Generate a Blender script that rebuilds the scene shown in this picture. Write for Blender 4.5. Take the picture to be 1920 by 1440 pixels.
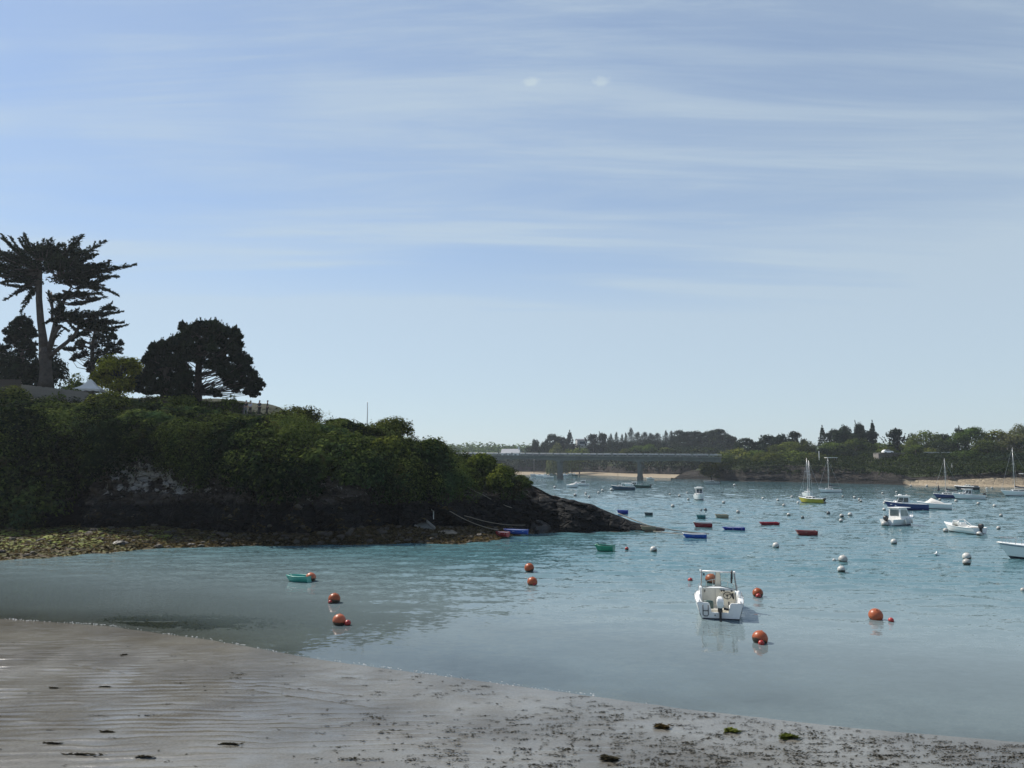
import bpy, math, random
import numpy as np
from mathutils import Vector, Matrix, Quaternion
from mathutils.bvhtree import BVHTree

for o in list(bpy.data.objects): bpy.data.objects.remove(o, do_unlink=True)
scene = bpy.context.scene
col = scene.collection
random.seed(7)
RNG = np.random.default_rng(7)

# ------------------------------------------------------------------ camera
CAM_H, FPX, HORIZON = 6.6, 1400.0, 872.0          # eye height (m), focal length in photo pixels, horizon row
PITCH = math.atan((HORIZON - 720.0) / FPX)
cam = bpy.data.cameras.new('camera')
cam.sensor_width = 36.0
cam.lens = 36.0 * FPX / 1920.0
cam.clip_start, cam.clip_end = 0.1, 9000.0
cam_ob = bpy.data.objects.new('camera', cam)
cam_ob.location = (0, 0, CAM_H)
cam_ob.rotation_euler = (math.radians(90) + PITCH, 0, 0)
col.objects.link(cam_ob)
scene.camera = cam_ob

# ------------------------------------------------------------------ sky and sun
SUN = Vector((-0.58, 0.43, 0.82)).normalized()      # towards the sun
world = bpy.data.worlds.new('World'); scene.world = world
world.use_nodes = True
wn, wl = world.node_tree.nodes, world.node_tree.links
wn.clear()
def W(t, **k):
    n = wn.new(t)
    for a, b in k.items(): setattr(n, a, b)
    return n
def wmath(op, a, b=None, clamp=False):
    n = W('ShaderNodeMath', operation=op); n.use_clamp = clamp
    for i, v in enumerate((a, b)):
        if v is None: continue
        if isinstance(v, (int, float)): n.inputs[i].default_value = v
        else: wl.new(v, n.inputs[i])
    return n.outputs[0]
sky = W('ShaderNodeTexSky', sky_type='NISHITA')
sky.sun_disc = False
sky.sun_elevation = math.asin(SUN.z)
sky.sun_rotation = math.atan2(SUN.x, SUN.y)
sky.altitude = 0; sky.air_density = 1.0; sky.dust_density = 0.25; sky.ozone_density = 2.4
tc = W('ShaderNodeTexCoord')
sep = W('ShaderNodeSeparateXYZ'); wl.new(tc.outputs['Generated'], sep.inputs[0])
zz = wmath('ADD', wmath('MAXIMUM', sep.outputs[2], 0.0), 0.09)
cx = wmath('DIVIDE', sep.outputs[0], zz); cy = wmath('DIVIDE', sep.outputs[1], zz)
comb = W('ShaderNodeCombineXYZ'); wl.new(cx, comb.inputs[0]); wl.new(cy, comb.inputs[1])
def streak(rot, sc, scale, detail, rough, dist, lo, hi, loc=(0, 0, 0)):
    mp = W('ShaderNodeMapping'); mp.inputs['Rotation'].default_value = (0, 0, rot); mp.inputs['Scale'].default_value = sc; mp.inputs['Location'].default_value = loc
    wl.new(comb.outputs[0], mp.inputs[0])
    n = W('ShaderNodeTexNoise'); n.inputs['Scale'].default_value = scale; n.inputs['Detail'].default_value = detail
    n.inputs['Roughness'].default_value = rough; n.inputs['Distortion'].default_value = dist
    wl.new(mp.outputs[0], n.inputs['Vector'])
    r = W('ShaderNodeMapRange', interpolation_type='SMOOTHSTEP'); r.inputs[1].default_value = lo; r.inputs[2].default_value = hi
    wl.new(n.outputs[0], r.inputs[0])
    return r.outputs[0]
S1LOC, S2LOC = (15.2, 0.4, 0), (3.9, 9.4, 0)
s1 = streak(0.24, (0.20, 0.75, 1), 1.1, 5, 0.55, 0.6, 0.40, 0.62, S1LOC)      # broad veils
s2 = streak(0.34, (0.34, 2.4, 1), 1.7, 8, 0.66, 0.5, 0.40, 0.70, S2LOC)      # long wisps
cirrus = wmath('ADD', wmath('MULTIPLY', s1, 0.25), wmath('MULTIPLY', wmath('MULTIPLY', s2, s1), 0.32))
# thin high veil everywhere, thicker low down where one looks through more of it
veil = wmath('DIVIDE', 0.056, wmath('MULTIPLY', zz, zz))
fac = wmath('MINIMUM', wmath('ADD', cirrus, veil), 0.72)
# two tiny pale puffs mixed into the sky high above the bay
def ray(px, py):
    dx, dy = (px - 960.0) / FPX, (720.0 - py) / FPX
    c, s = math.cos(PITCH), math.sin(PITCH)
    return Vector((dx, c - dy * s, s + dy * c))
def puff(px, py, amt):
    d = ray(px, py).normalized()
    nz = W('ShaderNodeTexNoise'); nz.inputs['Scale'].default_value = 90; nz.inputs['Detail'].default_value = 3
    wl.new(tc.outputs['Generated'], nz.inputs['Vector'])
    sub = W('ShaderNodeVectorMath', operation='SUBTRACT'); wl.new(tc.outputs['Generated'], sub.inputs[0]); sub.inputs[1].default_value = d
    mul = W('ShaderNodeVectorMath', operation='MULTIPLY'); wl.new(sub.outputs[0], mul.inputs[0]); mul.inputs[1].default_value = (1, 1.6, 1.9)
    ln = W('ShaderNodeVectorMath', operation='LENGTH'); wl.new(mul.outputs[0], ln.inputs[0])
    e = wmath('SUBTRACT', ln.outputs['Value'], wmath('MULTIPLY', wmath('SUBTRACT', nz.outputs[0], 0.5), 0.022))
    r = W('ShaderNodeMapRange', interpolation_type='SMOOTHSTEP'); r.inputs[1].default_value = 0.014; r.inputs[2].default_value = 0.004
    wl.new(e, r.inputs[0])
    return wmath('MULTIPLY', r.outputs[0], amt)
fac = wmath('MINIMUM', wmath('ADD', fac, wmath('ADD', puff(998, 153, 0.22), puff(1131, 153, 0.22))), 0.95)
mix = W('ShaderNodeMix', data_type='RGBA'); mix.blend_type = 'MIX'
tintn = W('ShaderNodeMix', data_type='RGBA'); tintn.blend_type = 'MULTIPLY'; tintn.inputs['Factor'].default_value = 1.0; wl.new(sky.outputs[0], tintn.inputs['A']); tintn.inputs['B'].default_value = (0.92, 1.04, 1.19, 1)   # the camera's cooler white balance
wl.new(fac, mix.inputs['Factor']); wl.new(tintn.outputs['Result'], mix.inputs['A'])
SKY_STRENGTH = 0.087
mix.inputs['B'].default_value = (5.45, 6.4, 6.9, 1)
bg = W('ShaderNodeBackground'); bg.inputs['Strength'].default_value = SKY_STRENGTH
wl.new(mix.outputs['Result'], bg.inputs['Color'])
wo = W('ShaderNodeOutputWorld'); wl.new(bg.outputs[0], wo.inputs['Surface'])

sun = bpy.data.lights.new('sun', 'SUN'); sun.energy = 5.0; sun.angle = math.radians(0.6); sun.color = (1.0, 0.94, 0.84)
sun_ob = bpy.data.objects.new('sun', sun); sun_ob.rotation_euler = SUN.to_track_quat('Z', 'Y').to_euler(); sun_ob.location = (-60, 40, 80)
col.objects.link(sun_ob)
scene.view_settings.view_transform = 'Standard'; scene.view_settings.look = 'None'
scene.view_settings.exposure = 0.3; scene.view_settings.gamma = 1.0
scene.cycles.max_bounces = 8; scene.cycles.transparent_max_bounces = 12
scene.cycles.caustics_reflective = False; scene.cycles.caustics_refractive = False

# ------------------------------------------------------------------ helpers
def P(px, py, Y):                      # point seen at a photo pixel, at depth Y
    r = ray(px, py); t = Y / r.y
    return Vector((r.x * t, Y, CAM_H + r.z * t))
def G(px, py, z=0.0):                  # point seen at a photo pixel on the level z
    r = ray(px, py); t = (z - CAM_H) / r.z
    return Vector((r.x * t, r.y * t, z))

def tag(o, label=None, cat=None, group=None, kind=None):
    if label: o['label'] = label
    if cat: o['category'] = cat
    if group: o['group'] = group
    if kind: o['kind'] = kind
    return o
def empty(name, loc=(0, 0, 0), rz=0.0, label=None, cat=None, group=None, parent=None):
    o = bpy.data.objects.new(name, None); col.objects.link(o)
    o.location = loc; o.rotation_euler = (0, 0, rz); o.empty_display_size = 0.3
    if parent: o.parent = parent
    return tag(o, label, cat, group)
def link(name, me, parent=None):
    o = bpy.data.objects.new(name, me); col.objects.link(o)
    if parent is not None: o.parent = parent
    return o
def copy_tree(o, parent=None):
    c = o.copy(); col.objects.link(c); c.parent = parent
    for ch in list(o.children): copy_tree(ch, c)
    return c
def set_smooth(me, on=True):
    me.polygons.foreach_set('use_smooth', np.full(len(me.polygons), on, dtype=bool))
def quad_mesh(name, V, Q, mat=None, smooth=True, attrs=None):
    V = np.asarray(V, dtype=np.float32); Q = np.asarray(Q, dtype=np.int32)
    me = bpy.data.meshes.new(name)
    me.vertices.add(len(V)); me.vertices.foreach_set('co', V.ravel())
    n = len(Q); k = Q.shape[1]
    me.loops.add(n * k); me.loops.foreach_set('vertex_index', Q.ravel())
    me.polygons.add(n); me.polygons.foreach_set('loop_start', np.arange(0, n * k, k, dtype=np.int32))
    if attrs:
        for a, v in attrs.items():
            at = me.attributes.new(a, 'FLOAT', 'POINT'); at.data.foreach_set('value', np.asarray(v, dtype=np.float32))
    me.update(calc_edges=True); me.validate()
    set_smooth(me, smooth)
    if mat: me.materials.append(mat)
    return me
def grid_quads(nu, nv):                # index (i along u, j along v) = i*nv + j
    i, j = np.meshgrid(np.arange(nu - 1), np.arange(nv - 1), indexing='ij')
    a = (i * nv + j).ravel()
    return np.stack([a, a + nv, a + nv + 1, a + 1], axis=1)

class MB:
    def __init__(s): s.v, s.f = [], []
    def add(s, vs, fs):
        b = len(s.v); s.v += [tuple(p) for p in vs]; s.f += [tuple(i + b for i in q) for q in fs]; return s
    def box(s, c, d, rz=0.0, rx=0.0, top=1.0):
        m = Matrix.Translation(Vector(c)) @ Matrix.Rotation(rz, 4, 'Z') @ Matrix.Rotation(rx, 4, 'X')
        x, y, z = d[0] / 2, d[1] / 2, d[2] / 2
        vs = [(-x, -y, -z), (x, -y, -z), (x, y, -z), (-x, y, -z), (-x * top, -y * top, z), (x * top, -y * top, z), (x * top, y * top, z), (-x * top, y * top, z)]
        return s.add([m @ Vector(p) for p in vs], [(0, 3, 2, 1), (4, 5, 6, 7), (0, 1, 5, 4), (1, 2, 6, 5), (2, 3, 7, 6), (3, 0, 4, 7)])
    def tube(s, pts, r, n=7, cap=True):
        pts = [Vector(p) for p in pts]; m = len(pts)
        rs = [r] * m if isinstance(r, (int, float)) else list(r)
        vs = []; prev = None
        for i, p in enumerate(pts):
            t = (pts[min(i + 1, m - 1)] - pts[max(i - 1, 0)])
            t = t.normalized() if t.length > 1e-9 else Vector((0, 0, 1))
            if prev is None:
                a = Vector((0, 0, 1)) if abs(t.z) < 0.9 else Vector((1, 0, 0))
                u = t.cross(a).normalized()
            else:
                u = (prev - t * prev.dot(t)); u = u.normalized() if u.length > 1e-6 else t.orthogonal().normalized()
            prev = u; w = t.cross(u)
            for k in range(n):
                a = 2 * math.pi * k / n
                vs.append(p + (u * math.cos(a) + w * math.sin(a)) * rs[i])
        fs = []
        for i in range(m - 1):
            for k in range(n):
                k2 = (k + 1) % n
                fs.append((i * n + k, i * n + k2, (i + 1) * n + k2, (i + 1) * n + k))
        if cap:
            fs.append(tuple(range(n - 1, -1, -1))); fs.append(tuple((m - 1) * n + k for k in range(n)))
        return s.add(vs, fs)
    def lathe(s, prof, n=16, c=(0, 0, 0), sx=1.0, sy=1.0, axis=None):
        vs, fs = [], []
        m = Matrix.Translation(Vector(c)) @ (axis if axis else Matrix.Identity(4))
        for (r, z) in prof:
            for k in range(n):
                a = 2 * math.pi * k / n
                vs.append(m @ Vector((r * sx * math.cos(a), r * sy * math.sin(a), z)))
        for i in range(len(prof) - 1):
            for k in range(n):
                k2 = (k + 1) % n
                fs.append((i * n + k, i * n + k2, (i + 1) * n + k2, (i + 1) * n + k))
        fs.append(tuple(range(n - 1, -1, -1))); fs.append(tuple((len(prof) - 1) * n + k for k in range(n)))
        return s.add(vs, fs)
    def loft(s, rings, close=False, caps=False):
        n = len(rings[0]); vs = [p for r in rings for p in r]; fs = []
        for i in range(len(rings) - 1):
            for k in range(n if close else n - 1):
                k2 = (k + 1) % n
                fs.append((i * n + k, i * n + k2, (i + 1) * n + k2, (i + 1) * n + k))
        if caps:
            fs.append(tuple(range(n - 1, -1, -1))); fs.append(tuple((len(rings) - 1) * n + k for k in range(n)))
        return s.add(vs, fs)
    def mesh(s, name, mat=None, smooth=False, bevel=0):
        me = bpy.data.meshes.new(name); me.from_pydata([tuple(p) for p in s.v], [], s.f); me.update()
        set_smooth(me, smooth)
        if mat: me.materials.append(mat)
        return me
    def build(s, name, mat, parent=None, smooth=False, bevel=0.0, loc=None):
        o = link(name, s.mesh(name, mat, smooth), parent)
        if loc is not None: o.location = loc
        if bevel:
            b = o.modifiers.new('bevel', 'BEVEL'); b.width = bevel; b.segments = 2; b.limit_method = 'ANGLE'
            if smooth is False: set_smooth(o.data, False)
        return o

# value noise ---------------------------------------------------------
_T3 = np.random.default_rng(3).random((64, 64, 64)).astype(np.float32)
def vn3(x, y, z):
    x, y, z = np.broadcast_arrays(np.asarray(x, float), np.asarray(y, float), np.asarray(z, float))
    xi, yi, zi = np.floor(x).astype(int), np.floor(y).astype(int), np.floor(z).astype(int)
    fx, fy, fz = x - xi, y - yi, z - zi
    fx, fy, fz = [f * f * (3 - 2 * f) for f in (fx, fy, fz)]
    r = 0
    for a in (0, 1):
        for b in (0, 1):
            for c in (0, 1):
                w = (fx if a else 1 - fx) * (fy if b else 1 - fy) * (fz if c else 1 - fz)
                r = r + w * _T3[(xi + a) & 63, (yi + b) & 63, (zi + c) & 63]
    return r
def fbm(x, y, z=0.0, octv=4, gain=0.5):
    r = 0; a = 1.0; s = 0
    for k in range(octv):
        r = r + a * (vn3(np.asarray(x) * 2 ** k + 17.3 * k, np.asarray(y) * 2 ** k + 5.1 * k, np.asarray(z) * 2 ** k + 9.7 * k) - 0.5); s += a; a *= gain
    return r / s * 2                     # about -1..1

# materials -----------------------------------------------------------
def nmat(name):
    m = bpy.data.materials.new(name); m.use_nodes = True
    nt = m.node_tree; nt.nodes.clear()
    out = nt.nodes.new('ShaderNodeOutputMaterial')
    return m, nt.nodes, nt.links, out
def N(nodes, t, **k):
    n = nodes.new(t)
    for a, b in k.items(): setattr(n, a, b)
    return n
def mat(name, c, rough=0.5, var=0.12, scale=3.0, bump=0.0, bscale=20.0, spec=0.5, metal=0.0, coat=0.0, dirt=None, dirt_amt=0.0, sss=0.0):
    m, ns, ls, out = nmat(name)
    b = N(ns, 'ShaderNodeBsdfPrincipled'); ls.new(b.outputs[0], out.inputs[0])
    b.inputs['Roughness'].default_value = rough; b.inputs['Metallic'].default_value = metal
    b.inputs['Specular IOR Level'].default_value = spec; b.inputs['Coat Weight'].default_value = coat
    t = N(ns, 'ShaderNodeTexCoord')
    nz = N(ns, 'ShaderNodeTexNoise'); nz.inputs['Scale'].default_value = scale; nz.inputs['Detail'].default_value = 4
    ls.new(t.outputs['Object'], nz.inputs['Vector'])
    mx = N(ns, 'ShaderNodeMix', data_type='RGBA')
    mx.inputs['A'].default_value = tuple(max(0, v * (1 - var)) for v in c) + (1,)
    mx.inputs['B'].default_value = tuple(min(1, v * (1 + var)) for v in c) + (1,)
    ls.new(nz.outputs[0], mx.inputs['Factor']); last = mx.outputs['Result']
    if dirt:
        n2 = N(ns, 'ShaderNodeTexNoise'); n2.inputs['Scale'].default_value = scale * 1.7; n2.inputs['Detail'].default_value = 6; n2.inputs['Roughness'].default_value = 0.7
        ls.new(t.outputs['Object'], n2.inputs['Vector'])
        rr = N(ns, 'ShaderNodeMapRange'); rr.inputs[1].default_value = 0.5; rr.inputs[2].default_value = 0.75; rr.inputs[4].default_value = dirt_amt
        ls.new(n2.outputs[0], rr.inputs[0])
        m2 = N(ns, 'ShaderNodeMix', data_type='RGBA'); ls.new(rr.outputs[0], m2.inputs['Factor']); ls.new(last, m2.inputs['A']); m2.inputs['B'].default_value = tuple(dirt) + (1,)
        last = m2.outputs['Result']
    ls.new(last, b.inputs['Base Color'])
    if bump:
        n3 = N(ns, 'ShaderNodeTexNoise'); n3.inputs['Scale'].default_value = bscale; n3.inputs['Detail'].default_value = 5
        ls.new(t.outputs['Object'], n3.inputs['Vector'])
        bp = N(ns, 'ShaderNodeBump'); bp.inputs['Strength'].default_value = 1.0; bp.inputs['Distance'].default_value = bump
        ls.new(n3.outputs[0], bp.inputs['Height']); ls.new(bp.outputs[0], b.inputs['Normal'])
    return m
def leaf_mat(name, dark, light, trans=0.35, rnd=0.25, patch=None):
    m, ns, ls, out = nmat(name)
    at = N(ns, 'ShaderNodeAttribute', attribute_name='tint')
    oi = N(ns, 'ShaderNodeObjectInfo')
    hm = N(ns, 'ShaderNodeMapRange'); hm.inputs[3].default_value = 0.5 - rnd * 0.09; hm.inputs[4].default_value = 0.5 + rnd * 0.05
    hr_ = N(ns, 'ShaderNodeMath', operation='MULTIPLY'); ls.new(oi.outputs['Random'], hr_.inputs[0]); hr_.inputs[1].default_value = 7.31
    hf_ = N(ns, 'ShaderNodeMath', operation='FRACT'); ls.new(hr_.outputs[0], hf_.inputs[0]); ls.new(hf_.outputs[0], hm.inputs[0])
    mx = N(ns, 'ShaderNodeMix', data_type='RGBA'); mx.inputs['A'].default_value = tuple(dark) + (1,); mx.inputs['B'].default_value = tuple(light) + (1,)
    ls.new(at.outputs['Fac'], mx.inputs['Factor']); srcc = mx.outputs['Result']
    if patch:                            # drifts of other plants: bracken brown, blue green ivy
        ge = N(ns, 'ShaderNodeNewGeometry')
        for sc_, lo_, hi_, c_ in patch:
            pn = N(ns, 'ShaderNodeTexNoise'); pn.inputs['Scale'].default_value = sc_; pn.inputs['Detail'].default_value = 3; ls.new(ge.outputs['Position'], pn.inputs['Vector'])
            pr = N(ns, 'ShaderNodeMapRange'); pr.inputs[1].default_value = lo_; pr.inputs[2].default_value = hi_; ls.new(pn.outputs[0], pr.inputs[0])
            pm = N(ns, 'ShaderNodeMix', data_type='RGBA'); ls.new(pr.outputs[0], pm.inputs['Factor']); ls.new(srcc, pm.inputs['A'])
            pc = N(ns, 'ShaderNodeMix', data_type='RGBA'); pc.inputs['A'].default_value = tuple(v * 0.25 for v in c_) + (1,); pc.inputs['B'].default_value = tuple(c_) + (1,); ls.new(at.outputs['Fac'], pc.inputs['Factor'])
            ls.new(pc.outputs['Result'], pm.inputs['B']); srcc = pm.outputs['Result']
    hs = N(ns, 'ShaderNodeHueSaturation'); ls.new(srcc, hs.inputs['Color'])
    mr = N(ns, 'ShaderNodeMapRange'); mr.inputs[3].default_value = 1 - rnd; mr.inputs[4].default_value = 1 + rnd
    ls.new(oi.outputs['Random'], mr.inputs[0]); ls.new(mr.outputs[0], hs.inputs['Value']); ls.new(hm.outputs[0], hs.inputs['Hue'])
    d = N(ns, 'ShaderNodeBsdfDiffuse'); ls.new(hs.outputs[0], d.inputs['Color'])
    t = N(ns, 'ShaderNodeBsdfTranslucent'); ls.new(hs.outputs[0], t.inputs['Color'])
    ms = N(ns, 'ShaderNodeMixShader'); ms.inputs[0].default_value = trans
    ls.new(d.outputs[0], ms.inputs[1]); ls.new(t.outputs[0], ms.inputs[2]); ls.new(ms.outputs[0], out.inputs[0])
    return m
# ================================================================== GROUND, BEACH AND WATER
SHORE_PX = [(-420, 1128), (-150, 1145), (0, 1160), (200, 1174), (400, 1201), (600, 1237), (800, 1264), (960, 1285), (1130, 1308), (1300, 1331), (1600, 1365), (1920, 1392), (2300, 1425)]
_sh = sorted([tuple(G(*p))[:2] for p in SHORE_PX])
_shx = np.array([p[0] for p in _sh]); _shy = np.array([p[1] for p in _sh])
_shx = np.concatenate([[_shx[0] - 60], _shx, [_shx[-1] + 30]]); _shy = np.concatenate([[_shy[0] + 16], _shy, [_shy[-1] - 14]])
_shx = np.concatenate([[-3000], _shx, [3000]]); _shy = np.concatenate([[_shy[0]], _shy, [_shy[-1]]])
def shore_y(x): return np.interp(x, _shx, _shy)
def bed(x, y):                           # smooth ground level, 0 at the waterline
    s = (y - shore_y(x)) * 0.90
    up = -s
    land = np.where(up < 25, up * 0.022, 0.55 + (up - 25) * 0.05)
    land = np.minimum(land, 4.0)
    sea = np.where(s < 7, -s * 0.020, np.where(s < 22, -0.14 - (s - 7) * 0.045, -0.815 - (s - 22) * 0.06))
    sea = np.maximum(sea, -3.6)
    return np.where(s < 0, land, sea)
def seg_dist(x, y, a, b):
    ax, ay = a; bx, by = b; dx, dy = bx - ax, by - ay
    t = np.clip(((x - ax) * dx + (y - ay) * dy) / (dx * dx + dy * dy), 0, 1)
    return np.hypot(x - ax - t * dx, y - ay - t * dy)
def axis(parts):
    return np.unique(np.concatenate([np.linspace(a, b, n) for a, b, n in parts]).round(4))
gx = axis([(-1800, -60, 24), (-60, -26, 26), (-26, 24, 410), (24, 60, 24), (60, 1800, 24)])
gy = axis([(-400, 11, 14), (11, 35, 350), (35, 80, 40), (80, 1900, 30)])
X, Y = np.meshgrid(gx, gy, indexing='ij')
Z = bed(X, Y)
near = ((X > -26.5) & (X < 24.5) & (Y > 10.5) & (Y < 35.5))
sdist = (Y - shore_y(X)) * 0.9
wx = X + 0.5 * fbm(X * 0.35, Y * 0.5, 1.0, 3); wy = Y + 0.30 * fbm(X * 0.55, Y * 0.8, 4.0, 4)
ph = (wy - 0.07 * wx) * 2 * math.pi / 0.37
ramp = np.clip((-sdist - 1.0) / 5.0, 0.0, 1.0) * np.clip(0.75 + 0.6 * fbm(X * 0.12, Y * 0.16, 8.0, 3), 0.15, 1.2)
brk = np.clip(0.5 + 1.5 * fbm(X * 0.9, Y * 1.7, 12.0, 3), 0.05, 1.3)
rip = (np.sin(ph) + 0.6 * np.sin(ph * 1.73 + 5 * fbm(X * 0.6, Y * 0.9, 5.0, 2))) * 0.0105 * ramp * brk
fine = 0.008 * fbm(X * 2.2, Y * 3.4, 6.0, 3) * np.clip(-sdist / 1.0, 0.15, 1)
swell = 0.035 * fbm(X * 0.16, Y * 0.3, 3.0, 3) * np.clip(-sdist / 3.0, 0, 1)
tracks = np.zeros_like(X)
for a, b in (((430, 1281), (665, 1307)), ((440, 1293), (700, 1330)), ((130, 1251), (262, 1272))):
    ga, gb = G(*a), G(*b)
    tracks = np.maximum(tracks, np.exp(-(seg_dist(X, Y, ga[:2], gb[:2]) / 0.05) ** 2))
Z = Z + np.where(near, rip + fine + swell - 0.02 * tracks, 0)
film = np.clip(0.5 - rip / 0.022 - fine / 0.02 - swell / 0.05, 0, 1)      # water stays in the troughs
film = np.where(near, np.maximum(film, tracks * 1.2), 0.3)
weedbed = np.exp(-(((X - G(340, 1166).x) / 2.6) ** 2 + ((Y - G(340, 1166).y) / 1.1) ** 2) ** 2)

def sand_material():
    m, ns, ls, out = nmat('wet_sand')
    b = N(ns, 'ShaderNodeBsdfPrincipled'); ls.new(b.outputs[0], out.inputs[0])
    g = N(ns, 'ShaderNodeNewGeometry')
    f = N(ns, 'ShaderNodeAttribute', attribute_name='film')
    n1 = N(ns, 'ShaderNodeTexNoise'); n1.inputs['Scale'].default_value = 0.22; n1.inputs['Detail'].default_value = 5; ls.new(g.outputs['Position'], n1.inputs['Vector'])
    n2 = N(ns, 'ShaderNodeTexNoise'); n2.inputs['Scale'].default_value = 14; n2.inputs['Detail'].default_value = 6; n2.inputs['Roughness'].default_value = 0.7; ls.new(g.outputs['Position'], n2.inputs['Vector'])
    c = N(ns, 'ShaderNodeMix', data_type='RGBA'); c.inputs['A'].default_value = (0.090, 0.080, 0.063, 1); c.inputs['B'].default_value = (0.188, 0.180, 0.158, 1)
    r1 = N(ns, 'ShaderNodeMapRange'); r1.inputs[1].default_value = 0.35; r1.inputs[2].default_value = 0.65; ls.new(n1.outputs[0], r1.inputs[0]); ls.new(r1.outputs[0], c.inputs['Factor'])
    c2 = N(ns, 'ShaderNodeMix', data_type='RGBA'); c2.blend_type = 'MULTIPLY'; c2.inputs['Factor'].default_value = 0.75
    r2 = N(ns, 'ShaderNodeMapRange'); r2.inputs[1].default_value = 0.2; r2.inputs[2].default_value = 0.8; r2.inputs[3].default_value = 0.5; r2.inputs[4].default_value = 1.25; ls.new(n2.outputs[0], r2.inputs[0])
    ls.new(c.outputs['Result'], c2.inputs['A']); ls.new(r2.outputs[0], c2.inputs['B'])
    ls.new(c2.outputs['Result'], b.inputs['Base Color'])
    # wetness: film of water in the troughs, drier crests
    ad = N(ns, 'ShaderNodeMath', operation='MULTIPLY_ADD'); ls.new(n1.outputs[0], ad.inputs[0]); ad.inputs[1].default_value = 0.9; ls.new(f.outputs['Fac'], ad.inputs[2])
    rr = N(ns, 'ShaderNodeMapRange'); rr.inputs[1].default_value = 0.55; rr.inputs[2].default_value = 1.25; rr.inputs[3].default_value = 0.27; rr.inputs[4].default_value = 0.03
    ls.new(ad.outputs[0], rr.inputs[0]); ls.new(rr.outputs[0], b.inputs['Roughness'])
    b.inputs['Specular IOR Level'].default_value = 0.62
    n3 = N(ns, 'ShaderNodeTexNoise'); n3.inputs['Scale'].default_value = 34; n3.inputs['Detail'].default_value = 4; ls.new(g.outputs['Position'], n3.inputs['Vector'])
    bp = N(ns, 'ShaderNodeBump'); bp.inputs['Distance'].default_value = 0.012; ls.new(n3.outputs[0], bp.inputs['Height'])
    rs = N(ns, 'ShaderNodeMapRange'); rs.inputs[1].default_value = 0.5; rs.inputs[2].default_value = 1.2; rs.inputs[3].default_value = 0.8; rs.inputs[4].default_value = 0.12
    ls.new(ad.outputs[0], rs.inputs[0]); ls.new(rs.outputs[0], bp.inputs['Strength']); ls.new(bp.outputs[0], b.inputs['Normal'])
    return m
V = np.stack([X.ravel(), Y.ravel(), Z.ravel()], 1)
me = quad_mesh('ground', V, grid_quads(len(gx), len(gy)), sand_material(), True, {'film': film.ravel()})
tag(link('ground', me), 'wet rippled grey brown sand of the foreshore', None, None, 'structure')

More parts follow.
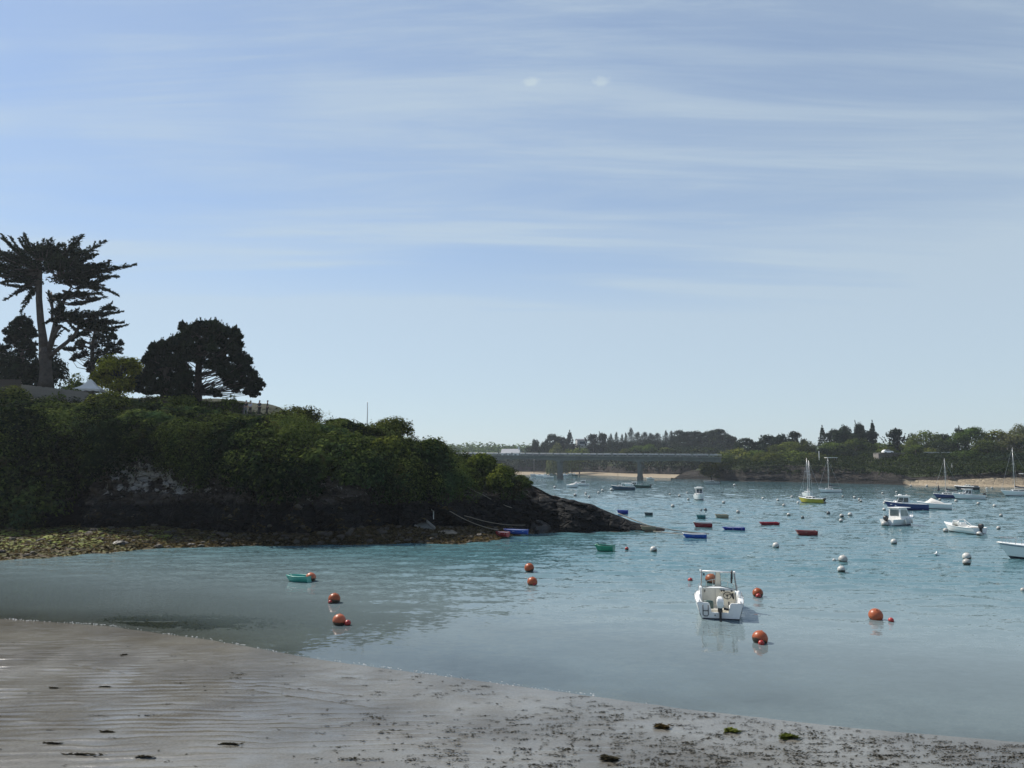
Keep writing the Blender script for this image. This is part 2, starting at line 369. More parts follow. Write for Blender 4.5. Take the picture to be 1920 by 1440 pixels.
# ------------------------------------------------------------------ water
def water_material():
    m, ns, ls, out = nmat('sea_water')
    g = N(ns, 'ShaderNodeNewGeometry')
    dp = N(ns, 'ShaderNodeAttribute', attribute_name='depth')
    def waves(rot, sc, scale, detail, rough=0.55, dist=0.0):
        mp = N(ns, 'ShaderNodeMapping'); mp.inputs['Rotation'].default_value = (0, 0, rot); mp.inputs['Scale'].default_value = sc; ls.new(g.outputs['Position'], mp.inputs[0])
        n = N(ns, 'ShaderNodeTexNoise'); n.inputs['Scale'].default_value = scale; n.inputs['Detail'].default_value = detail; n.inputs['Roughness'].default_value = rough; n.inputs['Distortion'].default_value = dist
        ls.new(mp.outputs[0], n.inputs['Vector'])
        s = N(ns, 'ShaderNodeVectorMath', operation='SUBTRACT'); ls.new(n.outputs['Color'], s.inputs[0]); s.inputs[1].default_value = (0.5, 0.5, 0.5)
        return s.outputs[0]
    def vmul(a, v):
        n = N(ns, 'ShaderNodeVectorMath', operation='MULTIPLY'); ls.new(a, n.inputs[0]); n.inputs[1].default_value = v; return n.outputs[0]
    def vadd(a, b):
        n = N(ns, 'ShaderNodeVectorMath', operation='ADD'); ls.new(a, n.inputs[0])
        if isinstance(b, tuple): n.inputs[1].default_value = b
        else: ls.new(b, n.inputs[1])
        return n.outputs[0]
    small = vmul(waves(0.25, (0.8, 1.5, 1), 3.2, 3, 0.6, 0.4), (0.46, 0.60, 0))
    big = vmul(waves(-0.15, (0.5, 1.0, 1), 0.75, 2, 0.5, 0.6), (0.10, 0.16, 0))
    slope = vadd(small, big)
    # gusts: patches of rougher and calmer water; calm over the shallows
    pm = N(ns, 'ShaderNodeMapping'); pm.inputs['Scale'].default_value = (0.35, 1.3, 1); ls.new(g.outputs['Position'], pm.inputs[0])
    pn = N(ns, 'ShaderNodeTexNoise'); pn.inputs['Scale'].default_value = 0.045; pn.inputs['Detail'].default_value = 3; ls.new(pm.outputs[0], pn.inputs['Vector'])
    pr = N(ns, 'ShaderNodeMapRange'); pr.inputs[1].default_value = 0.3; pr.inputs[2].default_value = 0.7; pr.inputs[3].default_value = 0.5; pr.inputs[4].default_value = 1.3; ls.new(pn.outputs[0], pr.inputs[0])
    dr = N(ns, 'ShaderNodeMapRange', interpolation_type='SMOOTHSTEP'); dr.inputs[1].default_value = 0.06; dr.inputs[2].default_value = 0.60; dr.inputs[3].default_value = 0.12; dr.inputs[4].default_value = 1.0; ls.new(dp.outputs['Fac'], dr.inputs[0])
    k = N(ns, 'ShaderNodeMath', operation='MULTIPLY'); ls.new(pr.outputs[0], k.inputs[0]); ls.new(dr.outputs[0], k.inputs[1])
    sc = N(ns, 'ShaderNodeVectorMath', operation='SCALE'); ls.new(slope, sc.inputs[0]); ls.new(k.outputs[0], sc.inputs['Scale'])
    nrm = N(ns, 'ShaderNodeVectorMath', operation='NORMALIZE'); up = N(ns, 'ShaderNodeVectorMath', operation='MULTIPLY'); ls.new(g.outputs['Normal'], up.inputs[0])
    bf = N(ns, 'ShaderNodeMapRange'); ls.new(g.outputs['Backfacing'], bf.inputs[0]); bf.inputs[3].default_value = 1.0; bf.inputs[4].default_value = -1.0; ls.new(bf.outputs[0], up.inputs[1]); ls.new(vadd(sc.outputs[0], up.outputs[0]), nrm.inputs[0])
    # murk: clear over the sand, turquoise and opaque with depth
    ab = N(ns, 'ShaderNodeMath', operation='MULTIPLY'); ls.new(dp.outputs['Fac'], ab.inputs[0]); ab.inputs[1].default_value = -6.0
    ex = N(ns, 'ShaderNodeMath', operation='EXPONENT'); ls.new(ab.outputs[0], ex.inputs[0])
    tr = N(ns, 'ShaderNodeBsdfTransparent'); tr.inputs['Color'].default_value = (0.82, 0.90, 0.90, 1)
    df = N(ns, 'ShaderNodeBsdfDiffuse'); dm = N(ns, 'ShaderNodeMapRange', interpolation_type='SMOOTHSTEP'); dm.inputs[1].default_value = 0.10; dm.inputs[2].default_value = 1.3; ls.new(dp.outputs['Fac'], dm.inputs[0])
    dc = N(ns, 'ShaderNodeMix', data_type='RGBA'); ls.new(dm.outputs[0], dc.inputs['Factor']); dc.inputs['A'].default_value = (0.175, 0.228, 0.242, 1); dc.inputs['B'].default_value = (0.072, 0.155, 0.178, 1); ls.new(dc.outputs['Result'], df.inputs['Color'])   # paler colour painted over the shallows stands in for reflected sky sheen
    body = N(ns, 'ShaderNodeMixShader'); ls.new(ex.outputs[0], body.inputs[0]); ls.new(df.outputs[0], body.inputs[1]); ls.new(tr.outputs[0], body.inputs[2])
    gl = N(ns, 'ShaderNodeBsdfGlossy'); gl.inputs['Roughness'].default_value = 0.03; ls.new(nrm.outputs[0], gl.inputs['Normal'])
    io = N(ns, 'ShaderNodeMapRange'); ls.new(g.outputs['Backfacing'], io.inputs[0]); io.inputs[3].default_value = 1.333; io.inputs[4].default_value = 0.75
    fr = N(ns, 'ShaderNodeFresnel'); ls.new(io.outputs[0], fr.inputs['IOR']); ls.new(nrm.outputs[0], fr.inputs['Normal'])
    ms = N(ns, 'ShaderNodeMixShader'); ls.new(fr.outputs[0], ms.inputs[0]); ls.new(body.outputs[0], ms.inputs[1]); ls.new(gl.outputs[0], ms.inputs[2])
    ls.new(ms.outputs[0], out.inputs[0])
    return m
ux = axis([(-1780, -48, 20), (-48, -10, 70), (-10, 110, 260), (110, 205, 90), (205, 1780, 20)])
uy = axis([(-60, 14, 8), (14, 150, 310), (150, 330, 200), (330, 1880, 26)])
UX, UY = np.meshgrid(ux, uy, indexing='ij')
UD = np.maximum(0.0, -bed(UX, UY))
# wind wavelets as real relief: a spread of short wave trains, calm over the shallows and beyond the bay
wr = np.random.default_rng(5); UZ = np.zeros_like(UX)
for k in range(20):
    lam = 0.9 * 1.062 ** k; th = math.radians(-78 + wr.normal() * 26)
    gustk = 1 + 0.8 * fbm(UX * 0.05 + k, UY * 0.08, float(k), 2)
    cut = np.clip((lam / (np.where(UY < 150, 1.0, 1.9)) - 0.8) / 0.5, 0, 1)
    UZ += cut * gustk * 0.0058 * lam ** 0.75 * np.sin((UX * math.cos(th) + UY * math.sin(th)) * 2 * math.pi / lam + wr.random() * 6.28 + 1.2 * fbm(UX * 0.12 + k, UY * 0.12, 1.0, 2))
UZ = np.sign(UZ) * np.abs(UZ) ** 1.0 * np.clip((UD - 0.10) / 0.6, 0, 1) * np.clip((330 - UY) / 40, 0, 1) * np.clip((205 - UX) / 20, 0, 1) * np.clip((UX + 48) / 6, 0, 1)
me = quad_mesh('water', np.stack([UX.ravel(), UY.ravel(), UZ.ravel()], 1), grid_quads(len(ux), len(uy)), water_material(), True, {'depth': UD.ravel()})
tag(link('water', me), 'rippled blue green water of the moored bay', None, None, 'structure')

# ================================================================== LAND: lofted shores
def rock_material(name, wet_z, wet_col, cols, soil, algae=True):
    m, ns, ls, out = nmat(name)
    b = N(ns, 'ShaderNodeBsdfPrincipled'); ls.new(b.outputs[0], out.inputs[0]); b.inputs['Roughness'].default_value = 0.8; b.inputs['Specular IOR Level'].default_value = 0.15
    g = N(ns, 'ShaderNodeNewGeometry')
    sp = N(ns, 'ShaderNodeSeparateXYZ'); ls.new(g.outputs['Position'], sp.inputs[0])
    def noise(scale, detail=5, rough=0.6, sc=(1, 1, 1), rot=(0, 0, 0)):
        mp = N(ns, 'ShaderNodeMapping'); mp.inputs['Scale'].default_value = sc; mp.inputs['Rotation'].default_value = rot; ls.new(g.outputs['Position'], mp.inputs[0])
        n = N(ns, 'ShaderNodeTexNoise'); n.inputs['Scale'].default_value = scale; n.inputs['Detail'].default_value = detail; n.inputs['Roughness'].default_value = rough
        ls.new(mp.outputs[0], n.inputs['Vector']); return n.outputs[0]
    def mr(v, a, b_, c=0.0, d=1.0):
        r = N(ns, 'ShaderNodeMapRange', interpolation_type='SMOOTHSTEP'); ls.new(v, r.inputs[0])
        for i, x in enumerate((a, b_, c, d)): r.inputs[i + 1].default_value = x
        return r.outputs[0]
    def mixc(f, a, b_):
        n = N(ns, 'ShaderNodeMix', data_type='RGBA')
        if isinstance(f, float): n.inputs['Factor'].default_value = f
        else: ls.new(f, n.inputs['Factor'])
        for s, v in (('A', a), ('B', b_)):
            if isinstance(v, tuple): n.inputs[s].default_value = v + (1,)
            else: ls.new(v, n.inputs[s])
        return n.outputs['Result']
    def mth(op, a, b_):
        n = N(ns, 'ShaderNodeMath', operation=op)
        for i, v in enumerate((a, b_)):
            if isinstance(v, (int, float)): n.inputs[i].default_value = v
            else: ls.new(v, n.inputs[i])
        return n.outputs[0]
    strata = noise(0.9, 6, 0.65, (0.5, 0.8, 2.2), (0, 0.45, 0))
    rockc = mixc(mr(strata, 0.3, 0.7), cols[0], cols[1])
    pl = N(ns, 'ShaderNodeAttribute', attribute_name='pale')
    rockc = mixc(mr(mth('ADD', noise(1.5, 5, 0.65), mth('MULTIPLY', pl.outputs['Fac'], 0.22)), 0.62, 0.70), rockc, cols[2])           # bare pale faces
    zn = mth('ADD', sp.outputs[2], mth('MULTIPLY', mth('SUBTRACT', noise(0.5), 0.5), 1.4))
    c = mixc(mr(zn, wet_z - 0.35, wet_z + 0.35), wet_col, rockc)
    at = N(ns, 'ShaderNodeAttribute', attribute_name='soil')
    c = mixc(at.outputs['Fac'], c, soil)
    if algae:
        sh = N(ns, 'ShaderNodeAttribute', attribute_name='shelf'); al = N(ns, 'ShaderNodeAttribute', attribute_name='algae')
        weed = mixc(mr(noise(2.2, 6, 0.7), 0.3, 0.7), (0.026, 0.020, 0.012), (0.120, 0.092, 0.052))
        weed = mixc(mr(noise(3.5, 4, 0.6, (0.6, 1.4, 1)), 0.62, 0.74), weed, (0.16, 0.135, 0.10))
        gf = mth('MULTIPLY', al.outputs['Fac'], mr(noise(1.1, 6, 0.7, (0.35, 1.2, 1)), 0.43, 0.58))
        weed = mixc(gf, weed, (0.19, 0.235, 0.038))
        c = mixc(sh.outputs['Fac'], c, weed)
    ls.new(c, b.inputs['Base Color'])
    bp = N(ns, 'ShaderNodeBump'); bp.inputs['Distance'].default_value = 0.30; bp.inputs['Strength'].default_value = 1.0
    vm = N(ns, 'ShaderNodeMapping'); vm.inputs['Scale'].default_value = (0.8, 0.8, 1.5); vm.inputs['Rotation'].default_value = (0, 0.45, 0); ls.new(g.outputs['Position'], vm.inputs[0])
    vo = N(ns, 'ShaderNodeTexVoronoi', feature='DISTANCE_TO_EDGE'); vo.inputs['Scale'].default_value = 0.9; ls.new(vm.outputs[0], vo.inputs['Vector'])
    crack = mr(vo.outputs['Distance'], 0.0, 0.10)
    ls.new(mth('ADD', mth('ADD', strata, mth('MULTIPLY', noise(5.0, 5, 0.7), 0.4)), mth('MULTIPLY', crack, 0.7)), bp.inputs['Height']); ls.new(bp.outputs[0], b.inputs['Normal'])
    return m
def bvh_of(V, Q): return BVHTree.FromPolygons([tuple(map(float, p)) for p in V], [tuple(map(int, q)) for q in Q])

# --------- the headland (profile stations by photo column, measured on the ground)
HXP = lambda px: (px - 960.0) / FPX * 67.0
HS = [  # px, foot row, foot z, crest z, z at +16 m, z at +32 m, crest offset, plateau depth before it drops
    (-420, 988, 1.1, 10.6, 13.3, 17.0, 5, 60), (0, 992, 1.0, 10.6, 13.1, 16.8, 5, 60), (120, 990, 1.0, 10.7, 13.0, 16.6, 5, 60), (220, 988, 1.2, 10.8, 12.8, 15.4, 5, 58),
    (300, 988, 1.2, 10.3, 11.9, 13.0, 5, 52), (400, 997, 0.8, 9.8, 11.0, 11.5, 5, 48), (500, 1000, 0.8, 9.2, 10.6, 9.8, 5, 40), (600, 1000, 0.8, 8.4, 10.3, 10.6, 5, 38),
    (700, 990, 1.2, 7.2, 8.9, 9.0, 5, 34), (800, 988, 1.0, 6.3, 7.6, 7.2, 5, 28), (880, 988, 0.8, 5.5, 6.4, 5.4, 5, 24), (940, 990, 0.6, 5.2, 5.8, 4.0, 5, 19), (985, 992, 0.4, 4.7, 4.6, 1.5, 4.5, 15),
    (1010, 994, 0.3, 4.3, 3.3, -1, 4, 11), (1045, 996, 0.2, 3.5, 2.0, -2, 3.2, 8), (1090, 997, 0.1, 3.0, 0.8, -2, 3.0, 7), (1130, 997, 0.05, 2.6, 0.0, -2, 2.7, 6), (1170, 997, 0.0, 1.75, -0.6, -2, 2.2, 4.5),
    (1220, 997, -0.05, 0.8, -1.2, -2, 1.6, 3.2), (1280, 998, -0.1, 0.12, -2, -2, 1.0, 2.4), (1330, 998, -0.5, -0.45, -2, -2, 0.8, 2)]
HSHORE = [(-420, 1075), (0, 1051), (100, 1045), (180, 1038), (300, 1028), (420, 1025), (560, 1022), (700, 1021), (860, 1020), (925, 1014), (955, 1006), (1000, 1000), (1060, 999), (1150, 998.5), (1220, 998.5), (1330, 999)]
hs_shore = sorted([tuple(G(*p))[:2] for p in HSHORE])
hx = np.concatenate([np.arange(-75, -50, 0.6), np.arange(-50, 19.5, 0.19)])
def hcol(i): return np.interp(hx, [HXP(s[0]) for s in HS], [s[i] for s in HS])
ysh = np.interp(hx, [p[0] for p in hs_shore], [p[1] for p in hs_shore])
zf, zc, z16, z32, co, pd = hcol(2), hcol(3), hcol(4), hcol(5), hcol(6), hcol(7)
frow = hcol(1)
yf = np.array([G(960, r, z).y for r, z in zip(frow, zf)])
yf = np.maximum(yf, ysh + 0.3)
yf = yf + 3.6 * np.exp(-((hx - HXP(118)) / 1.6) ** 4) + 2.6 * np.exp(-((hx - HXP(716)) / 1.7) ** 4)     # gully; landing recess
yf = yf + 0.9 * fbm(hx * 0.22, 3.0, 1.0, 3)
yf = np.maximum(yf, ysh + 0.25)
cols_v = []
segs = [(10, 'bed'), (26, 'shelf'), (62, 'face'), (22, 'slope'), (16, 'top'), (14, 'back')]
P0 = np.stack([hx, ysh - 5, np.full_like(hx, -1.0)], 1)
P1 = np.stack([hx, ysh, np.zeros_like(hx)], 1)
P2 = np.stack([hx, yf, zf], 1)
P3 = np.stack([hx, yf + co, zc], 1)
P4 = np.stack([hx, yf + np.minimum(16, pd * 0.62), np.where(pd < 12, zc - 0.2, z16)], 1)
P5 = np.stack([hx, yf + pd * 0.82, np.where(pd < 20, np.minimum(z16, zc) - 0.8, z32)], 1)
P6 = np.stack([hx, yf + pd * 1.45 + 2, np.full_like(hx, -2.2)], 1)
rows, segid = [], []
for (n, nm), A, B in zip(segs, (P0, P1, P2, P3, P4, P5), (P1, P2, P3, P4, P5, P6)):
    for k in range(n):
        t = k / n
        if nm == 'face':                    # steep foot, easing towards the crest
            q = A * (1 - t) + B * t
            q[:, 2] = A[:, 2] + (B[:, 2] - A[:, 2]) * (1 - (1 - t) ** 1.6)
            q[:, 1] = A[:, 1] + (B[:, 1] - A[:, 1]) * (t ** 1.35)
        else:
            q = A * (1 - t) + B * t
        rows.append(q); segid.append(nm)
rows.append(P6); segid.append('back')
HV = np.stack(rows, 1)                      # (nu, nv, 3)
nu, nv = HV.shape[:2]
sid = np.array(segid)
face = np.isin(sid, ['face'])[None, :]; shelf = np.isin(sid, ['shelf'])[None, :]; topm = np.isin(sid, ['slope', 'top', 'back'])[None, :]
x, y, z = HV[..., 0], HV[..., 1], HV[..., 2]
# rock relief: blocks and dipping strata
tilt = z * 0.9 + x * 0.38
blocks = np.abs(fbm(x * 0.33 + 3, tilt * 0.55, y * 0.2, 4)) * 2 - 0.6
ledge = (np.floor(tilt * 1.3 + 1.2 * fbm(x * 0.4, z * 0.4, 2.0, 3)) - (tilt * 1.3)) * 0.30
relief = 1.35 * blocks + 0.9 * ledge + 0.9 * (0.5 - np.abs(fbm(x * 0.9, z * 1.2, y * 0.8, 4)) * 1.6)
env = np.clip((zc / 5.0), 0.25, 1.0)[:, None]
HV[..., 1] -= np.where(face, relief * env, 0)
HV[..., 2] += np.where(face, 0.30 * fbm(x * 1.1, y * 1.5, z * 0.6, 3) * env, 0)
HV[..., 2] += np.where(topm, 0.5 * fbm(x * 0.2, y * 0.2, 3.0, 3) * env, 0)
sw = np.clip((y - ysh[:, None]) / 2.0, 0, 1)
HV[..., 2] += np.where(shelf, (0.30 * np.abs(fbm(x * 0.8, y * 1.3, 2.0, 4)) + 0.12 * fbm(x * 2.4, y * 3.5, 7.0, 3)) * sw, 0)
hr = np.interp(hx, [HXP(p) for p in (-400, 0, 60, 100, 160, 200, 300, 400, 600, 650, 700, 750, 800, 900, 950, 985, 1002, 1010, 1400)],
               [1.6, 1.8, 2.4, 5.2, 7.0, 7.3, 6.8, 5.6, 5.3, 6.0, 5.6, 4.8, 4.7, 4.5, 4.2, 3.7, 4.0, 60, 60])
vegline = hr[:, None] - 0.75 + 1.9 * fbm(HV[..., 0] * 0.42, HV[..., 2] * 0.35, 4.0, 3)
soil = np.where((HV[..., 2] > vegline) & (face | topm), 1.0, 0.0)
tip = (hx > HXP(1006))[:, None]
soil = np.where(tip, 0, soil)
algae = np.interp(hx, [HXP(p) for p in (-400, 60, 250, 330, 420, 520)], [1, 1, 0.85, 0.9, 0.35, 0.0])[:, None] * np.ones_like(x)
back = np.clip((y - ysh[:, None]) / np.maximum(0.5, (yf - ysh))[:, None], 0, 1)
algae = algae * np.clip(0.25 + 1.1 * np.exp(-((back - 0.62) / 0.3) ** 2), 0, 1)
shelfa = np.where(np.isin(sid, ['bed', 'shelf'])[None, :], 1.0, 0.0) * np.ones_like(x)
shelfa = np.where(tip, 0.25 * shelfa, shelfa)
pale = np.zeros_like(x)
for ppx, pz, wpx, wz, am in ((255, 5.6, 45, 1.5, 1.0), (310, 5.2, 25, 1.2, 0.9), (350, 4.4, 55, 0.4, 0.9), (850, 5.2, 60, 0.7, 0.5), (640, 4.6, 40, 0.8, 0.4), (700, 4.2, 30, 0.8, 0.5), (930, 4.4, 30, 0.8, 0.5)):
    pale = np.maximum(pale, am * np.exp(-((HV[..., 0] - HXP(ppx)) / (wpx * 0.0479)) ** 2 - ((HV[..., 2] - pz) / wz) ** 2))
HVf = HV.reshape(-1, 3); HQ = grid_quads(nu, nv)
ROCK = rock_material('headland_rock', 3.3, (0.010, 0.010, 0.010), ((0.026, 0.021, 0.018), (0.095, 0.078, 0.064), (0.33, 0.31, 0.285)), (0.030, 0.034, 0.014))
me = quad_mesh('headland', HVf, HQ, ROCK, True, {'soil': soil.ravel(), 'shelf': shelfa.ravel(), 'algae': algae.ravel(), 'pale': pale.ravel()})
set_smooth(me, False)
tag(link('headland', me), 'dark rocky headland with weed covered shelf at its foot', None, None, 'structure')
HB = bvh_of(HVf, HQ)
def hz(x, y):
    r = HB.ray_cast(Vector((x, y, 60)), Vector((0, 0, -1)))
    return r[0].z if r[0] else 0.0

# --------- far shores
def far_shore(name, label, water_px, steps, ux, prof, material, seed, extra=None, relief=(0.8, 0.5)):
    """prof(x) -> list of (offset back, z, is_soil, is_sand); lofted along the waterline"""
    pts = sorted([tuple(G(*p))[:2] for p in water_px])
    xs = np.arange(ux[0], ux[1], steps)
    yw = np.interp(xs, [p[0] for p in pts], [p[1] for p in pts]) + 1.5 * fbm(xs * 0.06, seed, 0.5, 3)
    prs = [prof(x) for x in xs]
    nseg = len(prs[0]) - 1; rows, so, sa, rk = [], [], [], []
    for s in range(nseg):
        n = 14
        for k in range(n):
            t = k / n
            off = np.array([p[s][0] * (1 - t) + p[s + 1][0] * t for p in prs]); zz_ = np.array([p[s][1] * (1 - t) + p[s + 1][1] * t for p in prs])
            rows.append(np.stack([xs, yw + off, zz_], 1)); so.append([p[s][2] for p in prs]); sa.append([p[s][3] for p in prs]); rk.append([0 if (p[s][2] or p[s][3]) else 1 for p in prs])
    V = np.stack(rows, 1); so = np.array(so, float).T; sa = np.array(sa, float).T; rk = np.array(rk, float).T
    x, y, z = V[..., 0], V[..., 1], V[..., 2]
    rel = relief[0] * (np.abs(fbm(x * 0.2, z * 0.5, y * 0.1 + seed, 4)) * 2 - 0.5) + relief[1] * fbm(x * 0.7, z * 0.9, y * 0.3, 3)
    V[..., 1] -= rk * rel * 1.6
    V[..., 2] += rk * 0.35 * fbm(x * 0.5, y * 0.5, seed, 3) + so * 0.5 * fbm(x * 0.1, y * 0.1, seed, 3) + sa * 0.06 * fbm(x * 0.3, y * 0.5, seed, 3)
    Vf = V.reshape(-1, 3); Q = grid_quads(V.shape[0], V.shape[1])
    me = quad_mesh(name, Vf, Q, material, True, {'soil': so.ravel(), 'shelf': sa.ravel(), 'algae': np.zeros(so.size)})
    tag(link(name, me), label, None, None, 'structure')
    return Vf, Q, bvh_of(Vf, Q)
def far_rock(name, cols, soil, sandc):
    m = rock_material(name, 1.6, (0.014, 0.013, 0.012), cols, soil, False)
    ns, ls = m.node_tree.nodes, m.node_tree.links
    b = [n for n in ns if n.type == 'BSDF_PRINCIPLED'][0]
    src = b.inputs['Base Color'].links[0].from_socket
    at = N(ns, 'ShaderNodeAttribute', attribute_name='shelf'); g = N(ns, 'ShaderNodeNewGeometry')
    nz = N(ns, 'ShaderNodeTexNoise'); nz.inputs['Scale'].default_value = 0.25; nz.inputs['Detail'].default_value = 5; ls.new(g.outputs['Position'], nz.inputs['Vector'])
    sc = N(ns, 'ShaderNodeMix', data_type='RGBA'); sc.inputs['A'].default_value = tuple(v * 0.72 for v in sandc) + (1,); sc.inputs['B'].default_value = tuple(sandc) + (1,); ls.new(nz.outputs[0], sc.inputs['Factor'])
    mx = N(ns, 'ShaderNodeMix', data_type='RGBA'); ls.new(at.outputs['Fac'], mx.inputs['Factor']); ls.new(src, mx.inputs['A']); ls.new(sc.outputs['Result'], mx.inputs['B'])
    ls.new(mx.outputs['Result'], b.inputs['Base Color'])
    return m
FR = far_rock('far_rock', ((0.020, 0.018, 0.017), (0.052, 0.044, 0.039), (0.15, 0.135, 0.12)), (0.030, 0.038, 0.014), (0.36, 0.295, 0.21))
# right bank: rock cliff, beach to the right, wooded slope behind
RW = [(1285, 898.5), (1320, 899.5), (1400, 903), (1480, 904), (1560, 906), (1650, 908), (1700, 910), (1800, 912), (1920, 914), (2300, 919)]
def rprof(x):
    pts = [(-6, -1.2, 0, 0), (0, 0, 0, 0)]
    b = np.clip((x - 128) / 6.0, 0, 1)         # beach only to the right
    tf = lambda off: float(np.clip((x - 77.5 - off * 0.27) / 6.0, 0, 1)) # the spit end
    toe = tf(0)
    h = 5.4 + 1.2 * math.sin(x * 0.13) - 1.6 * b
    h = 0.4 + (h - 0.4) * toe
    pts += [(1 + 6 * b, 0.35 + 0.25 * b, 0, float(b > 0.3)), (3 + 6 * b, 0.4 + (h - 0.4) * 0.55, 0, 0), (5 + 6 * b, h, 1, 0), (14 + 13 * b, (h + 0.7) * tf(14) - 1.5 * (1 - tf(14)), 1, 0), (45 + 13 * b, 8.2 * tf(45) - 2 * (1 - tf(45)), 1, 0), (100, 11.5 * tf(100) - 2 * (1 - tf(100)), 1, 0), (180, -2, 1, 0)]
    pts[1] = (0, 0, 0, float(b > 0.3))
    return pts
RV, RQ, RB = far_shore('wooded_shore', 'low rocky shore with wooded slope across the bay', RW, 0.8, (76, 270), rprof, FR, 11.0)
# the shore beyond the bridge, with its sandy beach
BW = [(700, 889), (985, 890), (1090, 890.5), (1150, 892), (1200, 895), (1260, 896.5), (1310, 898), (1420, 899)]
def bprof(x):
    return [(-10, -1.0, 0, 1), (0, 0, 0, 1), (30, 0.9, 0, 1), (62, 1.5, 0, 0), (66, 6.0, 1, 0), (80, 8.5, 1, 0), (140, 12, 1, 0), (300, 17, 1, 0), (480, -2, 1, 0)]
BV, BQ, BB = far_shore('far_shore', 'sandy far shore under a dark bank beyond the bridge', BW, 3.0, (-190, 230), bprof, FR, 23.0, relief=(1.2, 0.8))
def lz(tree, x, y):
    r = tree.ray_cast(Vector((x, y, 120)), Vector((0, 0, -1)))
    return r[0].z if r[0] else 0.0
# distant wooded hill closing the view
hxs = np.arange(-900, 1300, 12.0); hys = np.arange(640, 1300, 22.0)
HX_, HY_ = np.meshgrid(hxs, hys, indexing='ij')
HZ_ = np.clip((HY_ - 640) / 200, 0, 1) * (15 + 5 * fbm(HX_ * 0.006, HY_ * 0.006, 2.0, 3)) + 2 - np.clip((HY_ - 1150) / 100, 0, 1) * 10
me = quad_mesh('hill', np.stack([HX_.ravel(), HY_.ravel(), HZ_.ravel()], 1), grid_quads(len(hxs), len(hys)), mat('hill_soil', (0.04, 0.055, 0.025), 0.9, 0.4, 0.02), True)
tag(link('hill', me), 'low distant wooded hill on the skyline', None, None, 'structure')
# ================================================================== VEGETATION
LM_SCRUB = leaf_mat('scrub_leaf', (0.005, 0.012, 0.005), (0.108, 0.138, 0.034), 0.15, 0, [(0.22, 0.54, 0.66, (0.045, 0.085, 0.036)), (0.35, 0.63, 0.72, (0.075, 0.060, 0.026))])
LM_BUSH = leaf_mat('bush_leaf', (0.005, 0.013, 0.004), (0.115, 0.142, 0.028), 0.15)
LM_CYP = leaf_mat('cypress_leaf', (0.010, 0.017, 0.009), (0.030, 0.045, 0.018), 0.15, 0.05)
LM_PINE = leaf_mat('pine_needle', (0.009, 0.016, 0.010), (0.026, 0.040, 0.018), 0.15, 0.1)
LM_YEL = leaf_mat('spring_leaf', (0.090, 0.105, 0.012), (0.460, 0.440, 0.050), 0.55, 0.0)
LM_FARG = leaf_mat('far_green_leaf', (0.014, 0.030, 0.008), (0.118, 0.155, 0.034), 0.25, 0.42)
LM_FARD = leaf_mat('far_dark_leaf', (0.008, 0.015, 0.010), (0.030, 0.042, 0.022), 0.15, 0.25)
LM_FARS = leaf_mat('far_scrub_leaf', (0.008, 0.016, 0.006), (0.042, 0.058, 0.016), 0.2, 0)
LM_FARP = leaf_mat('far_pale_leaf', (0.060, 0.070, 0.028), (0.135, 0.145, 0.060), 0.35, 0.15)
BARK = mat('bark', (0.085, 0.072, 0.063), 0.95, 0.5, 1.6, 0.16, 3.5, 0.1, dirt=(0.035, 0.03, 0.026), dirt_amt=0.8)
BARK_D = mat('dark_bark', (0.060, 0.048, 0.040), 0.9, 0.3, 3, 0.05, 8)

def rvec(n):
    v = RNG.normal(size=(n, 3)); return v / np.linalg.norm(v, axis=1, keepdims=True)
def leaf_arrays(C, Nn, size, aspect=1.6, along=None):
    """one quad per row: centre, normal, size"""
    n = len(C)
    Nn = Nn / (np.linalg.norm(Nn, axis=1, keepdims=True) + 1e-9)
    a = rvec(n) if along is None else along
    u = a - Nn * np.sum(a * Nn, axis=1, keepdims=True); u /= (np.linalg.norm(u, axis=1, keepdims=True) + 1e-9)
    w = np.cross(Nn, u)
    s = np.asarray(size).reshape(-1, 1) * np.ones((n, 1))
    U, Wv = u * s * aspect * 0.5, w * s * 0.5
    bend = Nn * s * 0.18
    V = np.stack([C - U, C + Wv * 0.9 - bend * 0.4, C + U - bend, C - Wv * 0.9 - bend * 0.4], axis=1).reshape(-1, 3)
    return V, np.arange(4 * n).reshape(-1, 4)
class Leaves:
    def __init__(s): s.V, s.T = [], []
    def add(s, C, Nn, size, aspect=1.6, tint=0.5, along=None):
        if len(C) == 0: return
        V, _ = leaf_arrays(np.asarray(C), np.asarray(Nn), size, aspect, along)
        s.V.append(V); s.T.append(np.repeat(np.asarray(tint) * np.ones(len(C)), 4))
    def puff(s, c, r, n, size, tint=0.5, up=0.0, shell=0.55, low=-0.45, aspect=1.6):
        d = rvec(int(n * 1.5)); d = d[d[:, 2] > low][:n]
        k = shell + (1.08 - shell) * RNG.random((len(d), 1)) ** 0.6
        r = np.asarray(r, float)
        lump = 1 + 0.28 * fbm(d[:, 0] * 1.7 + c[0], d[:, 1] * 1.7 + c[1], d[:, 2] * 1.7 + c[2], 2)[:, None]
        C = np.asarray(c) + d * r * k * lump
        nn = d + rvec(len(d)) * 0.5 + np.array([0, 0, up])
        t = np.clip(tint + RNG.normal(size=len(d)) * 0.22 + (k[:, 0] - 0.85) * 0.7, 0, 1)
        s.add(C, nn, size * (0.65 + 0.7 * RNG.random(len(d))), aspect, t)
    def mesh(s, name, m):
        V = np.concatenate(s.V); T = np.concatenate(s.T)
        return quad_mesh(name, V, np.arange(len(V)).reshape(-1, 4), m, False, {'tint': T})

# ------------------------------------------------------------------ scrub over the headland: an uncountable mass
scr = Leaves()
fa = HV.reshape(-1, 3)
okm = (soil.ravel() > 0.5) & (fa[:, 0] > -56)
cand = np.where(okm)[0]
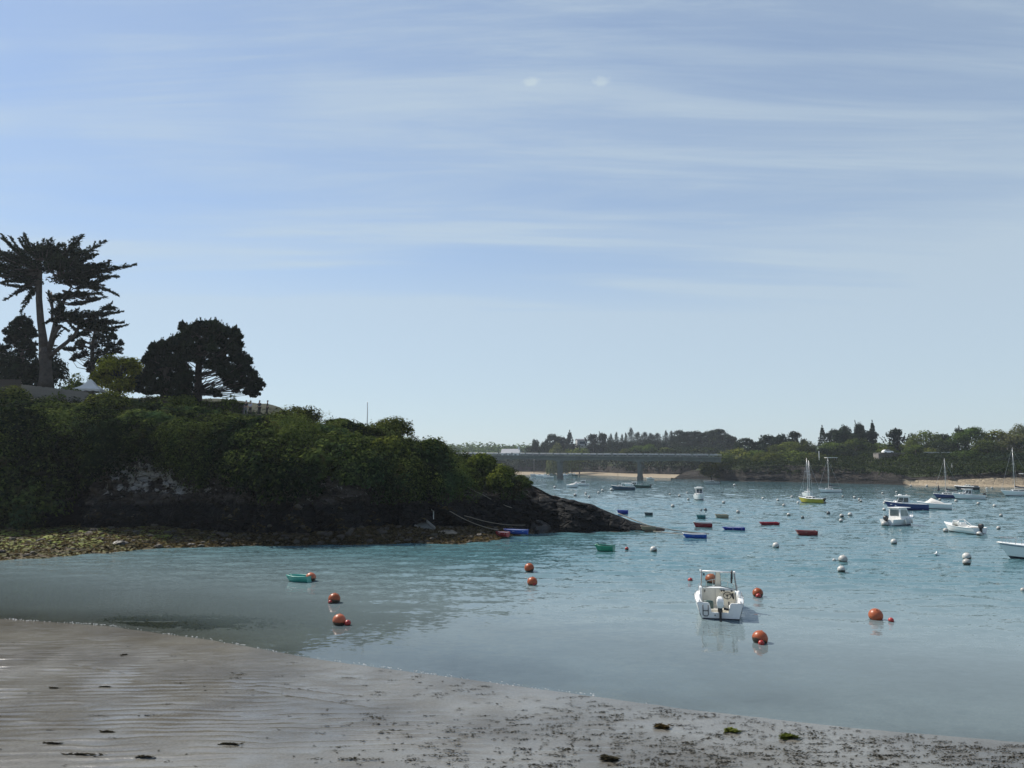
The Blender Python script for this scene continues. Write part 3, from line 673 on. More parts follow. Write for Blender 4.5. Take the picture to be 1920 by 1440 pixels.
# area weights: cells are unequal, so thin them on a coarse 3-D grid
keys = {}
RNG.shuffle(cand)
for i in cand:
    p = fa[i]
    if p[1] > 96: continue
    k = (int(p[0] / 1.35), int(p[1] / 1.5), int(p[2] / 1.35))
    if k not in keys: keys[k] = p
pts = np.array(list(keys.values()))
# each shrub of the mass keeps its own tone, leaf and height
CE = pts[RNG.choice(len(pts), 110, replace=False)]; cell = np.argmin(((pts[:, None, :] - CE[None]) ** 2).sum(2) + 0, axis=1)
CT, CL, CH = RNG.normal(size=110) * 0.24, RNG.choice([0.12, 0.15, 0.19, 0.24], 110), RNG.uniform(0.75, 1.45, 110)
big = fbm(pts[:, 0] * 0.16, pts[:, 1] * 0.16, pts[:, 2] * 0.2, 3)
fz = np.interp(pts[:, 0], hx, zc)
for p, b_, f_, ce in zip(pts, big, fz, cell):
    onface = p[2] < f_ - 0.6
    r = (0.65 + 1.25 * RNG.random() ** 2.2) * (1.2 if onface else 1.0)
    if p[0] > 1.0: r *= 0.75
    dist = math.hypot(p[0], p[1])
    vis = 0.95 if p[1] < 80 else 0.5
    cd = math.dist(p, CE[ce]); r *= 0.8 + 0.45 * math.exp(-(cd / 1.5) ** 2); hgt = r * (1.0 + 0.35 * RNG.random()) * CH[ce]
    # a garden fence, tent, hedge and path stay clear of scrub
    q = Vector((p[0], p[1], p[2])); 
    if not onface and p[1] > 71 and p[0] < -30: hgt *= 0.6; r *= 0.8
    if not onface and -37 < p[0] < -22 and p[1] > 74: hgt *= 0.5; r *= 0.75
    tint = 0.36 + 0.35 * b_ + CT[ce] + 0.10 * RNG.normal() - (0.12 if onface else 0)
    if not onface and p[0] > -21 and p[1] > 74: hgt *= 0.55; r *= 0.75
    lf = CL[ce]
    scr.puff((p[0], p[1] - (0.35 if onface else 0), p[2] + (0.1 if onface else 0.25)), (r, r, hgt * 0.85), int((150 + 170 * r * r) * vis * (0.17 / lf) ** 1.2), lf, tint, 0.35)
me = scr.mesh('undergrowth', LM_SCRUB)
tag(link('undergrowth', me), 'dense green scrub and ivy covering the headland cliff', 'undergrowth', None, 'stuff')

# ------------------------------------------------------------------ bushes one can tell apart on the headland
def bush(px, py, wpx, hpx, Y, label, m=LM_BUSH, tint=0.45, leaf=0.19, name='bush', n=2400, cat='bush', lumps=9, zbase=None):
    top = P(px, py, Y); sc = Y / FPX
    w, h = wpx * sc / 2, hpx * sc
    gz = zbase if zbase is not None else hz(top.x, top.y)
    root = empty(name, (top.x, Y, gz), 0, label, cat)
    H = top.z - gz
    L = Leaves()
    for k in range(lumps):
        a = RNG.random() * 6.28; rr = math.sqrt(RNG.random()) * 0.62
        zc_ = H * (0.30 + 0.38 * RNG.random() * (1 - rr * 0.7))
        rad = w * (0.36 + 0.22 * RNG.random())
        L.puff((math.cos(a) * w * rr, math.sin(a) * w * rr, zc_), (rad, rad, min(rad, H * 0.5)), n // lumps, leaf, tint + 0.12 * RNG.normal(), 0.3)
    L.puff((0, 0, H * 0.62), (w * 0.55, w * 0.55, H * 0.36), n // 5, leaf, tint + 0.1, 0.3)
    link('foliage', L.mesh('foliage', m), root)
    st = MB()
    for k in range(4):
        a = k * 1.6; st.tube([(0, 0, -0.2), (math.cos(a) * w * 0.2, math.sin(a) * w * 0.2, H * 0.3), (math.cos(a) * w * 0.45, math.sin(a) * w * 0.45, H * 0.6)], [0.08, 0.05, 0.02], 5)
    st.build('stem', BARK_D, root, True)
    return root
bush(560, 763, 100, 60, 82, 'broad dark round bush on the skyline beside the four walkers', tint=0.30, n=2600, lumps=14)
bush(735, 783, 98, 50, 86, 'round dark green bush on the skyline behind the thin flagpole', tint=0.36, n=2600, lumps=12)
bush(640, 784, 70, 40, 84, 'low dark bush on the skyline between the two round ones', tint=0.30)
bush(690, 800, 60, 40, 80, 'brownish bush at the foot of the flagpole', LM_BUSH, 0.25)
bush(808, 822, 76, 46, 79, 'dark green bush on the headland skyline above the mooring ropes', tint=0.34, n=2000)
bush(905, 850, 66, 36, 78, 'lowest dark bush where the headland skyline dips', tint=0.34)
bush(590, 798, 62, 38, 74, 'bright yellow green bush on the cliff edge', tint=0.72)
bush(728, 818, 70, 42, 73, 'light green bush halfway down the headland end', tint=0.62)
bush(938, 868, 50, 36, 75, 'yellowish green bush at the seaward end of the scrub', tint=0.62, n=900)
bush(772, 885, 34, 26, 70, 'small yellow green bush low on the cliff above the landing', tint=0.85, n=700, lumps=6)
bush(30, 722, 70, 30, 80, 'low bush at the end of the grey timber fence', tint=0.42)
bush(205, 735, 90, 34, 80, 'low green shrub below the white pavilion tent', tint=0.42)
bush(128, 726, 60, 16, 84, 'low yellowish shrub between cypress trunk and tent', tint=0.75, n=700, lumps=6)
bush(143, 697, 50, 40, 97, 'bright green clipped shrub to the left above the tent', tint=0.62, n=1200)
bush(345, 742, 60, 22, 86, 'low pale shrub in front of the pine trunks', tint=0.62, n=900)
bush(432, 740, 44, 18, 88, 'yellowish shrub behind the clipped hedge', tint=0.66, n=700)
bush(20, 662, 190, 120, 101, 'big dark evergreen mass behind the tall cypress trunk', LM_PINE, 0.4, 0.3, n=5200, lumps=20, name='evergreen_bush')
bush(95, 640, 70, 110, 104, 'dark evergreen shrub just behind the cypress trunk', LM_PINE, 0.4, 0.3, n=2400, lumps=12, name='evergreen_bush')

# yellow-green tree
def leafy_tree(px, py, wpx, Y, label, m, tint, leaf, n, lumps, name='leafy_tree', gz=None, bark=BARK_D, dens=0.40):
    top = P(px, py, Y); sc = Y / FPX; w = wpx * sc / 2
    gz = hz(top.x, Y) if gz is None else gz
    H = top.z - gz; root = empty(name, (top.x, Y, gz), 0, label, 'tree')
    L = Leaves(); tr = MB(); tr.tube([(0, 0, -0.3), (0.1, 0, H * 0.3), (0, 0.1, H * 0.75)], [0.05 * H * 0.5, 0.04 * H * 0.5, 0.03], 7)
    for k in range(lumps):
        a = RNG.random() * 6.28; e = RNG.random()
        zc_ = H * (0.22 + 0.68 * e); R = w * math.sqrt(max(0.08, 1 - ((zc_ / H - 0.5) / 0.52) ** 2)) * (0.35 + 0.45 * RNG.random())
        c = (math.cos(a) * R, math.sin(a) * R, zc_); rad = w * (0.28 + 0.16 * RNG.random())
        L.puff(c, (rad, rad, rad * 0.85), n // lumps, leaf, tint + 0.14 * RNG.normal(), 0.3, dens)
        tr.tube([(0, 0, H * 0.22 + 0.3 * H * e), ((c[0]) * 0.6, c[1] * 0.6, zc_ * 0.92), c], [0.06, 0.04, 0.015], 4)
    link('crown', L.mesh('crown', m), root); tr.build('trunk', bark, root, True)
    return root
leafy_tree(228, 661, 96, 92, 'yellow green leafy tree between the tent and the dark pines', LM_YEL, 0.50, 0.22, 9000, 40)

# ------------------------------------------------------------------ the tall cypress
def cypress():
    Y = 95.0; base = P(86, 722, Y); gz = hz(base.x, Y) - 0.2
    root = empty('cypress_tree', (base.x, Y, gz), 0, 'tall windswept cypress with bare forked trunk and flat spiky crown', 'tree')
    o = Vector((base.x, Y, gz))
    def L(px, py, dy=0.0): return P(px, py, Y + dy) - o
    tr = MB()
    zb = Vector((0, 0, 0))
    tr.tube([L(86, 726), L(86, 712), L(86, 690), L(84, 665), L(84, 652)], [0.98, 0.80, 0.68, 0.72, 0.60], 14)
    tr.tube([L(83, 660), L(80, 628), L(76, 600), L(73, 560), L(74, 528), L(76, 500), L(74, 478)], [0.60, 0.46, 0.41, 0.37, 0.30, 0.22, 0.10], 12)
    tr.build('trunk', BARK, root, True)
    lb = MB()
    lb.tube([L(87, 668), L(97, 640), L(103, 612), L(108, 585, 1), L(122, 560, 1), L(135, 535, 2)], [0.42, 0.36, 0.31, 0.25, 0.18, 0.08], 9)
    lb.tube([L(92, 655), L(103, 625, -1), L(112, 610, -1)], [0.34, 0.28, 0.2], 8)
    lb.build('limb', BARK, root, True)
    lb = MB(); lb.tube([L(88, 676), L(102, 660), L(125, 642, -1), L(140, 628, -1), L(147, 613, -1), L(165, 603, -2)], [0.40, 0.27, 0.23, 0.19, 0.15, 0.08], 9); lb.build('limb', BARK, root, True)
    lb = MB(); lb.tube([L(98, 603), L(98, 575, 1), L(96, 548, 2)], [0.2, 0.17, 0.1], 7); lb.build('limb', BARK, root, True)
    lb = MB(); lb.tube([L(83, 690), L(76, 684, -0.5), L(74, 678, -0.6)], [0.3, 0.14, 0.03], 6); lb.build('limb', BARK, root, True)
    BR = [  # x0,y0 -> x1,y1, fullness
        (74, 500, -6, 442, 0.7), (74, 498, 14, 444, 0.7), (75, 492, 33, 440, 0.7), (76, 490, 60, 444, 1), (78, 490, 82, 448, 1), (80, 488, 108, 456, 1), (82, 488, 128, 462, 1),
        (84, 492, 150, 458, 1.1), (90, 490, 202, 452, 1.3), (92, 496, 188, 478, 1.2), (80, 505, -50, 462, 1.1), (78, 506, -60, 490, 1.3), (76, 512, -30, 515, 1.2), (76, 500, 20, 475, 1.2), (76, 505, 35, 490, 1.3),
        (85, 505, 140, 485, 1.4), (95, 505, 160, 490, 1.4), (60, 500, 0, 470, 1.2), (70, 510, 10, 500, 1.3),
        (110, 515, 256, 496, 1.3), (112, 512, 215, 492, 1.3), (120, 530, 208, 520, 1.2), (125, 530, 224, 556, 0.8), (118, 545, 192, 552, 0.9), (98, 560, 176, 556, 0.9), (110, 520, 180, 510, 1.4), (100, 515, 150, 520, 1.3),
        (100, 600, 150, 580, 1.0), (108, 592, 232, 585, 1.1), (118, 600, 222, 600, 1.1), (146, 615, 234, 607, 1.0), (148, 608, 215, 570, 0.5), (110, 590, 160, 600, 1.1), (96, 575, 92, 548, 0.6), (102, 600, 88, 610, 0.5), (106, 610, 128, 622, 0.6),
        (74, 530, 14, 536, 0.9), (72, 535, 8, 564, 0.5), (72, 540, 36, 584, 0.35), (74, 525, 30, 552, 0.6), (72, 520, 0, 530, 0.9), (100, 640, 118, 618, 0.4), (142, 622, 122, 600, 0.35)]
    Lv = Leaves(); tw = MB()
    for (x0, y0, x1, y1, full) in BR:
        a = L(x0, y0); b0 = L(x1, y1)
        v = b0 - a; ln = v.length
        copies = [(0, 1.0)] + ([(RNG.uniform(25, 60), RNG.uniform(0.55, 0.95)), (-RNG.uniform(25, 60), RNG.uniform(0.55, 0.95))] if full > 0.65 else [(RNG.choice([-1, 1]) * RNG.uniform(30, 50), 0.7)])
        for ang, k in copies:
            ang = math.radians(ang) * (0.5 if abs(v.x) < 2 else 1)
            d = Vector((v.x * math.cos(ang), v.x * math.sin(ang) + (0 if abs(v.x) > 2 else 3 * math.sin(ang)), v.z)) * k
            if k == 1.0: d.y += RNG.normal() * 0.8
            b = a + d
            if full > 0.65: a_ = a + d * RNG.uniform(0.05, 0.3) + Vector((0, 0, RNG.uniform(-0.8, 0.2)))
            else: a_ = a
            d = b - a_
            mid = a_ + d * 0.5 + Vector((0, RNG.normal() * 0.3, (-0.05 if v.z > -0.5 else 0.14) * ln + RNG.normal() * 0.15))
            tw.tube([a, a_ * 0.5 + mid * 0.5, mid, b], [0.09 + 0.01 * ln, 0.08, 0.06, 0.012], 5, False)
            m = int(d.length * 8)
            side = d.normalized().cross(Vector((0, 0, 1))).normalized() if abs(d.normalized().z) < 0.95 else Vector((1, 0, 0))
            for j in range(m):
                t = 0.22 + 0.78 * (j + RNG.random()) / m
                p = (a_ * (1 - t) ** 2 + mid * 2 * t * (1 - t) * 1.0 + b * t * t)
                sgn = RNG.choice([-1, 1])
                fan = (1 - t) ** 0.7 * (0.9 + 0.25 * ln * 0.2) * full + 0.10
                td = (d.normalized() * 0.9 + side * sgn * RNG.uniform(0.2, 1.1) + Vector((0, 0, RNG.uniform(-0.12, 0.45)))).normalized()
                tl = fan * RNG.uniform(0.5, 1.25) * 1.15
                nq = max(4, int(tl * 11))
                tt = RNG.random(nq)
                C = np.array(p) + np.array(td) * (tt * tl)[:, None] + RNG.normal(size=(nq, 3)) * 0.055
                al = np.array(td) + RNG.normal(size=(nq, 3)) * 0.35
                nn = np.array([0, 0, 1.0]) + RNG.normal(size=(nq, 3)) * 0.8
                Lv.add(C, nn, 0.19 * (0.7 + 0.6 * RNG.random(nq)), 2.6, np.clip(0.4 + 0.25 * RNG.normal(size=nq), 0, 1), al)
    for (px, py, rx, rz_) in ((40, 480, 42, 10), (75, 474, 40, 10), (110, 478, 42, 10), (150, 474, 26, 7), (60, 500, 50, 10), (105, 502, 48, 11), (145, 505, 44, 9), (20, 505, 30, 9), (180, 500, 30, 6), (125, 525, 36, 9), (165, 532, 32, 7), (50, 522, 28, 7), (150, 552, 22, 5), (120, 556, 24, 6), (135, 590, 30, 6), (175, 588, 32, 5), (190, 602, 30, 6), (165, 610, 24, 5), (110, 600, 14, 5), (205, 578, 18, 4), (-10, 490, 30, 12)):
        s_ = Y / FPX
        for q in range(3):
            c = np.array(L(px, py, RNG.uniform(-0.55, 0.55) * rx * s_ * 1.2)); n = int(rx * 4.5); dd = rvec(n) * (RNG.random((n, 1)) ** 0.4)
            C = c + dd * np.array([rx * s_, rx * s_ * 0.7, rz_ * s_]); al = dd * np.array([1, 1, 0.4]) + np.array([0, 0, 0.15]) + RNG.normal(size=(n, 3)) * 0.3
            Lv.add(C, np.array([[0, 0, 1.0]]) + rvec(n) * 0.8, 0.2 * (0.7 + 0.6 * RNG.random(n)), 2.4, np.clip(0.4 + 0.25 * RNG.normal(size=n), 0, 1), al)
    tw.build('branches', BARK_D, root, True)
    link('crown', Lv.mesh('crown', LM_CYP), root)
cypress()

# ------------------------------------------------------------------ pines
def tufted_pine(name, label, Y, trunk, puffs, limbs, leaf=0.3, nper=330, up=0.9, m=LM_PINE, spread=1.0, bark=BARK_D, tufts=3):
    base = P(trunk[0][0], trunk[0][1], Y); gz = hz(base.x, Y)
    root = empty(name, (base.x, Y, gz), 0, label, 'tree'); o = Vector((base.x, Y, gz)); sc = Y / FPX
    def L(px, py, dy=0.0): return P(px, py, Y + dy) - o
    tr = MB(); pp = [Vector((0, 0, -0.3))] + [L(t[0], t[1]) for t in trunk[1:]]
    tr.tube(pp, [t[2] for t in trunk], 9); tr.build('trunk', bark, root, True)
    lm = MB(); Lv = Leaves()
    cxm = trunk[0][0]
    half = max(abs(p[0] - cxm) for p in puffs) * sc
    for (px, py, r) in puffs:
        reach = math.sqrt(max(0.0, half ** 2 - ((px - cxm) * sc) ** 2)) * 0.62
        for k in range(3 if reach > 1.5 else 2):
            dy = RNG.uniform(-reach, reach) * spread
            c = L(px + RNG.uniform(-3, 3), py + RNG.uniform(-2, 2), dy); R = r * sc * 1.22
            ti = min(len(pp) - 1, max(1, int(len(pp) * 0.5)))
            # limb from the trunk axis, rising outwards
            zt = max(pp[1].z * 0.9, min(pp[-1].z, c.z - 0.45 * math.hypot(c.x, c.y)))
            ax = Vector((np.interp(zt, [p.z for p in pp], [p.x for p in pp]), np.interp(zt, [p.z for p in pp], [p.y for p in pp]), zt))
            md = ax * 0.45 + c * 0.55 + Vector((0, 0, -0.25))
            kk_ = RNG.normal(size=3) * 0.25; lm.tube([ax, ax * 0.75 + md * 0.25 + Vector(kk_) * 0.5, md + Vector(kk_), c], [0.085, 0.065, 0.045, 0.015], 5, False)
            for q in range(tufts):
                d = rvec(1)[0]; cc = np.array(c) + d * np.array([R, R, R * 0.8]) * 0.7
                n = nper // tufts; dd = rvec(n); dd[:, 2] = np.abs(dd[:, 2]) * 1.3 - 0.45
                rad = R * (0.45 + 0.35 * RNG.random())
                kk = RNG.random((n, 1)) ** 0.5
                C = cc + dd * np.array([rad, rad, rad * 0.75]) * kk
                al = dd + np.array([0, 0, up])
                nn = rvec(n)
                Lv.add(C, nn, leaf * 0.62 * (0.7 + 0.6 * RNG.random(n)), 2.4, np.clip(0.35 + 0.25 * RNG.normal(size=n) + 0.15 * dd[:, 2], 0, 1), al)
                # pointed leader of the tuft
                m_ = 9; tz = RNG.random(m_)
                C = cc + np.array([0, 0, rad * 0.5]) + np.stack([RNG.normal(size=m_) * 0.06, RNG.normal(size=m_) * 0.06, tz * rad * 0.9], 1)
                Lv.add(C, rvec(m_), leaf * 0.5, 2.4, 0.5, np.array([[0, 0, 1.0]] * m_) + rvec(m_) * 0.4)
    lm.build('branches', bark, root, True)
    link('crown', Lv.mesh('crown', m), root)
    return root
tufted_pine('pine_tree', 'large dark domed pine with lower gaps showing sky, nearest the walkers', 92,
    [(371, 762, 0.55), (371, 735, 0.5), (372, 700, 0.42), (374, 665, 0.33), (385, 630, 0.2), (392, 612, 0.08)],
    [(344, 612, 7), (352, 622, 9), (340, 634, 9), (362, 622, 9), (378, 614, 10), (390, 610, 10), (404, 612, 11), (416, 622, 12), (432, 622, 11), (442, 634, 11), (444, 648, 12), (424, 640, 14), (402, 632, 14), (382, 634, 13), (366, 642, 12), (352, 650, 12),
     (440, 664, 13), (452, 676, 12), (462, 676, 9), (434, 682, 14), (416, 664, 14), (396, 652, 14), (376, 660, 12), (360, 668, 12), (346, 672, 14), (340, 690, 14), (350, 706, 12), (452, 694, 14), (468, 700, 11), (478, 712, 11), (484, 724, 10), (468, 720, 13), (452, 714, 12), (436, 702, 12), (414, 684, 9), (398, 676, 9), (446, 728, 9), (466, 732, 8), (476, 738, 7), (430, 720, 7), (344, 722, 12), (350, 738, 10), (400, 738, 8), (410, 690, 10), (430, 712, 9), (395, 688, 8), (422, 700, 10), (405, 640, 12), (430, 655, 12), (388, 646, 12), (360, 655, 11), (372, 676, 9), (440, 646, 11)], None)
tufted_pine('pine_tree', 'dark bushy pine in front of the domed pine, beside the yellow green tree', 89,
    [(313, 758, 0.5), (313, 735, 0.45), (312, 705, 0.36), (310, 680, 0.25), (308, 655, 0.1)],
    [(300, 648, 9), (284, 652, 7), (290, 664, 11), (308, 656, 10), (322, 646, 10), (332, 638, 9), (340, 652, 12), (326, 660, 13), (308, 672, 13), (290, 680, 13), (278, 672, 8), (276, 690, 11), (284, 700, 13), (302, 694, 14), (322, 680, 14), (340, 676, 13),
     (270, 706, 11), (278, 720, 13), (296, 714, 14), (318, 704, 14), (338, 698, 13), (346, 714, 13), (328, 722, 14), (306, 732, 14), (284, 738, 12), (268, 728, 9), (346, 734, 12), (328, 742, 12), (356, 744, 10)], None, nper=440)
tufted_pine('pine_tree', 'open grey green pine standing behind the tent, seen under the cypress limb', 108,
    [(174, 712, 0.42), (174, 690, 0.34), (173, 660, 0.28), (175, 635, 0.2), (178, 616, 0.06)],
    [(172, 618, 8), (186, 616, 7), (198, 620, 7), (160, 624, 7), (144, 628, 6), (132, 634, 5), (150, 640, 6), (186, 632, 8), (204, 630, 7), (214, 634, 5), (196, 644, 8), (212, 648, 7), (224, 644, 5), (178, 648, 7), (150, 652, 6), (136, 656, 5), (124, 656, 4), (206, 658, 8), (222, 656, 7), (192, 664, 8), (160, 664, 6), (146, 670, 5), (134, 674, 4), (180, 676, 6), (162, 682, 5), (196, 682, 6), (208, 674, 6), (170, 694, 4)], None,
    nper=130, up=0.5, leaf=0.28)
tufted_pine('pine_tree', 'small dark pine poking up left of the cypress trunk', 100,
    [(42, 712, 0.35), (42, 680, 0.3), (42, 650, 0.2), (42, 610, 0.05)],
    [(42, 600, 8), (34, 606, 8), (52, 608, 8), (24, 614, 7), (44, 618, 9), (16, 622, 6), (28, 628, 8), (58, 622, 7), (64, 632, 6), (40, 634, 8), (20, 640, 8), (56, 646, 9), (36, 652, 10), (14, 656, 10), (60, 662, 10), (40, 674, 12), (12, 676, 12), (70, 684, 10), (0, 690, 12), (30, 695, 12)], None, nper=300, up=0.5)

# clipped hedge along the clifftop path
def hedge(name, label, a, b, w, Y0, Y1, ztop_px, hgt):
    A = P(a, ztop_px[0], Y0); B = P(b, ztop_px[1], Y1)
    root = empty(name, tuple((A + B) / 2 - Vector((0, 0, hgt))), 0, label, 'hedge'); o = Vector(root.location)
    L = Leaves(); n = int((B - A).length * 520)
    t = RNG.random(n); s = RNG.random(n)
    c = np.array(A)[None] * (1 - t)[:, None] + np.array(B)[None] * t[:, None] - np.array(o)
    top = s < 0.4
    off = np.zeros((n, 3)); nn = np.zeros((n, 3))
    off[top, 1] = RNG.uniform(-w / 2, w / 2, top.sum()); nn[top, 2] = 1
    f = ~top; off[f, 1] = np.where(RNG.random(f.sum()) < 0.75, -w / 2, w / 2); off[f, 2] = -RNG.random(f.sum()) * hgt; nn[f, 1] = np.sign(off[f, 1])
    C = c + off + RNG.normal(size=(n, 3)) * 0.05
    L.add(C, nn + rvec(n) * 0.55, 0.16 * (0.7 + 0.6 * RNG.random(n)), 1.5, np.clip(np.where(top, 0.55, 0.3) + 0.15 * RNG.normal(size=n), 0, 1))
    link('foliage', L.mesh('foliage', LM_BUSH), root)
    core = MB(); d = B - A
    core.box(tuple((A + B) / 2 - o - Vector((0, 0, hgt / 2 + 0.08))), (d.length - 0.1, w - 0.15, hgt - 0.1), math.atan2(d.y, d.x)); core.build('branch_core', BARK_D, root)
hedge('clipped_hedge', 'long flat topped clipped hedge beside the clifftop path', 378, 458, 1.0, 87, 87.5, (754, 757), 2.2)

# ------------------------------------------------------------------ trees of the far shores
def tree_variant(kind, seed):
    global RNG
    RNG = np.random.default_rng(seed)
    L = Leaves(); tr = MB()
    tr.tube([(0, 0, -0.05), (0.005, 0, 0.4), (0, 0, 0.8)], [0.028, 0.02, 0.006], 6)
    def lump(c, r, n, size, tint): L.puff(c, r, n, size, tint, 0.35, 0.5, -0.6)
    if kind == 'round':
        for k in range(26):
            a = RNG.random() * 6.28; e = RNG.random(); zc_ = 0.16 + 0.66 * e
            R = 0.40 * math.sqrt(max(0.1, 1 - ((zc_ - 0.52) / 0.46) ** 2)) * (0.5 + 0.5 * RNG.random())
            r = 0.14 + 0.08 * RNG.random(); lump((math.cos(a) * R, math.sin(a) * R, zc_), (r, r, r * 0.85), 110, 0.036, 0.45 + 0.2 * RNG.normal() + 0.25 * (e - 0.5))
        lump((0, 0, 0.83), (0.2, 0.2, 0.14), 110, 0.042, 0.6)
    elif kind == 'pine':                     # flat layered masses on a visible stem
        for k in range(34):
            a = RNG.random() * 6.28; e = RNG.random(); zc_ = 0.14 + 0.76 * e
            R = 0.42 * (1 - 0.55 * max(0, e - 0.5)) * RNG.random() ** 0.6
            r = 0.13 + 0.06 * RNG.random(); lump((math.cos(a) * R, math.sin(a) * R, zc_), (r, r, r * 0.55), 85, 0.044, 0.4 + 0.2 * RNG.normal())
        tr.tube([(0, 0, 0.3), (0.1, 0.05, 0.5), (0.25, 0.1, 0.62)], [0.016, 0.01, 0.004], 4); tr.tube([(0, 0, 0.35), (-0.12, 0.02, 0.55), (-0.25, -0.05, 0.68)], [0.016, 0.01, 0.004], 4)
    elif kind == 'poplar':
        for k in range(18):
            e = (k + RNG.random()) / 18; zc_ = 0.08 + 0.86 * e; w = 0.50 * (math.sin(math.pi * min(1, e * 0.85 + 0.12)) ** 0.7)
            a = RNG.random() * 6.28; lump((math.cos(a) * w * 0.3, math.sin(a) * w * 0.3, zc_), (w * 0.8, w * 0.8, 0.12), 130, 0.030, 0.45 + 0.18 * RNG.normal())
        lump((0, 0, 0.96), (0.05, 0.05, 0.05), 20, 0.03, 0.5)
    elif kind == 'fir':
        for k in range(15):
            e = k / 15; zc_ = 0.12 + 0.82 * e; w = 0.46 * (1 - e) ** 0.8 + 0.03
            for j in range(7):
                a = j * 0.9 + k * 0.5 + RNG.random() * 0.4; R = w * (0.45 + 0.4 * RNG.random())
                lump((math.cos(a) * R, math.sin(a) * R, zc_ - 0.03 * R), (w * 0.28, w * 0.28, 0.03), 17, 0.040, 0.4 + 0.2 * RNG.normal())
        lump((0, 0, 0.95), (0.03, 0.03, 0.03), 14, 0.03, 0.4)
    elif kind == 'spiky':                    # cypress with ragged upswept crown
        for k in range(26):
            a = RNG.random() * 6.28; e = RNG.random(); zc_ = 0.18 + 0.62 * e; R = 0.38 * (1.1 - 0.6 * e) * RNG.random() ** 0.5
            r = 0.11 + 0.05 * RNG.random(); lump((math.cos(a) * R, math.sin(a) * R, zc_), (r, r, r * 0.9), 75, 0.042, 0.4 + 0.2 * RNG.normal())
        for k in range(16):
            a = RNG.random() * 6.28; R = 0.42 * RNG.random() ** 0.6; zb_ = 0.95 - 0.75 * R
            n = 14; t = RNG.random(n)
            C = np.stack([math.cos(a) * (R + 0.10 * t), math.sin(a) * (R + 0.10 * t), zb_ - 0.14 + 0.16 * t], 1) + RNG.normal(size=(n, 3)) * 0.008
            L.add(C, rvec(n), 0.035, 1.8, 0.4)
    elif kind == 'dome':                     # smooth dense dome, weeping to the ground
        L.puff((0, 0, 0.28), (0.46, 0.46, 0.68), 1500, 0.05, 0.5, 0.4, 0.85, -0.35)
        L.puff((0, 0, 0.28), (0.40, 0.40, 0.62), 500, 0.06, 0.35, 0.4, 0.6, -0.35)
    return L, tr
VARS = {}
for kind, nvar in (('round', 4), ('pine', 3), ('poplar', 2), ('fir', 1), ('spiky', 2), ('dome', 1)):
    VARS[kind] = []
    for i in range(nvar):
        L, tr = tree_variant(kind, 100 + 13 * i + len(kind))
        VARS[kind].append((L, tr.mesh('trunk_' + kind, BARK_D, True), {}))
RNG = np.random.default_rng(21)
_cnt = {}
def far_tree(px, py, wpx, Y, kind, m, label, tree, name, group, zmin=None, sink=0.0):
    top = P(px, py, Y); gz = lz(tree, top.x, Y) - sink
    if zmin is not None: gz = max(gz, zmin)
    Wd = wpx * Y / FPX; H = max(top.z - gz, 1.5)
    if kind in ('round', 'pine', 'spiky') and H < Wd * 0.85: H = Wd * 0.85; gz = top.z - H
    k = _cnt.get(kind, 0); _cnt[kind] = k + 1
    L, trm, cache = VARS[kind][k % len(VARS[kind])]
    if m.name not in cache: cache[m.name] = L.mesh('crown_' + kind, m)
    root = empty(name, (top.x, Y, gz), RNG.random() * 6.28, label, 'tree', group)
    c = link('crown', cache[m.name], root); t = link('trunk', trm, root)
    root.scale = (Wd / 0.82, Wd / 0.82, H)
    return root
D, GR, PA = LM_FARD, LM_FARG, LM_FARP
WOOD = 'trees of the wood beyond the bridge'; BANKT = 'trees on the wooded shore'
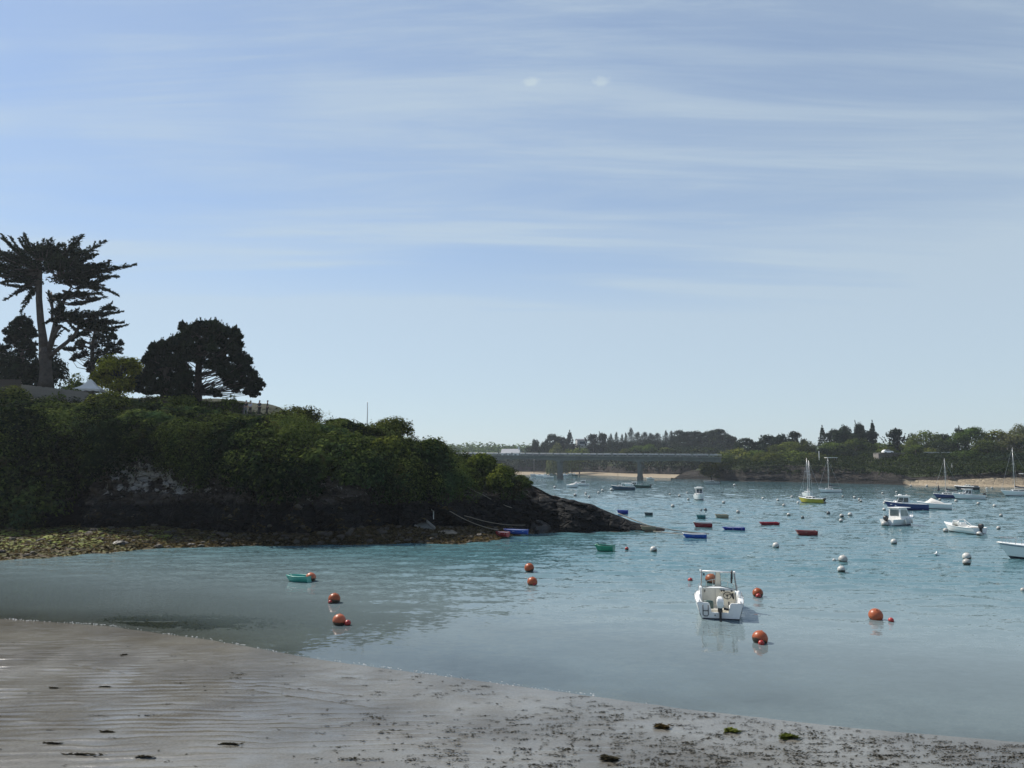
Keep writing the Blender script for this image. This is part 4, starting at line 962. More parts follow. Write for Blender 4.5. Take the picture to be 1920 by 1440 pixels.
FT = [  # px, top row, width px, depth, kind, material, label
    (1001, 822, 24, 560, 'pine', D, 'dark small round tree at the end of the wood beside the white building'),
    (1020, 826, 22, 570, 'round', D, 'dark low tree second from the white building beyond the bridge'),
    (1036, 812, 34, 575, 'pine', D, 'dark broad pine left of the pointed fir beyond the bridge'),
    (1056, 817, 32, 580, 'pine', D, 'dark tree directly beside the pointed fir beyond the bridge'),
    (1068, 804, 30, 570, 'fir', D, 'dark pointed fir rising above the trees beyond the first bridge pier'),
    (1045, 832, 36, 500, 'dome', PA, 'smooth pale dome shaped tree just behind the bridge rail'),
    (1086, 836, 34, 520, 'round', GR, 'mid green tree between the pale dome and the tall dark tree'),
    (1072, 840, 26, 510, 'round', GR, 'small green tree touching the pale dome tree'),
    (1112, 808, 36, 560, 'spiky', D, 'tall dark blue green tree standing clear beyond the bridge'),
    (1128, 806, 28, 565, 'spiky', D, 'tall dark tree joined to the poplar side of its twin'),
    (1145, 813, 12, 545, 'poplar', D, 'first slim poplar in the row beyond the bridge'),
    (1156, 811, 12, 545, 'poplar', D, 'second slim poplar in the row beyond the bridge'),
    (1166, 814, 10, 545, 'poplar', D, 'third slim poplar in the row beyond the bridge'),
    (1173, 812, 10, 545, 'poplar', D, 'fourth slim poplar in the row beyond the bridge'),
    (1183, 802, 16, 550, 'poplar', D, 'tallest poplar in the row beyond the bridge'),
    (1196, 811, 26, 570, 'poplar', D, 'dark poplar just past the tallest one'),
    (1208, 810, 26, 572, 'poplar', D, 'dark poplar with even top, second past the tallest one'),
    (1220, 813, 28, 574, 'poplar', D, 'dark poplar with even top, third past the tallest one'),
    (1232, 812, 26, 574, 'poplar', D, 'dark poplar with even top, fourth past the tallest one'),
    (1248, 808, 16, 545, 'poplar', D, 'green poplar of the pair above the second bridge pier'),
    (1259, 808, 16, 545, 'poplar', D, 'other green poplar of the pair above the second bridge pier'),
    (1272, 805, 30, 560, 'pine', D, 'dark pine to the side of the poplar pair'),
    (1292, 808, 32, 560, 'pine', D, 'dark pine second past the poplar pair'),
    (1312, 807, 34, 555, 'pine', D, 'dark pine third past the poplar pair'),
    (1334, 806, 36, 550, 'pine', D, 'dark pine next to the highest mass of the wood'),
    (1350, 803, 44, 540, 'pine', D, 'highest broad dark tree of the wood above the bridge end'),
    (1370, 816, 30, 500, 'pine', D, 'dark tree where the wood drops to the bridge end'),
    (1275, 815, 26, 535, 'poplar', D, 'dull green poplar in front of the dark pines'),
    (1170, 840, 24, 500, 'round', GR, 'small round green tree behind the bridge rail under the tallest poplar'),
    (1193, 834, 28, 500, 'round', GR, 'round green tree behind the rail left of the second pier'),
    (1219, 831, 36, 495, 'round', GR, 'largest round green tree behind the rail near the second pier'),
    (1250, 838, 34, 490, 'round', GR, 'round green tree behind the rail right of the second pier'),
    (1303, 840, 54, 470, 'round', GR, 'broad light green tree behind the bridge end'),
    (1335, 838, 40, 480, 'round', GR, 'green tree behind the last stretch of bridge rail'),
]
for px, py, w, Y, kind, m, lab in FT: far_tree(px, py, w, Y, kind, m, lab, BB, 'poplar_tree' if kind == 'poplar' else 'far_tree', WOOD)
FT2 = [
    (1333, 860, 40, 324, 'round', GR, 'green bush like tree on the rocky nose at the bridge end'),
    (1352, 848, 46, 330, 'round', GR, 'rounded green tree right above the bridge end'),
    (1385, 838, 60, 335, 'round', GR, 'bright green spreading tree above the rocky nose'),
    (1416, 842, 44, 330, 'round', GR, 'bright green tree next to the spreading one above the rocky nose'),
    (1396, 820, 36, 380, 'pine', D, 'dark tree behind the bright green spreading tree'),
    (1424, 826, 40, 380, 'pine', D, 'low dark tree left of the twin crowned dark clump'),
    (1447, 814, 42, 375, 'pine', D, 'dark tree with rounded top in the clump above the brownish slope'),
    (1468, 812, 34, 372, 'pine', D, 'dark tree in the middle of the clump above the brownish slope'),
    (1486, 807, 32, 370, 'pine', D, 'tallest dark tree of the clump above the brownish slope'),
    (1504, 816, 24, 372, 'spiky', D, 'ragged dark tree at the thin end of the clump'),
    (1480, 826, 36, 350, 'round', GR, 'mid green round tree in front of the dark clump'),
    (1455, 832, 30, 345, 'round', GR, 'small green tree at the foot of the dark clump'),
    (1514, 824, 32, 350, 'round', GR, 'green tree in the gap left of the feathery cypress'),
    (1430, 846, 34, 318, 'round', GR, 'pale green tree low above the cliff beside the rocky nose'),
    (1455, 846, 50, 312, 'round', GR, 'green brown tree crowning the cliff, inland of the yellow boat'),
    (1490, 842, 56, 312, 'round', GR, 'broad green brown tree crowning the cliff'),
    (1522, 846, 46, 312, 'round', GR, 'green brown tree crowning the cliff next to the white post'),
    (1541, 795, 26, 360, 'fir', D, 'feathery grey green conifer at the start of the tall dark grove'),
    (1563, 803, 36, 358, 'pine', D, 'dark tree sloping up from the feathery conifer'),
    (1584, 795, 26, 355, 'pine', D, 'flat topped dark pine in the tall grove'),
    (1608, 783, 30, 352, 'spiky', D, 'tallest ragged cypress of the far shore'),
    (1635, 785, 28, 352, 'fir', D, 'tall ragged conifer next to the tallest cypress'),
    (1620, 806, 52, 350, 'pine', D, 'dark crown filling in under the two tallest cypresses'),
    (1590, 806, 50, 352, 'pine', D, 'dark crown under the flat topped pine'),
    (1603, 820, 64, 335, 'round', GR, 'bright green broad tree below the tallest cypress'),
    (1560, 827, 44, 330, 'round', GR, 'green tree below the feathery conifer'),
    (1648, 828, 50, 332, 'round', GR, 'green tree to the right below the tall grove'),
    (1583, 831, 56, 315, 'round', D, 'dark oval tree standing in front of the bright green one'),
    (1545, 838, 40, 315, 'round', D, 'dull dark tree above the white post'),
    (1665, 836, 40, 318, 'round', GR, 'green tree just left of the dark spiky cypress'),
    (1683, 797, 50, 330, 'spiky', D, 'wide dark spiky cypress standing alone on the skyline'),
    (1735, 805, 56, 325, 'round', GR, 'large olive green tree right of the lone spiky cypress'),
    (1712, 816, 40, 320, 'round', GR, 'olive green tree touching the lone spiky cypress'),
    (1764, 812, 44, 335, 'pine', D, 'dark green tree behind the large olive tree'),
    (1800, 794, 30, 330, 'spiky', D, 'dark crown breaking the skyline above the light green trees'),
    (1828, 798, 56, 305, 'round', GR, 'tall light green tree below the dark crown on the skyline'),
    (1795, 808, 44, 305, 'round', GR, 'light green tree left of the tall light green one'),
    (1868, 804, 60, 300, 'round', GR, 'broad yellow green tree above the beach'),
    (1907, 792, 34, 300, 'round', PA, 'tall pale tree near the edge of the photo above the beach'),
    (1900, 812, 52, 292, 'round', PA, 'pale tree hiding part of the white house'),
    (1940, 806, 60, 292, 'round', GR, 'green tree cut by the photo edge'),
    (1850, 822, 50, 290, 'round', GR, 'green tree under the broad yellow green one'),
    (1744, 838, 44, 305, 'round', GR, 'brownish green tree above the boundary wall'),
    (1716, 832, 36, 300, 'round', GR, 'bright green tree next to the parked white car'),
    (1700, 848, 50, 288, 'round', GR, 'bright green tree below the parked white car'),
    (1774, 824, 40, 306, 'round', D, 'dark tree above the boundary wall'),
    (1760, 850, 60, 278, 'round', D, 'dark green tree leaning over the shore below the boundary wall'),
    (1810, 842, 56, 276, 'round', GR, 'light topped tree leaning over the beach'),
    (1800, 866, 50, 262, 'round', GR, 'small light green tree low over the beach'),
    (1850, 850, 60, 270, 'round', D, 'dark tree over the beach behind the two masts'),
    (1900, 846, 60, 262, 'round', D, 'big dark tree over the beach near the photo edge'),
    (1945, 850, 60, 256, 'round', D, 'dark tree over the beach cut by the photo edge'),
    (1725, 868, 50, 276, 'round', D, 'dark tree hanging over the rocks where the beach begins'),
    (1610, 866, 60, 290, 'round', D, 'dark wide tree on the cliff behind the white sailing boat'),
    (1645, 866, 50, 288, 'round', D, 'dark tree on the cliff next to the wide one'),
    (1570, 868, 40, 292, 'round', GR, 'grey green tree on the cliff above the white sailing boat'),
    (1680, 872, 44, 282, 'round', D, 'dark tree on the cliff above the blue hulled cruiser'),
]
for px, py, w, Y, kind, m, lab in FT2: far_tree(px, py, w, Y, kind, m, lab, RB, 'far_tree', BANKT)

# undergrowth of the far shores, each one mass
def cover(Vf, tree, mask, step, r0, leaf, n, m, name, label, tint0, ymax):
    L = Leaves(); keys = {}
    idx = np.where(mask)[0]; RNG.shuffle(idx)
    for i in idx:
        p = Vf[i]
        if p[1] > ymax: continue
        k = (int(p[0] // step), int(p[1] // (step * 1.2)), int(p[2] // step))
        if k in keys: continue
        keys[k] = 1
        r = r0 * (0.7 + 0.7 * RNG.random()); t = tint0 + 0.35 * float(fbm(p[0] * 0.05, p[1] * 0.05, 1.0, 3)) + 0.1 * RNG.normal()
        L.puff((p[0], p[1], p[2] + r * 0.2), (r, r, r * 0.85), n, leaf, t, 0.3)
    tag(link(name, L.mesh(name, m)), label, 'undergrowth', None, 'stuff')
rs = (RV[:, 2] > 3.0)
cover(RV, RB, rs & (RV[:, 0] > 76), 2.2, 1.5, 0.42, 34, LM_FARS, 'shrubbery', 'mixed green scrub between the trees of the wooded shore', 0.30, 345)
bs = (BV[:, 2] > 3.2)
cover(BV, BB, bs & (BV[:, 0] > -60) & (BV[:, 0] < 190), 5.5, 5.2, 1.1, 48, LM_FARD, 'bank_shrubbery', 'dark scrub on the bank under the bridge', 0.6, 640)
L = Leaves()                             # the closed canopy of the wood behind the bridge
for k in range(420):
    px = RNG.uniform(1005, 1385); Yk = RNG.uniform(565, 640); x_ = (px - 960) / FPX * Yk
    topy = np.interp(px, [1005, 1040, 1070, 1090, 1130, 1190, 1240, 1300, 1350, 1385], [838, 824, 822, 836, 822, 822, 820, 816, 812, 826]) + RNG.uniform(0, 10)
    zt_ = P(px, topy, Yk).z; g0 = lz(BB, x_, Yk); r = RNG.uniform(3.5, 6.0)
    zc_ = RNG.uniform(max(g0 + 1, zt_ - 12), zt_ - r * 0.6)
    L.puff((x_, Yk, zc_), (r, r, r * 0.9), 90, 0.8, 0.4 + 0.25 * RNG.normal(), 0.3)
tag(link('wood_canopy', L.mesh('wood_canopy', LM_FARD)), 'dark closed canopy of the wood beyond the bridge', 'wood', None, 'stuff')
hv = np.stack([HX_.ravel(), HY_.ravel(), HZ_.ravel()], 1)
cover(hv, None, (hv[:, 0] > -260) & (hv[:, 0] < 460) & (hv[:, 1] > 640) & (hv[:, 1] < 1000), 10, 10, 2.2, 95, LM_FARG, 'distant_wood', 'distant green wood along the skyline behind the bridge', 0.3, 1000)
# ================================================================== STRUCTURES
WHITE = mat('white_paint', (0.78, 0.78, 0.76), 0.35, 0.05, 2.0, coat=0.2, dirt=(0.45, 0.43, 0.38), dirt_amt=0.25)
CANVAS = mat('canvas', (0.62, 0.60, 0.56), 0.85, 0.08, 4.0, 0.01, 30)
CONC = mat('concrete', (0.20, 0.195, 0.175), 0.85, 0.25, 0.5, 0.03, 4, dirt=(0.10, 0.095, 0.08), dirt_amt=0.7)
CONC_D = mat('stained_concrete', (0.135, 0.138, 0.125), 0.85, 0.3, 0.4, 0.03, 4, dirt=(0.05, 0.05, 0.045), dirt_amt=0.7)
TIMBER = mat('weathered_timber', (0.20, 0.18, 0.155), 0.85, 0.3, 5, 0.01, 30)
METAL = mat('grey_metal', (0.45, 0.46, 0.47), 0.35, 0.1, 3, metal=0.8)
DARK = mat('black_plastic', (0.018, 0.018, 0.02), 0.4, 0.2, 6)
GLASS = mat('dark_glass', (0.05, 0.07, 0.075), 0.06, 0.2, 2, spec=0.8)
SLATE = mat('slate', (0.10, 0.105, 0.115), 0.6, 0.3, 3, 0.02, 12)
RENDER = mat('white_render', (0.72, 0.71, 0.68), 0.8, 0.08, 0.8, dirt=(0.5, 0.48, 0.44), dirt_amt=0.4)
STONE = mat('granite', (0.22, 0.20, 0.18), 0.8, 0.4, 1.2, 0.05, 5)
ROPE = mat('rope', (0.24, 0.21, 0.17), 0.9, 0.2, 20)

# ------------------------------------------------------------------ road bridge
def bridge():
    a = Vector((-78.0, 402.0, 12.05)); b = Vector((88.0, 317.5, 9.74)); d = b - a; ln = Vector((d.x, d.y, 0)).length
    rz = math.atan2(d.y, d.x); nrm = Vector((-math.sin(rz), math.cos(rz), 0))
    root = empty('road_bridge', tuple((a + b) / 2 * 1.0 - Vector((0, 0, (a.z + b.z) / 2))), 0, 'long grey concrete road bridge on slab piers across the inlet', 'bridge'); o = Vector(root.location)
    def at(t, w=0.0, z=0.0): return a + d * t + nrm * w + Vector((0, 0, z)) - o
    t1 = 0.0; piers = []
    def tx(px):                    # where the deck crosses a photo column
        best = min(np.linspace(0, 1, 2001), key=lambda t: abs((a + d * t).x / (a + d * t).y - ray(px, 872).x / ray(px, 872).y)); return float(best)
    pt = [tx(1050.5), tx(1200)]; sp = pt[1] - pt[0]; pts_ = [pt[0] - sp * k for k in (2, 1)] + pt
    g = MB(); rings = []
    for t in np.linspace(0, 1, 90):
        near_p = min(abs(t - p) for p in pts_ + [1.0]) / (sp * 0.5)
        dep = 1.45 + 0.6 * max(0, 1 - near_p) ** 1.6
        rings.append([at(t, -2.6, 0.0), at(t, -2.4, -dep), at(t, 2.4, -dep), at(t, 2.6, 0.0)])
    g.loft(rings, True, True); g.build('girder', CONC_D, root)
    s = MB(); rings = []
    for t in np.linspace(0, 1, 40): rings.append([at(t, -4.2, 0.36), at(t, -4.2, 0.02), at(t, 4.2, 0.02), at(t, 4.2, 0.36)])
    s.loft(rings, True, True); s.build('deck', CONC, root)
    for w in (-4.05, 4.05):
        r = MB()
        for h in (0.62, 0.86, 1.12): r.tube([at(t, w, 0.3 + h) for t in np.linspace(0, 1, 30)], 0.055, 5)
        r.build('railing', METAL, root)
        n = 26
        for k in range(n):
            t = (k + 0.5) / n
            m = MB(); m.box(at(t, w, 0.95), (0.7, 0.3, 1.25), rz); m.build('rail_pillar', CONC, root)
        n = 120; r = MB()
        for k in range(n): r.box(at((k + 0.5) / n, w, 0.86), (0.07, 0.07, 1.1), rz)
        pp = r.build('baluster', CONC, root); pp['kind'] = 'stuff'
    for t in pts_:
        c = at(t); zb = -1.5 - o.z
        m = MB(); h = (c.z - 2.2) - zb
        m.box((c.x, c.y, zb + h / 2), (1.7, 2.9, h), rz, 0, 0.97); p = m.build('pier', CONC_D, root, bevel=0.15)
        m = MB(); m.box((c.x, c.y, zb + 1.6), (1.9, 3.1, 3.2), rz); m.build('pier_footing', CONC_D, p)
        m = MB(); m.box((c.x, c.y, c.z - 2.05), (2.1, 4.4, 0.5), rz); m.build('pier_cap', CONC, p)
bridge()

# ------------------------------------------------------------------ white building beyond the bridge, house in trees, cars
def gable_house(name, label, loc, rz, L, Wd, H, R, wall, roof, wins, chim=True, cat='house'):
    root = empty(name, loc, rz, label, cat)
    m = MB(); x, y = L / 2, Wd / 2
    vs = [(-x, -y, 0), (x, -y, 0), (x, y, 0), (-x, y, 0), (-x, -y, H), (x, -y, H), (x, y, H), (-x, y, H), (-x, 0, H + R), (x, 0, H + R)]
    m.add(vs, [(0, 1, 5, 4), (2, 3, 7, 6), (1, 2, 6, 9, 5), (3, 0, 4, 8, 7), (0, 3, 2, 1)]); m.build('wall', wall, root)
    r = MB(); e = 0.35; k = R / y
    for s in (-1, 1):
        r.add([(-x - e, s * (y + e), H - k * e), (x + e, s * (y + e), H - k * e), (x + e, 0, H + R), (-x - e, 0, H + R), (-x - e, s * (y + e), H - k * e + 0.18), (x + e, s * (y + e), H - k * e + 0.18), (x + e, 0, H + R + 0.18), (-x - e, 0, H + R + 0.18)],
              [(0, 1, 2, 3), (7, 6, 5, 4), (0, 4, 5, 1), (0, 3, 7, 4), (1, 5, 6, 2)])
    ro = r.build('roof', roof, root)
    if chim:
        c = MB(); c.box((x - 0.6, 0, H + R + 0.5), (0.9, 0.7, 1.6)); c.build('chimney', wall, ro)
    for (wx, wz, ww, wh, side) in wins:
        f = MB(); yy = -y - 0.03 if side == 'f' else 0
        if side == 'f': f.box((wx, -y - 0.02, wz), (ww, 0.10, wh))
        else: f.box((x + 0.02, wx, wz), (0.10, ww, wh))
        fo = f.build('window', WHITE, root)
        g = MB()
        if side == 'f': g.box((wx, -y - 0.05, wz), (ww - 0.16, 0.08, wh - 0.16))
        else: g.box((x + 0.05, wx, wz), (0.08, ww - 0.16, wh - 0.16))
        g.build('pane', GLASS, fo)
    return root
p = P(958, 853, 470)
gable_house('white_house', 'low white house with raised gable end behind the far end of the bridge', (p.x, 470, p.z - 1.6), math.radians(-8), 11, 7, 3.0, 2.2, RENDER, mat('pale_slate', (0.30, 0.31, 0.33), 0.6),  [(-3.6, 1.6, 1.5, 1.4, 'f'), (0, 1.6, 1.5, 1.4, 'f'), (3.4, 1.6, 1.6, 1.4, 'f')])
p = P(1090, 828, 590)
gable_house('pale_house', 'pale house front showing between dark trees beyond the bridge', (p.x, 590, lz(BB, p.x, 590)), 0.1, 8, 8, p.z - lz(BB, p.x, 590) + 1.0, 1.0, mat('pale_render', (0.42, 0.42, 0.40), 0.8), SLATE, [(0, p.z - lz(BB, p.x, 590) - 1, 4.5, 2.2, 'f')])
p = P(1908, 822, 312)
gable_house('hillside_house', 'white house half hidden by pale trees above the beach', (p.x, 312, lz(RB, p.x, 312)), -0.2, 11, 7, 5.2, 2.8, RENDER, SLATE, [(-3, 1.6, 1.3, 1.6, 'f'), (0, 1.6, 1.3, 1.6, 'f'), (3, 1.6, 1.3, 1.6, 'f'), (-3, 4.0, 1.3, 1.4, 'f'), (3, 4.0, 1.3, 1.4, 'f')])
# house at the left edge: the corner of its slate gable
p = P(-64, 640, 96)
gable_house('clifftop_house', 'grey slate gable corner of a house at the edge above the cliff', (p.x - 1.5, 97, hz(p.x, 96)), math.radians(78), 9, 6.4, p.z - hz(p.x, 96) - 1.6, 3.4, mat('grey_render', (0.20, 0.22, 0.23), 0.8), SLATE, [(0.4, p.z - hz(p.x, 96) - 2.4, 1.1, 1.6, 's'), (-1.5, 2.4, 1.1, 1.4, 'f')])

def car(name, label, loc, rz, paint):
    root = empty(name, loc, rz, label, 'car')
    def prism(prof, w, w2):
        m = MB(); n = len(prof)
        vs = [(x, -(w if z < 0.9 else w2), z) for x, z in prof] + [(x, (w if z < 0.9 else w2), z) for x, z in prof]
        m.add(vs, [tuple(range(n)), tuple(range(2 * n - 1, n - 1, -1))] + [(i, n + i, n + (i + 1) % n, (i + 1) % n) for i in range(n)]); return m
    prism([(-2.0, 0.3), (2.0, 0.3), (2.05, 0.65), (1.9, 0.85), (1.0, 0.98), (0.45, 1.40), (-1.2, 1.42), (-1.85, 0.98), (-2.05, 0.85)], 0.86, 0.68).build('body', paint, root, bevel=0.06)
    prism([(0.88, 0.99), (0.40, 1.34), (-1.1, 1.36), (-1.6, 1.0)], 0.875, 0.70).build('window', GLASS, root)
    for sx in (-1.25, 1.3):
        for sy in (-0.82, 0.82):
            m = MB(); m.lathe([(0.02, -0.1), (0.31, -0.1), (0.31, 0.1), (0.02, 0.1)], 14, (sx, sy, 0.31), axis=Matrix.Rotation(math.pi / 2, 4, 'X')); m.build('wheel', DARK, root, False)
p = P(1664, 852, 292)
car('parked_car', 'white car parked on the slope below the lone spiky cypress', (p.x, 292, lz(RB, p.x, 292) + 2.4), 0.15, WHITE)
m = MB(); m.box((0, 0, 1.0), (11, 1.2, 2.4)); root = empty('terrace_wall', (p.x + 1, 291.7, lz(RB, p.x, 292) + 0.2), 0.15, 'stone terrace under the parked white car', 'wall'); m.build('wall_body', STONE, root); m = MB(); m.box((0, 0, 2.3), (11.2, 4.8, 0.2)); m.build('paving', CONC, root); m = MB(); m.box((0, 1.2, 1.0), (10.8, 3.2, 2.2)); m.build('fill', STONE, root)
# boundary wall
A, B = P(1730, 852, 300), P(1794, 850, 300); zb = min(lz(RB, A.x, 300), lz(RB, B.x, 300)) - 0.3
root = empty('boundary_wall', ((A.x + B.x) / 2, 299, zb), 0, 'pale topped boundary wall among the trees above the shore', 'wall')
m = MB(); hgt = max(1.5, (A.z + B.z) / 2 - zb); m.box((0, 0, hgt / 2), (B.x - A.x, 0.5, hgt)); m.build('wall_body', STONE, root); m = MB(); m.box((0, 0, hgt + 0.1), (B.x - A.x + 0.3, 0.8, 0.22)); m.build('coping', RENDER, root)
# white marker post and rail on the cliff
p = P(1536, 861, 300); zb = lz(RB, p.x, 300)
root = empty('marker_post', (p.x, 300, zb), 0, 'white marker post standing on the cliff among trees', 'post'); m = MB(); m.tube([(0, 0, 0), (0, 0, P(1536, 847, 300).z - zb)], 0.16, 8); m.build('post', WHITE, root); m = MB(); m.lathe([(0.05, 0), (0.24, 0.02), (0.24, 0.16), (0.05, 0.2)], 10, (0, 0, P(1536, 847, 300).z - zb)); m.build('cap', WHITE, root)
# white flat topped shed roof on the cliff
A, B = P(1550, 858, 298), P(1570, 857, 298); zb = lz(RB, (A.x + B.x) / 2, 298)
root = empty('cliff_shelter', ((A.x + B.x) / 2, 299, zb), 0, 'small shelter with white flat roof on the cliff', 'shelter'); hh = A.z - zb
m = MB(); m.box((0, 0, hh), (B.x - A.x, 2.4, 0.22)); m.build('roof', WHITE, root)
for sx in (-1, 1):
    for sy in (-1, 1):
        m = MB(); m.box((sx * (B.x - A.x) * 0.42, sy * 1.0, hh / 2 - 0.06), (0.2, 0.2, hh - 0.12)); m.build('post', TIMBER, root)

# ------------------------------------------------------------------ clifftop garden: tent, fence, walls, flagpole
def tent():
    Y = 86.0; c = P(169, 731, Y); gz = hz(c.x, Y); half = 23 * Y / FPX; ez = c.z; az = P(168, 711, Y).z
    root = empty('pavilion_tent', (c.x, Y, gz), math.radians(14), 'white pointed pavilion tent on the clifftop beside the timber fence', 'tent')
    m = MB(); rings = []
    for k in range(9):
        t = k / 8; s = half * (1 - t) ** 1.0 * (1 - 0.28 * math.sin(math.pi * t)) + 0.03; z = ez - gz + (az - ez) * t
        ring = []
        for (ax, ay, bx, by) in ((-1, -1, 1, -1), (1, -1, 1, 1), (1, 1, -1, 1), (-1, 1, -1, -1)):
            for q in range(4): f = q / 4; ring.append((s * (ax + (bx - ax) * f), s * (ay + (by - ay) * f), z - 0.05 * math.sin(math.pi * f) * (1 - t)))
        rings.append(ring)
    m.loft(rings, True, True); m.build('canopy', CANVAS, root)
    v = MB(); s = half + 0.01
    for (ax, ay, bx, by) in ((-1, -1, 1, -1), (1, -1, 1, 1), (1, 1, -1, 1), (-1, 1, -1, -1)):
        n = 8
        vs = [(s * (ax + (bx - ax) * q / n), s * (ay + (by - ay) * q / n), ez - gz + 0.02) for q in range(n + 1)] + [(s * (ax + (bx - ax) * q / n), s * (ay + (by - ay) * q / n), ez - gz - (0.28 if q % 2 else 0.18)) for q in range(n + 1)]
        v.add(vs, [(q, q + 1, n + 2 + q, n + 1 + q) for q in range(n)])
    v.build('valance', CANVAS, root)
    for sx in (-1, 1):
        for sy in (-1, 1):
            m = MB(); m.tube([(sx * half * 0.96, sy * half * 0.96, 0), (sx * half * 0.96, sy * half * 0.96, ez - gz)], 0.04, 6); m.build('pole', METAL, root)
tent()
def fence(label, a, b, Y0, Y1, tops, hgt, name, boards, m_):
    A = P(a, tops[0], Y0); B = P(b, tops[1], Y1); d = B - A; rz = math.atan2(d.y, d.x)
    root = empty(name, tuple((A + B) / 2 - Vector((0, 0, hgt))), 0, label, 'fence'); o = Vector(root.location)
    mb = MB(); w = d.length / boards; mb.box((0, 0, 0), (w * 0.93, 0.05, hgt)); bm = mb.mesh('board', m_)
    for k in range(boards):
        t = (k + 0.5) / boards; q = A + d * t - o
        ob = link('board', bm, root); ob.location = (q.x, q.y, q.z - hgt / 2 + RNG.uniform(-0.04, 0.04)); ob.rotation_euler = (0, 0, rz + RNG.normal() * 0.02)
    for zz_ in (0.25, 0.75):
        r = MB(); r.tube([A - o - Vector((0, -0.06, hgt * zz_)), B - o - Vector((0, -0.06, hgt * zz_))], 0.05, 4); r.build('rail', TIMBER, root)
fence('weathered grey timber fence below the tall cypress trunk', 40, 168, 82, 83, (721, 735), 1.35, 'timber_fence', 44, TIMBER)
fence('dark timber fence at the edge of the clifftop garden', -60, 40, 84, 84, (710, 712), 1.3, 'garden_fence', 34, BARK_D)
p = P(688, 802, 82); zb = hz(p.x, 82); q = P(689, 755, 82)
root = empty('flagpole', (p.x, 82, zb), 0, 'thin bare white flagpole standing in the headland scrub', 'flagpole')
m = MB(); m.tube([(0, 0, 0), (0.03, 0, (q.z - zb) * 0.6), (q.x - p.x, 0, q.z - zb)], [0.075, 0.06, 0.04], 7); m.build('pole', WHITE, root); m = MB(); m.lathe([(0.01, -0.05), (0.07, 0), (0.01, 0.06)], 8, (q.x - p.x, 0, q.z - zb + 0.03)); m.build('finial', WHITE, root)

# concrete landing with ramps, and the walled ledge in the gully
def landing():
    A, B = G(690, 924, 3.95), G(742, 924, 3.95); Y = hz_y = A.y
    root = empty('landing_stage', ((A.x + B.x) / 2, A.y, 0.8), 0, 'concrete boat landing with sloping ramp in the cliff recess', 'landing'); o = Vector(root.location)
    m = MB(); m.box((0, 2.0, 3.15 - 1.0), (B.x - A.x, 4.0, 2.0)); m.build('platform', CONC_D, root)
    m = MB(); m.box((0, 0.0, 3.15 + 0.06), (B.x - A.x + 0.1, 0.4, 0.12)); m.build('coping', RENDER, root)
    top = Vector((0.6, 0.0, 2.9)); bot = G(800, 992, 0.9) - o
    def ramp(off, w, h, name, mt):
        a, b = top + Vector((off, -0.15, 0)), bot + Vector((off, -0.15, 0)); m = MB()
        m.add([a + Vector((-w, 0, h)), a + Vector((w, 0, h)), b + Vector((w, 0, h)), b + Vector((-w, 0, h)), a + Vector((-w, 1.4, h)), a + Vector((w, 1.4, h)), b + Vector((w, 1.4, h)), b + Vector((-w, 1.4, h))],
              [(0, 1, 2, 3), (4, 7, 6, 5), (0, 3, 7, 4), (1, 5, 6, 2), (3, 2, 6, 7), (0, 4, 5, 1)]); return m.build(name, mt, root)
    a, b = top, bot; m = MB()
    w = 0.75; vs = []
    for q in (a, b):
        for sx in (-w, w):
            for z in (0, -0.5): vs.append(q + Vector((sx, 0.6 if False else 0.0, z)))
    vs2 = [v + Vector((0, 1.8, 0)) for v in vs]
    m.add(vs + vs2, [(0, 2, 6, 4), (0, 4, 12, 8), (2, 10, 14, 6), (8, 12, 14, 10), (0, 1, 3, 2), (0, 1, 5, 4), (2, 3, 7, 6), (4, 5, 7, 6)]); m.build('ramp', CONC_D, root)
    for sx in (-0.75, 0.75):
        m = MB(); m.tube([a + Vector((sx, -0.05, 0.1)), b + Vector((sx, -0.05, 0.1))], 0.11, 5); m.build('kerb', CONC, root)
    m = MB(); m.tube([a + Vector((1.6, 0.2, 0.4)), a * 0.35 + b * 0.65 + Vector((1.9, 0.2, 0.5))], 0.05, 5); m.tube([a * 0.35 + b * 0.65 + Vector((1.9, 0.2, 0.5)), a * 0.35 + b * 0.65 + Vector((1.9, 0.2, -0.4))], 0.05, 5); m.build('handrail', METAL, root)
landing()
A, B = G(84, 924, 3.9), G(148, 924, 3.9)
root = empty('gully_wall', ((A.x + B.x) / 2, A.y + 1.0, 0.6), 0, 'dark retaining wall with pale coping in the shaded gully', 'wall')
m = MB(); m.box((0, 0.6, 1.6), (B.x - A.x, 1.6, 3.2)); m.build('wall_body', STONE, root)
n = 7
for k in range(n):
    m = MB(); w = (B.x - A.x) / n; m.box(((k - (n - 1) / 2) * w, 0.5, 3.28), (w - 0.04, 1.9, 0.15)); m.build('coping_stone', CONC, root)

# ropes that hold the tenders to the rocks
def rope(label, pts, r=0.045, sag=0.25):
    pp = []
    for a, b in zip(pts[:-1], pts[1:]):
        for k in range(12):
            t = k / 12; pp.append(a * (1 - t) + b * t - Vector((0, 0, sag * 4 * t * (1 - t))))
    pp.append(pts[-1])
    root = MB().tube(pp, r, 5).build('mooring_rope', ROPE, None, True)
    tag(root, label, 'rope', 'ropes running from the rocks to the tenders')
def onrock(px, py, dz=0.15):
    r = ray(px, py); h = HB.ray_cast(Vector((0, 0, CAM_H)), r.normalized())
    return (h[0] + Vector((0, -0.1, dz))) if h[0] else G(px, py, 0.1)
rope('rope running from the landing down towards the red tender', [onrock(735, 925), onrock(845, 962), onrock(935, 1000, 0.3)], 0.035)
rope('rope running from the landing down past the dark boulder', [onrock(742, 926), onrock(880, 972), onrock(985, 990, 0.3)], 0.035)
rope('rope slanting down the pale rock face above the boulder', [onrock(860, 905), onrock(905, 930), onrock(960, 955)], 0.035, 0.1)
